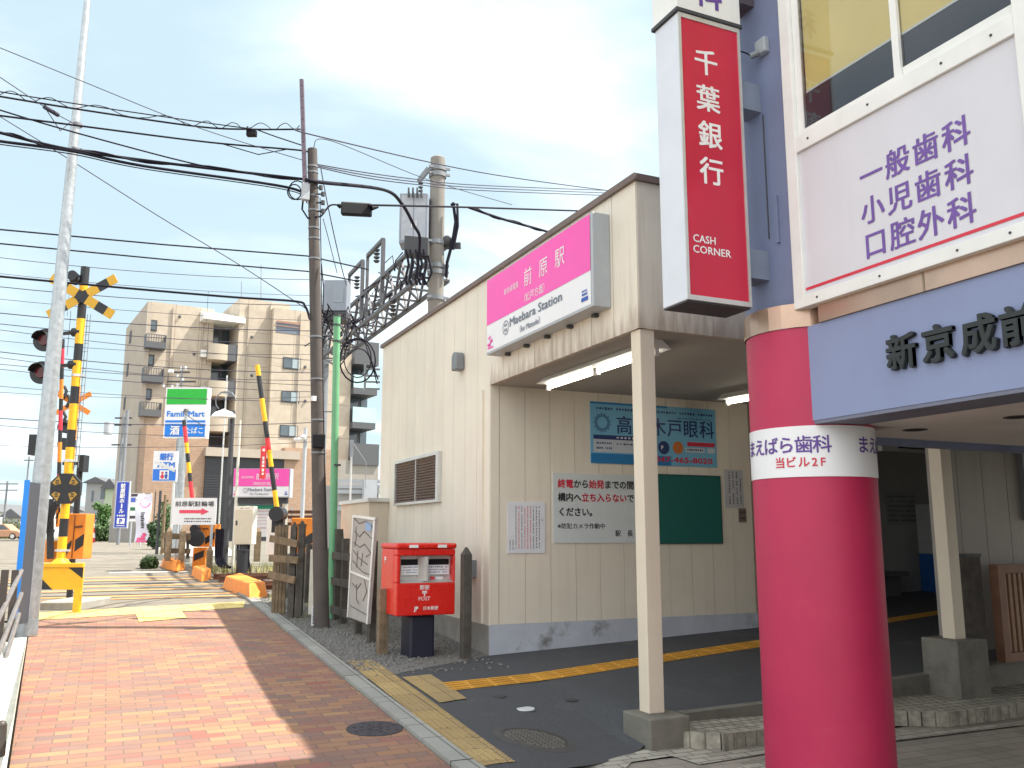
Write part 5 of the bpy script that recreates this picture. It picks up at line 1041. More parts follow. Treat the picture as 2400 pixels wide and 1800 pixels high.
# barrier machine behind
DM = 14.5; a_, c_ = at(100, 1310, DM), at(194, 1310, DM); zm1 = at(150, 1204, DM).z
t = thing('barrier_machine', 'orange barrier machine cabinet with black hatching behind the yellow guard sheet', 'barrier machine', (a_+c_)/2)
x0 = at(152, 1310, DM); b = MB(); b.obox(x0, c_-x0, FH*.3, (0,0,zm1-x0.z)); build(b, 'cabinet', m_org, t, bevel=.01)
b = MB(); k0 = V((x0.x, x0.y, x0.z))-FH*.004; uu = c_-x0; hh = zm1-x0.z
b.poly([k0+uu*.5+V((0,0,hh*.16)), k0+uu*.98+V((0,0,hh*.30)), k0+uu*.98+V((0,0,hh*.56)), k0+uu*.5+V((0,0,hh*.42))]); b.poly([k0+uu*.02+V((0,0,hh*.02)), k0+uu*.3+V((0,0,hh*.3)), k0+uu*.3+V((0,0,hh*.42)), k0+uu*.02+V((0,0,hh*.3))]); build(b, 'black_stripe', m_blk, t)
b = MB(); b.obox(k0+uu*.38+V((0,0,hh*.02)), uu*.02, -FH*.015, (0,0,hh*.96)); b.beam(k0+uu*.45+V((0,0,hh*.70)), k0+uu*.85+V((0,0,hh*.72)), .03); build(b, 'door_trim', m_rust, t)
b = MB(); b.obox(at(96, 1318, DM), uu*.85, FH*.3, (0,0,.34)); build(b, 'motor_box', m_org, t, bevel=.01)
b = MB(); stripes(b, (at(135, 1235, DM+.1), at(147, 795, DM+.1)), .032, (0, 1, 2, 1), (.33, .2, .33, .2)); build(b, 'barrier_arm', [m_org, m_blk, m_txtr], t)
b = MB(); b.beam(at(118, 1310, DM-.1), at(118, 1170, DM-.1), .10); b.beam(at(112, 1250, DM-.15), at(132, 1175, DM-.15), .06)
for k in range(9): a0 = at(random.uniform(100, 145), random.uniform(1170, 1300), DM-.2); b.tube([a0, a0+V((random.uniform(-.1,.1), 0, random.uniform(-.2,.1))), a0+V((random.uniform(-.15,.15), 0, random.uniform(-.35,-.1)))], .012, 4)
build(b, 'mechanism', m_blk, t)
b = MB(); P = dpanel(64, 1018, 96, 1066, 14.6); P.board(b, .2); tb = solo(b, 'speaker_box', m_blk, 'flat black box beside the left edge of the lighting pole', 'box'); 
b = MB(); b.cyl(P.p(P.w/2, -.9, -.1), P.p(P.w/2, 0, -.1), .03); build(b, 'pole', m_blk, tb)
b = MB(); P = dpanel(180, 1066, 194, 1105, 15.2); P.board(b, .2); b.beam(P.p(0, P.h/2, -.1), P.p(-.3, P.h/2, -.1), .05); b.cyl(P.p(.0, -2.2, -.1), P.p(0, P.h, -.1), .05); solo(b, 'signal_box', m_blk, 'black signal box seen to the right of the striped signal post', 'box')
# far crossing signal
DF = 27.5; t = thing('crossing_signal', 'distant orange and black crossing signal half hidden behind the nearer striped post', 'crossing signal', at(152, 1290, DF)); q0, q1 = at(152, 1290, DF), at(170, 905, DF); q1 = V((q0.x, q0.y, q1.z))
b = MB(); stripes(b, (q0, q1), .066, (0, 1), (.4, .28)); build(b, 'post', [m_org, m_blk], t); crossbuck(at(172, 945, DF-.1), .615, .16, t, [m_org, m_org])
for y_ in (1000, 1040): b = MB(); p = at(148, y_, DF-.1); b.cyl(p, p+FH*.1, .19, n=20); build(b, 'signal_lamp', m_blk, t)
b = MB()
for (x_, y_) in ((150, 905), (158, 925), (148, 965), (155, 985)): b.tube([at(x_, y_, DF-.2), at(x_+6, y_+12, DF-.2), at(x_-3, y_+30, DF-.2)], .05, 5)
build(b, 'fittings', m_blk, t)
# right hand gates
def gate(px_base, px_top, D, body, label, w0, lens):
    q = at(*px_base, D); t = thing('barrier_machine', label, 'barrier machine', (q.x, q.y, zf(q.y)))
    x0, y0, x1, y1 = body; a_, c_ = at(x0, y1, D+.1), at(x1, y1, D+.1); z1 = at(x0, y0, D+.1).z; zb = zf(a_.y); b = MB()
    b.obox(V((a_.x, a_.y, a_.z)), c_-a_, FH*.5, (0,0,z1-a_.z)); cab = build(b, 'cabinet', m_org, t, bevel=.012); uu, hh = c_-a_, z1-a_.z; k0 = V((a_.x, a_.y, a_.z))-FH*.004; b = MB()
    b.poly([k0+uu*.45+V((0,0,hh*.1)), k0+uu+V((0,0,hh*.36)), k0+uu+V((0,0,hh*.66)), k0+uu*.45+V((0,0,hh*.4))]); build(b, 'black_stripe', m_blk, t)
    b = MB(); b.beam(k0+uu*.25+V((0,0,hh*.8))-FH*.01, k0+uu*.6+V((0,0,hh*.8))-FH*.01, .03); build(b, 'latch', m_rust, t)
    e = at(*px_top, D); b = MB(); stripes(b, (q, e), w0, (0, 1, 0, 2, 1), lens); build(b, 'barrier_arm', [m_yel, m_blk, F('arm_red', (.7,.03,.04))], t)
    b = MB(); p = q; b.cyl(p-FH*.12, p+FH*.2, .13, n=18); b.obox(p-RT*.10-V((0,0,.32)), RT*.2, FH*.14, (0,0,.42)); build(b, 'counterweight', m_blk, t); return t, q
t, q = gate((458, 1240), (431, 985), 26.5, (462, 1228, 502, 1282), 'orange barrier machine with a raised striped arm beyond the tracks, behind the bicycle park sign', .058, (.32, .28, .32, .5, .26))
b = MB(); a_ = at(449, 1340, 26.3); c_ = at(480, 1340, 26.3); b.obox(V((a_.x, a_.y, .5)), c_-a_, FH*.3, (0,0,at(460, 1283, 26.3).z-.5)); build(b, 'pedestal', m_org, t, bevel=.02)
b = MB(); k0 = V((a_.x, a_.y, .5))-FH*.004; uu = c_-a_; b.poly([k0+uu*.1+V((0,0,.30)), k0+uu*.85+V((0,0,.42)), k0+uu*.85+V((0,0,.62)), k0+uu*.1+V((0,0,.5))]); build(b, 'pedestal_stripe', m_blk, t)
b = MB(); p = at(462, 1262, 26.1); b.cyl(p-FH*.1, p, .24, n=24); build(b, 'drive_wheel', m_blk, t)
t, q = gate((651, 1205), (603, 856), 15.6, (680, 1214, 740, 1296), 'orange barrier machine with a raised striped arm behind the wooden picket fence', .042, (.42, .42, .3, .22, .3))
b = MB(); a_ = at(690, 1400, 15.7); b.box((a_.x-.2, a_.y-.1, .4), (a_.x+.3, a_.y+.3, at(690, 1298, 15.7).z)); build(b, 'pedestal', F('pedestal_grey', (.1,.09,.08)), t)
p = at(616, 1085, 15.5); b = MB(); P = dpanel(608, 1045, 621, 1122, 15.5, .3); P.board(b, .03); sg = solo(b, 'red_warning_sign', F('warning_red', (.70,.05,.06)), 'narrow red warning plate hanging on the raised near barrier arm', 'sign')
b = MB(); P.marks(b, P.w*.3, P.h*.08, P.w*.7, P.h*.93, 7, .006, True); build(b, 'lettering', m_txtw, sg)
b = MB(); p = at(657, 1240, 15.3); P = dpanel(622, 1212, 642, 1300, 16.4); P.board(b, .15); solo(b, 'white_cabinet', m_white, 'narrow white cabinet behind the plank panel of the picket fence', 'cabinet', bevel=.01)
# orange kerb blocks along the crossing edge
def block(px4, label):
    q = [ong(*p) for p in px4]; b = MB(); z = q[0].z; tp = []
    c = (q[0]+q[1]+q[2]+q[3])/4
    for p in q: v = p.lerp(c, .16); tp.append(V((v.x, v.y, z+.24)))
    b.add([V((p.x, p.y, z-.05)) for p in q]+tp, [(3,2,1,0), (4,5,6,7), (0,1,5,4), (1,2,6,5), (2,3,7,6), (3,0,4,7)]); b_ = b
    nrm = (q[1]-q[0]).cross(q[3]-q[0])
    if nrm.z < 0: b_.f = [f[::-1] for f in b_.f]
    return solo(b, 'kerb_block', m_org, label, 'kerb block', (c.x, c.y, z), 'orange kerb blocks beside the crossing', bevel=.025)
block(((520, 1378), (585, 1408), (630, 1400), (560, 1366)), 'longest orange painted kerb block, nearest to the wooden picket fence')
block(((448, 1348), (472, 1364), (496, 1357), (476, 1340)), 'orange painted kerb block below the far barrier machine')
block(((376, 1328), (412, 1343), (434, 1336), (400, 1320)), 'farthest orange painted kerb block, by the road edge')
# ================================================================ beyond the tracks
def pole(px, y0, y1, D, wpx, label, mt=None, name='steel_pole', cat='pole', top=None, grp=None):
    p = at(px, y1, D); x0 = top if top is not None else px; q = at(x0, y0, D); zb = zf(p.y); b = MB(); r = wpx*D/FPX/2; b.cyl((p.x, p.y, zb-.1), (p.x, p.y, q.z), r, r*.85, 12); o = thing(name, label, cat, (p.x, p.y, zb), grp); build(b, 'shaft', mt or m_lgrey, o); return o, V((p.x, p.y, q.z))
def board_sign(name, label, box, D, mt, legs=(), back=.06, frame=None, yaw=0):
    P = dpanel(box[0], box[1], box[2], box[3], D, yaw); t = thing(name, label, 'sign', P.p(P.w/2, 0)); b = MB(); P.board(b, back); build(b, 'board', mt, t)
    for fx in legs:
        p = P.p(P.w*fx, 0, -back-.04); b = MB(); b.cyl((p.x, p.y, zf(p.y)-.1), (p.x, p.y, p.z+P.h*.8), .04, n=10); build(b, 'leg', m_lgrey, t)
    return P, t
# convenience store pole sign
P, t = board_sign('store_pole_sign', 'tall green, white and blue convenience store sign on a pole before the apartments', (382, 908, 482, 1026), 34, m_wsign, (), .35)
b = MB(); P.frect(b, .03, .66, .97, .97, .01); build(b, 'green_face', m_sgreen, t); b = MB(); P.frect(b, .03, .30, .97, .345, .01); P.frect(b, .03, .02, .97, .275, .01); P.text(b, 'FamilyMart', .5*P.w, .42*P.h, .155*P.h, 'C', .012, .02, fit=.88*P.w); build(b, 'blue_face', F('store_blue', (.0,.19,.70), .4), t)
b = MB(); P.text(b, '酒', .27*P.w, .075*P.h, .19*P.h, 'C', .02, .02); P.text(b, 'たばこ', .72*P.w, .09*P.h, .14*P.h, 'C', .02, .012, fit=.42*P.w); build(b, 'white_lettering', m_txtw, t)
p = P.p(P.w*.42, 0, -.18); b = MB(); b.cyl((p.x, p.y, .8), (p.x, p.y, p.z+.2), .17, .17, 20); build(b, 'pole', m_galv, t)
P, t = board_sign('cash_machine_sign', 'white and blue cash machine sign with toilet symbols left of the store pole', (356, 1057, 412, 1128), 33, m_wsign, (), .12)
b = MB(); P.text(b, '銀行', .55*P.w, .72*P.h, .24*P.h, 'C', .012, .03, fit=.55*P.w); P.text(b, 'ATM', .55*P.w, .46*P.h, .24*P.h, 'C', .012, .03, fit=.72*P.w); P.frect(b, .02, .02, .98, .40, .01); build(b, 'blue_face', F('atm_blue', (.02,.17,.66), .4), t)
b = MB(); P.frect(b, .31, .06, .70, .36, .02); build(b, 'white_square', m_wsign, t)
def figure(mb, P, x, y, s, skirt):
    disc(mb, P, x, y+s*.8, s*.16, .03, 12)
    mb.poly([P.p(x-s*.22, y+s*.58, .03), P.p(x-s*.12, y, .03), P.p(x+s*.12, y, .03), P.p(x+s*.22, y+s*.58, .03)] if not skirt else [P.p(x-s*.05, y, .03), P.p(x+s*.05, y, .03), P.p(x+s*.28, y+s*.25, .03), P.p(x+s*.1, y+s*.6, .03), P.p(x-s*.1, y+s*.6, .03), P.p(x-s*.28, y+s*.25, .03)])
b = MB(); figure(b, P, P.w*.43, P.h*.08, P.h*.25, True); build(b, 'red_figure', m_txtr, t); b = MB(); figure(b, P, P.w*.59, P.h*.08, P.h*.25, False); build(b, 'blue_figure', m_txtb, t)
b = MB(); p = P.p(P.w*.9, 0, -.06); b.cyl((p.x, p.y, .8), (p.x, p.y, p.z), .05, n=10); build(b, 'pole', m_alu, t)
o, tp = pole(419, 966, 1240, 27.5, 8, 'slim grey pole in front of the store sign with a slanting arm', m_galv, top=430)
b = MB(); a_ = at(364, 1083, 27.4); c_ = at(410, 1103, 27.4); b.beam(a_, c_, .09); build(b, 'slanting_arm', m_alu, o); b = MB(); b.beam(at(430, 968, 27.4), at(478, 1000, 27.4), .02); b.cyl(tp, tp+V((0,0,.1)), .1, .06, 10); build(b, 'top_bracket', m_dark, o)
# arrow sign
P, t = board_sign('bicycle_park_sign', 'white bicycle park sign with a red arrow pointing right', (402, 1167, 505, 1230), 25.8, m_wsign, (.12, .9), .03)
b = MB(); P.text(b, '前原駅駐輪場', .5*P.w, .70*P.h, .21*P.h, 'C', .008, .015, fit=.88*P.w); P.marks(b, .28*P.w, .20*P.h, .9*P.w, .25*P.h, 15, .008); P.marks(b, .28*P.w, .10*P.h, .9*P.w, .15*P.h, 12, .008); build(b, 'black_lettering', m_txtk, t)
b = MB(); P.frect(b, .16, .43, .66, .55, .008); b.poly([P.p(.66*P.w, .36*P.h, .008), P.p(.84*P.w, .49*P.h, .008), P.p(.66*P.w, .62*P.h, .008)]); build(b, 'red_arrow', F('arrow_red', (.78,.06,.12), .45), t)
# blue hall sign
P, t = board_sign('hall_sign', 'tall blue sign with white upright lettering and a parking letter, leftmost sign across the tracks', (265, 1128, 298, 1238), 46, F('hall_frame', (.45,.5,.62)), (), .1)
b = MB(); P.frect(b, .08, .02, .92, .98, .012); build(b, 'blue_face', m_dblue, t); b = MB(); s = P.h*.108
for i, ch in enumerate('前原駅ホール'):
    if ch == 'ー': b.poly([P.p(P.w*.46, P.h*(.955-.107*i)-s*.95, .022), P.p(P.w*.56, P.h*(.955-.107*i)-s*.95, .022), P.p(P.w*.56, P.h*(.955-.107*i)-s*.1, .022), P.p(P.w*.46, P.h*(.955-.107*i)-s*.1, .022)])
    else: P.text(b, ch, P.w*.51, P.h*(.955-.107*i)-s*.88, s, 'C', .022, .03)
P.marks(b, .2*P.w, .245*P.h, .82*P.w, .285*P.h, 4, .022); P.frect(b, .24, .09, .80, .215, .022); P.frect(b, .22, .045, .82, .06, .022); build(b, 'white_lettering', m_txtw, t); b = MB(); P.text(b, 'P', P.w*.52, P.h*.105, P.h*.13, 'C', .03, .03); build(b, 'parking_letter', m_dblue, t)
b = MB(); p = P.p(P.w*.3, 0, -.2); b.cyl((p.x, p.y, .9), (p.x, p.y, at(281, 960, 46).z), .09, n=14); build(b, 'pole', m_grey, t)
# banner and tenant board
P, t = board_sign('tenant_board', 'white board with dark and green stripes partly behind the upright banner', (302, 1156, 332, 1222), 43, m_wsign, (.1, .9), .1)
b = MB(); P.frect(b, .04, .88, 1, .98, .012); P.frect(b, .04, .1, .9, .2, .012); build(b, 'dark_stripe', F('tenant_dark', (.06,.045,.06)), t); b = MB(); P.frect(b, .04, .38, .9, .5, .012); build(b, 'green_stripe', F('tenant_green', (.03,.16,.07)), t); b = MB(); P.frect(b, .05, .68, .4, .84, .012); P.marks(b, .45*P.w, .7*P.h, .9*P.w, .8*P.h, 5, .012); build(b, 'blue_print', F('tenant_blue', (.08,.12,.5)), t)
Dn = 40; t = thing('upright_banner', 'white upright banner with a pink swirl and pink foot', 'banner', at(338, 1272, Dn)); b = MB(); vs_ = []; nV = 14
def bn(u, v): return at(322+(355-322)*u-8*(1-v), 1271-(1271-1158)*v, Dn)+FH*(.12*math.sin(v*7+u*2))
for j in range(nV+1):
    for i in range(7): vs_.append(bn(i/6, j/nV))
b.add(vs_, [(j*7+i, j*7+i+1, j*7+i+8, j*7+i+7) for j in range(nV) for i in range(6)], True); b.add([v+FH*.02 for v in vs_], [(j*7+i, j*7+i+7, j*7+i+8, j*7+i+1) for j in range(nV) for i in range(6)], True); build(b, 'cloth', F('banner_white', (.70,.70,.82), .7), t)
b = MB()
for k in range(22): a0, a1 = .6+k*.25, .6+(k+1)*.25; c_ = (.58, .83); b.poly([bn(c_[0]+r_*math.cos(a_)*1.0, c_[1]+r_*math.sin(a_)*.33)-FH*.03 for r_, a_ in ((.27, a0), (.27+.10*k/22, a0), (.27+.10*(k+1)/22, a1), (.27, a1))])
for (u0, v0, u1, v1) in ((.15,.03,.4,.10), (.4,.05,.7,.14), (.5,.13,.8,.19), (.1,.0,.9,.04)): b.poly([bn(u0,v0)-FH*.03, bn(u1,v0)-FH*.03, bn(u1,v1)-FH*.03, bn(u0,v1)-FH*.03])
build(b, 'pink_print', F('banner_pink', (.72,.10,.25)), t); b = MB()
for k in range(9): v0 = .60-.038*k; b.poly([bn(.40+.06*(k%2),v0)-FH*.03, bn(.72-.05*(k%3),v0-.008)-FH*.03, bn(.68,v0+.02)-FH*.03, bn(.45,v0+.022)-FH*.03])
build(b, 'black_print', m_txtk, t)
b = MB(); p = at(357, 1272, Dn); b.cyl((p.x, p.y, .9), (p.x, p.y, at(357, 1152, Dn).z), .025, n=8); build(b, 'pole', m_dark, t)
# street lamp with white shade, dark posts
o, tp = pole(528, 962, 1300, 25.5, 13, 'dark steel pole with a round white street lamp on top', m_dark, 'street_lamp', 'street lamp', top=541)
p = at(524, 978, 25.2); b = MB()
n = 16
prof = ((.36, 0), (.33, .06), (.24, .15), (.1, .2), (.03, .24)); vs_ = []
for r_, z_ in prof:
    for i in range(n): a_ = 2*math.pi*i/n; vs_.append(p+RT*r_*math.cos(a_)+FH*r_*.8*math.sin(a_)+V((0,0,z_)))
b.add(vs_, [(j*n+i, j*n+(i+1)%n, (j+1)*n+(i+1)%n, (j+1)*n+i) for j in range(4) for i in range(n)], True); b.poly(vs_[:n]); build(b, 'lamp_shade', m_white, o)
b = MB(); b.beam(p+V((0,0,.12)), tp-V((0,0,.2)), .05); build(b, 'arm', m_alu, o)
pole(547, 985, 1290, 25.2, 7, 'pale pipe clamped beside the dark street lamp pole', m_lconc, 'pipe', 'pipe', top=552)
o, tp = pole(521, 880, 1085, 30, 4, 'thin pole with cross arms and wires rising before the apartment balconies', m_alu, 'wire_pole', top=528); b = MB(); b.beam(tp-RT*.2-V((0,0,.6)), tp+RT*.2-V((0,0,.6)), .05); b.tube([tp+V((0,0,-.9))+RT*(.35*math.cos(k*.5))+V((0,0,.35*math.sin(k*.5))) for k in range(9)], .02, 5); build(b, 'cross_arm', m_grey, o)
o, tp = pole(707, 1003, 1240, 24, 10, 'pale pole with a small security camera left of the utility pole', m_lgrey, 'camera_pole', top=713); b = MB(); q = at(700, 1030, 23.9); b.cyl(q-RT*.12, q+RT*.1, .06, n=10); b.sphere(q+RT*.12+V((0,0,.05)), .08); build(b, 'camera', m_white, o)
o, tp = pole(822, 1040, 1125, 24, 5, 'thin pale pole with a lamp head rising over the platform wall', m_alu, 'antenna_pole', top=824); b = MB(); b.beam(tp-V((0,0,.35)), tp+V((0,0,.1)), .09); b.tube([tp+RT*.05, tp+RT*.4-V((0,0,.5)), tp+RT*.4-V((0,0,1.2))], .01, 4); build(b, 'fitting', m_grey, o)
# far station sign and information board
P = dpanel(545, 1098, 679, 1166, 27.5, -.02)
station_sign(P, .35, 'distant pink and white station sign across the tracks between the barrier arms', 'sign', ('津田沼', 'Tsudanuma'), False)
b = MB(); P2 = dpanel(548, 1166, 672, 1180, 27.6); 
t = thing('sign_stand', 'dark steel stand carrying the distant pink station sign', 'stand', P2.p(P2.w/2, 0)); P2.board(b, .2); build(b, 'beam', m_dark, t)
for fx in (.03, .97): b = MB(); p = P2.p(P2.w*fx, 0, -.1); b.box((p.x-.06, p.y-.06, .6), (p.x+.06, p.y+.06, p.z)); build(b, 'leg', m_lconc if fx > .5 else m_lgrey, t)
P, t = board_sign('information_board', 'white information board with a green header under the distant station sign', (556, 1184, 650, 1258), 27.9, m_wsign, (.05, .95), .06)
b = MB(); P.frect(b, 0, .88, 1, 1, .012); build(b, 'green_header', F('header_green', (.01,.33,.20)), t); b = MB()
for k in range(5): P.frect(b, .4, .8-.1*k, .93, .81-.1*k, .012)
P.marks(b, .4*P.w, .25*P.h, .9*P.w, .3*P.h, 9, .012); build(b, 'print', F('print_rose', (.55,.25,.3)), t)
P = dpanel(546, 1186, 590, 1276, 24.2); t = thing('relay_cabinet', 'beige relay cabinet on a post beside the tracks', 'cabinet', P.p(P.w/2, -.6, -.2)); b = MB(); P.board(b, .4); build(b, 'box', m_cream, t, bevel=.01); b = MB(); P.slab(b, .02, .02, P.w-.02, P.h-.1, 0, .012); d_ = build(b, 'door', F('cabinet_door', (.60,.54,.42)), t); b = MB(); P.slab(b, .05, P.h*.5, .09, P.h*.62, .012, .03); build(b, 'handle', m_dark, d_); b = MB(); P.marks(b, .15, P.h*.93, P.w-.12, P.h*.95, 5, .003); build(b, 'vent', m_dark, t)
b = MB(); p = P.p(P.w*.5, 0, -.2); b.box((p.x-.12, p.y-.1, .45), (p.x+.12, p.y+.1, p.z)); build(b, 'post', m_dark, t); b = MB()
for fx in (.2, .35, .8): p = P.p(P.w*fx, 0, -.1); b.tube([p, p-V((0,0,.4)), p+V((.1,0,-.9))], .03, 6)
build(b, 'conduit', m_cable, t)
b = MB(); p = at(567, 1325, 23.8); b.cyl((p.x, p.y, .5), (p.x, p.y, at(567, 1292, 23.8).z), .15, n=16); b.cyl((p.x, p.y, at(567, 1292, 23.8).z), (p.x, p.y, at(567, 1288, 23.8).z), .17, n=16); solo(b, 'black_bin', m_blk, 'squat black drum under the beige relay cabinet', 'drum', (p.x, p.y, .5))
b = MB()
for k in range(4): b.tube(spl(((508+5*k, 1240, 24.6), (506+5*k, 1300, 24.6), (510+6*k, 1322, 24.5), (525+5*k, 1330, 24.3))), .035, 6)
solo(b, 'cable_ducts', m_cable, 'bundle of black ducts bending at the foot of the dark street lamp pole', 'ducts')
# far low timber fence and planter
for i, (px, y0, y1) in enumerate(((393, 1235, 1310), (425, 1235, 1312), (490, 1280, 1330), (602, 1236, 1312))):
    post(px, y0, y1, 25.2, .16, ('leftmost old timber post across the tracks', 'second old timber post across the tracks left of the far barrier', 'grey post stub just right of the far barrier pedestal', 'lone brown timber post right of the relay cabinet')[i], m_wood)
t = thing('plank_rails', 'old horizontal timber rails between the far posts across the tracks', 'fence', at(410, 1300, 25.4)); b = MB(); b.beam(at(378, 1255, 25.4), at(446, 1259, 25.4), .05, .16); b.beam(at(378, 1290, 25.4), at(446, 1292, 25.4), .05, .14); build(b, 'rail', m_wood, t); b = MB()
for x_ in (388, 440): b.beam(at(x_, 1250, 25.5), at(x_, 1310, 25.5), .08)
build(b, 'stake', m_woodd, t)
b = MB(); a_ = ong(345, 1312); c_ = ong(445, 1316); b.obox(V((a_.x, a_.y, .5)), c_-a_, V((0, .5, 0)), (0,0,.42)); solo(b, 'planter_wall', m_conc, 'low dark concrete kerb wall at the far right road edge', 'low wall')
pole(368, 1150, 1280, 30, 7, 'dark thin post beside the upright banner', m_dark, 'post', 'post'); pole(380, 1160, 1282, 30, 8, 'wooden post beside the upright banner', m_wood, 'timber_post', 'post')
# platform wall and railing across the tracks
a_, c_ = at(660, 1252, 27), at(930, 1262, 27); t = thing('platform_wall', 'grey panelled platform wall across the tracks right of the green pole', 'wall', (a_+c_)/2); b = MB(); zt_ = at(830, 1138, 27).z
b.obox(V((at(793, 1, 27).x, at(793, 1, 27).y, .5)), c_-at(793, 1262, 27), FH*.15, (0,0,zt_-.5)); build(b, 'panel', M('platform_grey', (.33,.33,.32), .6, .1, 1, streak=.2), t)
b = MB()
for y_ in (1128, 1140, 1152, 1192): b.beam(at(790, y_, 26.9), at(932, y_+1, 26.9), .06, .12)
build(b, 'rail', m_lgrey, t)
b = MB(); q = at(877, 1125, 26.5); b.box((q.x-.3, q.y, .5), (q.x+.1, q.y+.2, q.z)); build(b, 'pillar', m_lgrey, t)
t = thing('platform_fence', 'low pale fence with brown rails behind the near barrier machine', 'fence', at(690, 1230, 28)); b = MB()
for y_ in (1200, 1212, 1228): b.beam(at(655, y_, 28), at(760, y_, 28), .05, .1)
build(b, 'rail', m_rust, t); b = MB()
for k in range(5): x_ = 660+k*24; b.beam(at(x_, 1190, 28.1), at(x_, 1260, 28.1), .06)
build(b, 'post', m_lgrey, t)
# ---------------------------------------------------------------- beige apartment block
ang = math.radians(7); AU = V((math.cos(ang), math.sin(ang), 0)); AN = V((math.sin(ang), -math.cos(ang), 0)); AO = at(316, 1280, 70); AO.z = zf(AO.y)
t_apt = thing('apartment_building', 'beige tiled apartment block with small grey balconies beyond the tracks', 'building', AO)
def ap(x, y, d=0): return onplane(x, y, AO+AN*d, AN)
def au(x, y, d=0): p = ap(x, y, d); return (p-AO).dot(AU), p.z
def ablock(mb, x0u, x1u, z0, z1, d0, d1): mb.obox(AO+AU*x0u-V((0,0,AO.z-z0))-AN*d1*-1, AU*(x1u-x0u), -AN*(d1-d0), (0,0,z1-z0))
zg_ = AO.z-.3
def ux(x, y=1000, d=0): return au(x, y, d)[0]
def zy(y, x=450, d=0): return au(x, y, d)[1]
dA, dC, dD = 0, 1.3, 2.4
uA0, uA1 = 0, ux(487, 1000, dA); uC0, uC1 = ux(553, 900, dC), ux(640, 900, dC)+1.2; uD0, uD1 = ux(632, 950, dD), ux(822, 900, dD)
b = MB(); ablock(b, uA0, uA1+.0, zg_, zy(712, 400), -11, dA); ablock(b, uC0, uC1, zg_, zy(704, 610, dC), -11, dC); ablock(b, uD0, uD1, zg_+2.6, zy(728, 700, dD), -11, dD); build(b, 'wall', m_apt, t_apt)
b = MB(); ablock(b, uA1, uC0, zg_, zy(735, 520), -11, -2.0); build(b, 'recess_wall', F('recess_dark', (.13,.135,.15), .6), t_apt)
b = MB(); ablock(b, -.35, uA0-.01, zg_, zy(712, 400)-.1, -11, .25); build(b, 'corner_pier', m_apts, t_apt)
b = MB(); us0, us1 = ux(472, 735, .5), ux(568, 745, .5); o_ = AO+AU*us0; zz0 = zy(758, 520, .5)
b.prism([AO+AU*us0+AN*(-2.2)+V((0,0,zz0-AO.z+1.5)), AO+AU*us0+AN*1.5+V((0,0,zz0-AO.z+.5)), AO+AU*us0+AN*1.6+V((0,0,zz0-AO.z)), AO+AU*us0+AN*(-2.2)+V((0,0,zz0-AO.z))], AU*(us1-us0)); build(b, 'canopy_roof', m_white, t_apt)
hb = zy(815, 520)-zy(900, 520)
for k, (yt, yb) in enumerate(((808, 845), (893, 930), (978, 1012))):
    u0, u1, um = ux(489, yt, 1.0), ux(570, yt, 1.0), ux(534, yt, 1.0); z1, z0 = zy(yt, 520, 1.0), zy(yb, 520, 1.0)
    b = MB(); n_ = 10; pts = [AO+AU*(u0+(um-u0)*i/n_)+AN*(.9+.45*math.sin(math.pi*min(1, .15+i/n_*.6)))+V((0,0,z0-AO.z)) for i in range(n_+1)] + [AO+AU*um-AN*1.9+V((0,0,z0-AO.z)), AO+AU*u0-AN*1.9+V((0,0,z0-AO.z))]
    b.prism(pts, (0,0,z1-z0)); build(b, 'curved_balcony', M('balcony_cream', (.44,.38,.30), .7, .06, 1), t_apt)
    b = MB(); ablock(b, um+.01, u1, z0, z1+.05, -1.9, 1.25); build(b, 'grey_balcony', m_balc, t_apt)
    b = MB(); ablock(b, u0+.5, u0+1.4, z1+.1, z1+1.7, -2.05, -1.95); ablock(b, um+.2, um+1.0, z1+.1, z1+1.9, -2.05, -1.95); build(b, 'balcony_door', m_dglass, t_apt)
for (wx0, wy0, wx1, wy1, bx0, by0, bx1, by1) in ((347, 750, 369, 776, 343, 783, 391, 816), (341, 832, 362, 858, 337, 862, 385, 895), (335, 912, 356, 938, 330, 943, 380, 976)):
    u0, u1 = ux(wx0, wy0), ux(wx1, wy0); z1, z0 = zy(wy0, 360), zy(wy1, 360); b = MB(); ablock(b, u0, u1, z0, z1, .005, .05); w_ = build(b, 'window', m_dark, t_apt); b = MB(); ablock(b, u0+.12, u1-.12, z0+.12, z1-.12, .05, .07); build(b, 'pane', m_dglass, w_)
    u0, u1 = ux(bx0, by0, .9), ux(bx1, by0, .9); z1, z0 = zy(by0, 360, .9), zy(by1, 360, .9); b = MB(); ablock(b, u0, u1, z0, z0+.55, .01, .95); ablock(b, u0, u1, z1-.06, z1, .88, .95)
    for k in range(9): ablock(b, u0+(u1-u0-.05)*k/8, u0+(u1-u0-.05)*k/8+.05, z0+.55, z1-.06, .9, .94)
    ablock(b, u0, u0+.05, z0+.55, z1, .01, .9); ablock(b, u1-.05, u1, z0+.55, z1, .01, .9); build(b, 'small_balcony', m_balc, t_apt)
for (wx0, wy0, wx1, wy1) in ((664, 838, 705, 866), (660, 917, 702, 944), (656, 997, 698, 1025)):
    u0, u1 = ux(wx0, wy0, dD), ux(wx1, wy0, dD); z1, z0 = zy(wy0, 680, dD), zy(wy1, 680, dD); b = MB(); ablock(b, u0, u1, z0, z1, dD+.005, dD+.06); w_ = build(b, 'window', m_dark, t_apt)
    for f0, f1, mt in ((.03, .49, m_dglass), (.52, .97, m_curtain)): b = MB(); ablock(b, u0+(u1-u0)*f0, u0+(u1-u0)*f1, z0+.12, z1-.08, dD+.06, dD+.08); build(b, 'pane', mt, w_)
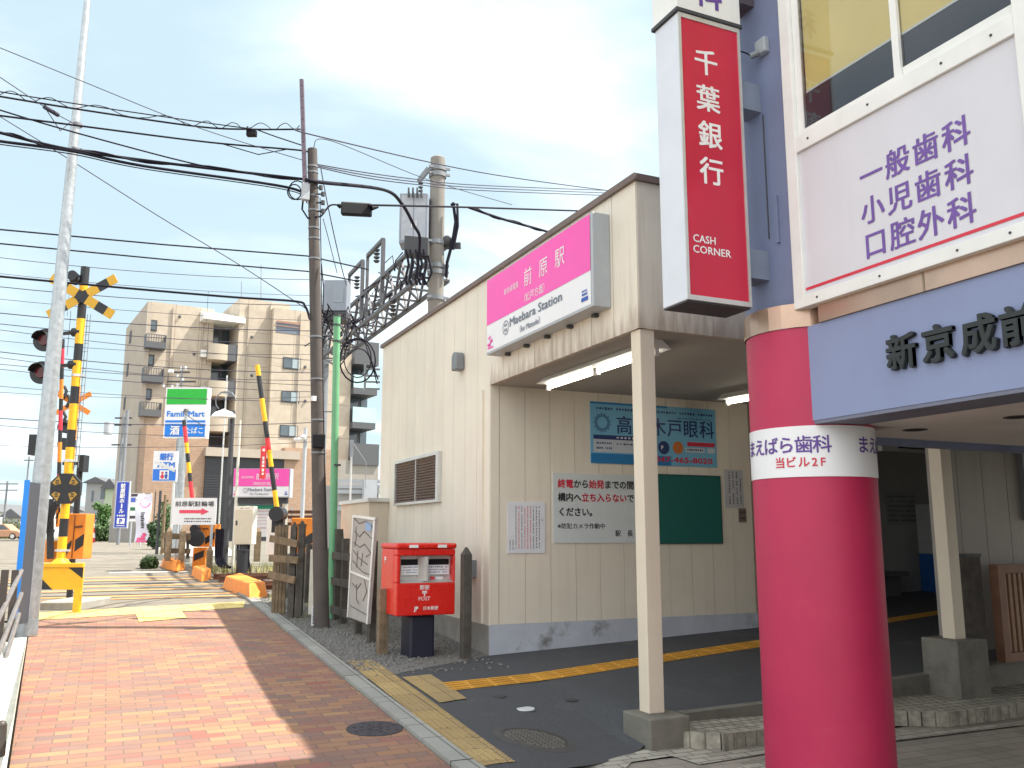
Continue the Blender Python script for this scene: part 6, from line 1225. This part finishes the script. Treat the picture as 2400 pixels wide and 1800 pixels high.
u0, u1 = ux(648, 760, dD), ux(705, 760, dD); b = MB(); ablock(b, u0, u1, zy(782, 680, dD), zy(757, 680, dD), dD+.005, dD+.03); build(b, 'roof_terrace_opening', F('terrace_shadow', (.14,.17,.22)), t_apt)
b = MB(); ablock(b, u0, u1, zy(760, 680, dD), zy(755, 680, dD), dD+.03, dD+.1); ablock(b, u0, u1, zy(768, 680, dD), zy(766, 680, dD), dD+.03, dD+.1); build(b, 'terrace_rail', M('terrace_rail', (.30,.17,.12), .6), t_apt)
for (x_, y0, y1) in ((310, 760, 790), (303, 838, 868), (296, 918, 948), (290, 998, 1020)):   # slit windows in the side wall
    p = at(x_, y0, 74); q = at(x_-2, y1, 74); sn = -AU; pl = onplane(x_, y0, AO-AU*.36, sn); b = MB(); b.obox(V((pl.x, pl.y, q.z)), -AN*1.0, -AU*.03, (0,0,p.z-q.z)); build(b, 'slit_window', m_dark, t_apt)
for px_, y0_, d_ in ((398, 720, dA), (470, 745, dA), (700, 735, dD), (628, 712, dC), (577, 712, dC)):
    b = MB(); u_ = ux(px_, 850, d_); b.cyl(AO+AU*u_+AN*(d_+.09)-V((0,0,.2)), AO+AU*u_+AN*(d_+.09)+V((0,0,zy(y0_, px_, d_)-AO.z)), .06, n=8); build(b, 'drain_pipe', m_apts, t_apt)
for px_, py_, d_ in ((421, 742, dA), (455, 830, dA), (440, 915, dA), (590, 790, dC), (590, 880, dC), (715, 860, dD), (715, 940, dD)):
    b = MB(); u_, z_ = au(px_, py_, d_); b.cyl(AO+AU*u_+AN*(d_+.01)+V((0,0,z_-AO.z)), AO+AU*u_+AN*(d_+.13)+V((0,0,z_-AO.z)), .13, .10, 12); build(b, 'vent_cap', m_balc, t_apt)
for px_, py_ in ((479, 830), (479, 915)):
    b = MB(); u_, z_ = au(px_, py_, .1); ablock(b, u_-.35, u_+.35, z_-.3, z_+.3, .01, .4); build(b, 'air_conditioner', m_white, t_apt)
# ground floors: tan tiled front, dark shutter, ledge
b = MB(); ux0, ux1 = ux(296, 1050, 3.2), ux(488, 1050, 3.2); ablock(b, ux(340, 1050, 3.0), ux(488, 1050, 3), zg_, zy(1000, 400, 3), .3, 3.0); build(b, 'tan_front', m_tan, t_apt)
b = MB(); ablock(b, ux(478, 1100, 3.3), ux(700, 1100, 3.3), zy(1072, 560, 3.3), zy(1052, 560, 3.3), .3, 3.6); build(b, 'ledge', m_apts, t_apt)
b = MB()
ablock(b, ux(478, 1150, 3.2), ux(664, 1150, 3.2), zg_, zy(1071, 560, 3.2), .3, 3.2)
for k in range(26): z_ = zg_+.3+k*.2; ablock(b, ux(478, 1150, 3.2), ux(664, 1150, 3.2), z_, z_+.12, 3.2, 3.24)
build(b, 'dark_louvre_gate', M('louvre_dark', (.028,.03,.036), .5), t_apt)
b = MB(); ablock(b, ux(664, 1150, 3.3), ux(790, 1150, 3.3), zg_, zy(1050, 700, 3.3), .3, 3.25); build(b, 'tan_pier', m_tan, t_apt)
b = MB()
for x_, yt in ((566, 660), (612, 620)): p = ap(x_, 710, -3); q = ap(x_, yt, -3); b.cyl(p-V((0,0,.5)), q, .03, n=6)
build(b, 'antenna', m_grey, t_apt)
# grey right wing with glass balconies
t = thing('balcony_wing', 'dark grey apartment wing with pale glass balconies left of the station wall', 'building', AO+AU*uD1)
uE0, uE1 = uD1+.02, ux(883, 900, dD); b = MB(); ablock(b, uE0, uE1, zg_, zy(800, 850, dD), -11, .3); build(b, 'wall', F('wing_grey', (.10,.105,.115), .6), t)
for k, (yt, yb) in enumerate(((800, 840), (880, 910), (955, 990), (1040, 1075))):
    u0, u1 = uE0, ux((888, 884, 880, 888)[k], yt, dD+.6); z1, z0 = zy(yt, 850, dD+.6), zy(yb, 850, dD+.6)
    b = MB(); ablock(b, u0, u1, z0-.55, z0, .3, dD+.7); sl = build(b, 'balcony_slab', m_balc, t)
    b = MB(); ablock(b, u0, u1, z0+.002, z1, dD+.62, dD+.68); ablock(b, u1-.06, u1, z0+.002, z1, .3, dD+.62); build(b, 'balcony_front', m_balc if k in (0, 3) else M('frosted_glass', (.42,.60,.62), .2, .05, 1), sl)
    if k: b = MB(); ablock(b, u0+.5, u0+1.5, z1+.2, z1+1.6, .3, .36); ablock(b, u0+1.8, u0+2.4, z1+.1, z1+1.5, .3, .36); build(b, 'balcony_window', m_dglass, t)
b = MB(); ablock(b, uE0-2, ux(890, 1100, 3.2), zg_, zy(1080, 850, 3), .3, 2.9); build(b, 'lower_front', M('lower_grey', (.30,.28,.25), .7, .1, 1, streak=.2), t)
# ---------------------------------------------------------------- houses, poles and trees at the far left
def house(x0, x1, yt, yr, D, label, wc, rc_, wins=(), depth=8):
    a_, c_ = at(x0, 1275, D), at(x1, 1275, D); zb = zf(a_.y)-.3; z1 = at(x0, yt, D).z; zr = at((x0+x1)/2, yr, D).z; u = c_-a_; u.z = 0; a_.z = zb
    t = thing('house', label, 'house', (a_+c_)/2); b = MB(); b.obox(a_, u, FH*depth, (0,0,z1-zb)); build(b, 'wall', wc, t)
    b = MB(); e = u.normalized()*.35; b.prism([a_-e-FH*.4+V((0,0,z1-zb)), a_+u+e-FH*.4+V((0,0,z1-zb)), a_+u*.5+V((0,0,zr-zb))-FH*.4] if yr < yt-3 else [a_-e-FH*.2+V((0,0,z1-zb)), a_+u+e-FH*.2+V((0,0,z1-zb)), a_+u+e-FH*.2+V((0,0,zr-zb+.1)), a_-e-FH*.2+V((0,0,zr-zb+.1))], FH*(depth+.8)); build(b, 'roof', rc_, t)
    for (wx0, wy0, wx1, wy1) in wins: p, q = at(wx0, wy1, D-.06), at(wx1, wy0, D-.06); b = MB(); b.obox(p, (q-p).dot(RT)*RT, FH*.1, (0,0,q.z-p.z)); build(b, 'window', m_dglass, t)
    return t
m_hg = M('house_grey', (.34,.35,.36), .7, .08, .5); m_hw = F('house_white', (.62,.62,.6), .7); m_roof = F('roof_slate', (.12,.125,.135), .7); m_hgr = F('house_mint', (.5,.58,.42), .7)
house(192, 238, 1132, 1118, 92, 'grey gabled house behind the crossing at the left', m_hg, m_roof, ((213, 1150, 219, 1175),))
house(236, 262, 1145, 1122, 86, 'white and mint house with a dark window between the grey house and the apartments', m_hgr, m_roof, ((234.5, 1146, 246, 1170),))
house(0, 42, 1212, 1192, 120, 'low dark roofed house at the far left edge of the street', m_hg, m_roof, ((10, 1222, 16, 1232),))
house(-60, -8, 1200, 1180, 130, 'pale house just outside the left edge behind the car', m_hw, m_roof)
house(46, 74, 1195, 1180, 140, 'distant small white house behind the blue edged board', m_hw, m_roof, ((52, 1205, 58, 1215),))
house(130, 192, 1200, 1185, 150, 'distant pale house hidden behind the crossing signal', m_hw, m_roof, ((170, 1210, 178, 1222),))
b = MB(); P = dpanel(256, 1155, 345, 1272, 58); P.board(b, .4); t = solo(b, 'boundary_wall', M('wall_taupe', (.33,.28,.22), .8, .08, 1), 'taupe wall behind the blue hall sign and the banner', 'wall'); b = MB(); P.slab(b, 0, 0, P.w, P.h*.38, 0, .15); build(b, 'plinth', M('wall_plinth_grey', (.24,.23,.22), .8), t)
def upole_far(px, y0, y1, D, wpx, label, arms):
    o, tp = pole(px, y0, y1, D, wpx, label, m_grey, 'utility_pole', 'utility pole', top=px+5)
    b = MB()
    for dz, ln in arms: b.beam(tp-RT*ln-V((0,0,dz)), tp+RT*ln-V((0,0,dz)), .1)
    build(b, 'cross_arm', m_dark, o); return o, tp
o, tp = upole_far(268, 970, 1270, 62, 7, 'distant utility pole with a drum transformer left of the beige apartments', ((.3, .6), (.8, .6), (2.2, .7)))
b = MB(); p = at(253, 1018, 61.6); b.cyl(p, p+V((0,0,.85)), .3, n=14); build(b, 'transformer', m_lgrey, o)
upole_far(6, 1128, 1250, 100, 5, 'distant utility pole near the left edge of the picture', ((.3, 1.2), (1.0, 1.2))); upole_far(52, 1070, 1250, 95, 4, 'thin distant pole above the blue edged board', ((.4, .5),))
o, tp = upole_far(412, 858, 1100, 55, 5, 'pole with bright wire clamps above the convenience store sign', ((.4, .5), (1.0, .9))); b = MB()
for k in range(10): p = tp+RT*random.uniform(-1.4, .3)-V((0,0,random.uniform(.2,1.6))); b.cyl(p, p+V((0,0,.2)), .07, n=8)
build(b, 'insulator', m_wsign, o)
def tree(px, y1, D, w_, h_, label, c, seed, name='tree', trunk=True):
    p = at(px, y1, D); zb = zf(p.y); r = random.Random(seed); t = thing(name, label, 'tree' if trunk else 'bush', (p.x, p.y, zb)); b = MB(); b.cyl((p.x, p.y, zb-.1), (p.x, p.y, zb+h_*.5), .09, .04, 8)
    for k in range(5): a_ = r.uniform(0, 6.3); b.cyl((p.x, p.y, zb+h_*.3), (p.x+math.cos(a_)*w_*.3, p.y+math.sin(a_)*w_*.3, zb+h_*r.uniform(.5, .85)), .03, .012, 6)
    build(b, 'trunk', m_woodd, t); b = MB(); cl = [(V((p.x+r.uniform(-.32,.32)*w_, p.y+r.uniform(-.32,.32)*w_, zb+h_*r.uniform(.15, .85))), r.uniform(.18, .32)*w_) for k in range(16)]
    for k in range(1500):
        c0, rr = cl[k % 16]; d = V((r.gauss(0,1), r.gauss(0,1), r.gauss(0,1))).normalized(); q = c0+d*rr*r.random()**.35; s = r.uniform(.07, .15); e1 = V((r.gauss(0,1), r.gauss(0,1), r.gauss(0,1))).normalized(); e2 = e1.cross(d).normalized(); b.mi = r.choice((0, 0, 1)); b.add([q-e1*s, q+e2*s*.5, q+e1*s, q-e2*s*.5], [(0, 1, 2, 3)])
    build(b, 'crown', [M('leaf_green', c, .7, .3, 5), M('leaf_dark', tuple(x*.55 for x in c), .7, .3, 5)], t)
tree(234, 1270, 66, 1.5, 3.1, 'slim green garden tree in front of the mint house', (.07,.16,.035), 3); tree(222, 1272, 64, 1.0, 1.3, 'low round bush right of the red and white cone', (.06,.12,.035), 5, 'bush', False); tree(244, 1273, 65, 1.3, 1.0, 'low dark bush at the foot of the slim garden tree', (.05,.10,.03), 6, 'bush', False)
tree(30, 1262, 100, 3.2, 1.9, 'yellow green hedge bush behind the tan car', (.14,.17,.05), 8, 'bush', False); tree(12, 1262, 104, 3, 1.7, 'green hedge bush left of the yellow green one behind the car', (.09,.14,.05), 9, 'bush', False)
tree(386, 1235, 50, 1.6, 2.3, 'small shrub behind the bicycle park sign', (.07,.13,.04), 12, 'bush', False); tree(362, 1272, 37, .6, 1.1, 'small dark shrub at the foot of the upright banner', (.05,.1,.04), 14, 'bush', False); tree(350, 1312, 26, .42, .22, 'tuft of leaves at the near end of the low concrete wall', (.07,.12,.04), 15, 'bush', False)
p = at(214, 1268, 58); t = thing('barrier_post', 'red and white striped roadside marker beside the bushes', 'marker', (p.x, p.y, 1.0)); b = MB()
for k in range(5): b.mi = k % 2; b.cyl((p.x, p.y, 1.0+k*.32), (p.x, p.y, 1.0+(k+1)*.32), .24-.03*k, .24-.03*(k+1), 14)
build(b, 'drum', [F('marker_red', (.55,.03,.04)), m_wsign], t); b = MB(); q = V((p.x, p.y, 1.95))-FH*.22; b.cyl(q, q-FH*.03, .22, n=18); pl = build(b, 'round_plate', F('plate_red', (.65,.04,.06)), t); b = MB(); b.cyl(q-FH*.031, q-FH*.04, .12, n=16); build(b, 'plate_centre', m_wsign, pl)
# tan car at the far left
def car(px, D, label, mt):
    p = at(px, 1262, D); z = zf(p.y); t = thing('parked_car', label, 'car', (p.x, p.y, z)); ex, ey = RT, FH; L_, W_ = 3.9, 1.6
    def cp(x, y, h): return V((p.x, p.y, z))+ex*x+ey*y+V((0,0,h))
    low = ((-1.95,.25),(-1.95,.70),(-1.75,.82),(-1.0,.92),(1.0,.92),(1.75,.80),(1.95,.62),(1.95,.25)); b = MB(); b.prism([cp(x, 0, h) for x, h in low], ey*W_); body = build(b, 'body', mt, t, bevel=.05)
    b = MB(); b.prism([cp(x, .08, h) for x, h in ((-1.7,.9),(-1.35,1.38),(-.9,1.48),(.3,1.48),(1.05,.9))], ey*(W_-.16)); build(b, 'cabin', mt, t, bevel=.05)
    for s_ in (((-1.35,.95),(-1.15,1.36),(-.6,1.40),(-.6,.95)), ((-.5,.95),(-.5,1.40),(.2,1.38),(.8,.95))): b = MB(); b.prism([cp(x, .07, h) for x, h in s_], ey*.02); build(b, 'window', m_dglass, t)
    for x in (-1.25, 1.25):
        for y in (-.02, W_-.18): b = MB(); b.cyl(cp(x, y, .31), cp(x, y+.2, .31), .31, n=20); w_ = build(b, 'wheel', m_blk, t); b = MB(); b.cyl(cp(x, y-.02, .31), cp(x, y+.0, .31), .2, n=16); build(b, 'rim', m_alu, w_)
    b = MB(); b.obox(cp(1.9, -.01, .58), ex*.06, ey*.3, (0,0,.14)); build(b, 'headlight', m_wsign, t); b = MB(); b.obox(cp(-1.97, -.01, .62), ex*.05, ey*.25, (0,0,.16)); build(b, 'tail_light', m_txtr, t)
car(-2, 86, 'tan hatchback car cut off by the left edge of the picture', F('car_tan', (.50,.27,.16), .25))
# ================================================================ things on the pavement
q = ong(878, 1709); t = thing('manhole_cover', 'dark iron manhole cover set in the brick pavement', 'manhole cover', (q.x, q.y, q.z)); b = MB(); r_ = .222; nz = V((0, -.0485, 1)).normalized()
b.cyl(q+nz*.002, q+nz*.008, r_, n=40); m_iron = M('cast_iron', (.055,.05,.06), .6, .3, 20, .3, bump=.5, bscale=80); build(b, 'lid', m_iron, t); b = MB()
for k in range(8):
    for j in range(3): a_ = k*math.pi/4+j*.13; rr = .05+.06*j; c_ = q+V((rr*math.cos(a_), rr*math.sin(a_), 0)); c_.z = q.z-(c_.y-q.y)*-.0485+.008; b.cyl(c_, c_+V((0,0,.003)), .016, n=8)
build(b, 'raised_pattern', m_iron, t)
q = ong(1253, 1735, zs); t = thing('manhole_cover', 'larger round manhole cover with a cross hatched lid in the dark asphalt', 'manhole cover', (q.x, q.y, q.z)); b = MB(); n_ = 40
def rp(r, a, dz): x, y = q.x+r*math.cos(a), q.y+r*math.sin(a); return V((x, y, zs(x, y)+dz))
b.add([rp(.335, 2*math.pi*k/n_, .006) for k in range(n_)]+[rp(.265, 2*math.pi*k/n_, .014) for k in range(n_)], [(k, (k+1)%n_, n_+(k+1)%n_, n_+k) for k in range(n_)], True); build(b, 'rim', M('manhole_rim', (.07,.065,.065), .8, .3, 15), t); b = MB(); b.poly([rp(.262, 2*math.pi*k/n_, .012) for k in range(n_)]); build(b, 'lid', M('lid_iron', (.085,.083,.08), .6, .3, 18, .3), t); b = MB()
for i in range(-9, 10):
    for j in range(-9, 10):
        x, y = i*.028+(j % 2)*.014, j*.026
        if x*x+y*y < .058: c_ = V((q.x+x, q.y+y, 0)); c_.z = zs(c_.x, c_.y)+.012; a_ = V((.010, .007, 0)) if (i+j) % 2 else V((.010, -.007, 0)); b.beam(c_-a_, c_+a_, .006, .008)
build(b, 'tread_pattern', M('tread_iron', (.20,.19,.17), .5, .3, 18, .3), t)
q = ong(1232, 1663, zs); b = MB(); b.cyl(q+V((0,0,.002)), q+V((0,0,.012)), .085, .08, 28); solo(b, 'round_cap', M('cap_white', (.55,.57,.58), .5, .1, 10), 'small white round cap in the dark asphalt above the larger manhole', 'cap', (q.x, q.y, q.z))
for (x_, y_), lb_ in (((1170, 1633), 'faint small dark iron cap left of the white round cap'), ((1340, 1641), 'faint small dark iron cap right of the white round cap')): q = ong(x_, y_, zs); b = MB(); b.cyl(q+V((0,0,.001)), q+V((0,0,.008)), .07, .066, 20); solo(b, 'iron_cap', M('cap_dark', (.04,.04,.042), .7, .2, 10), lb_, 'cap', (q.x, q.y, q.z))
b = MB(); q = ong(1030, 1516); b.obox(q, V((.11, .02, .004)), V((-.02, .07, .006)), V((0,0,.002))); solo(b, 'paper_scrap', m_wsign, 'scrap of white paper on the gravel right of the black pedestal', 'litter')
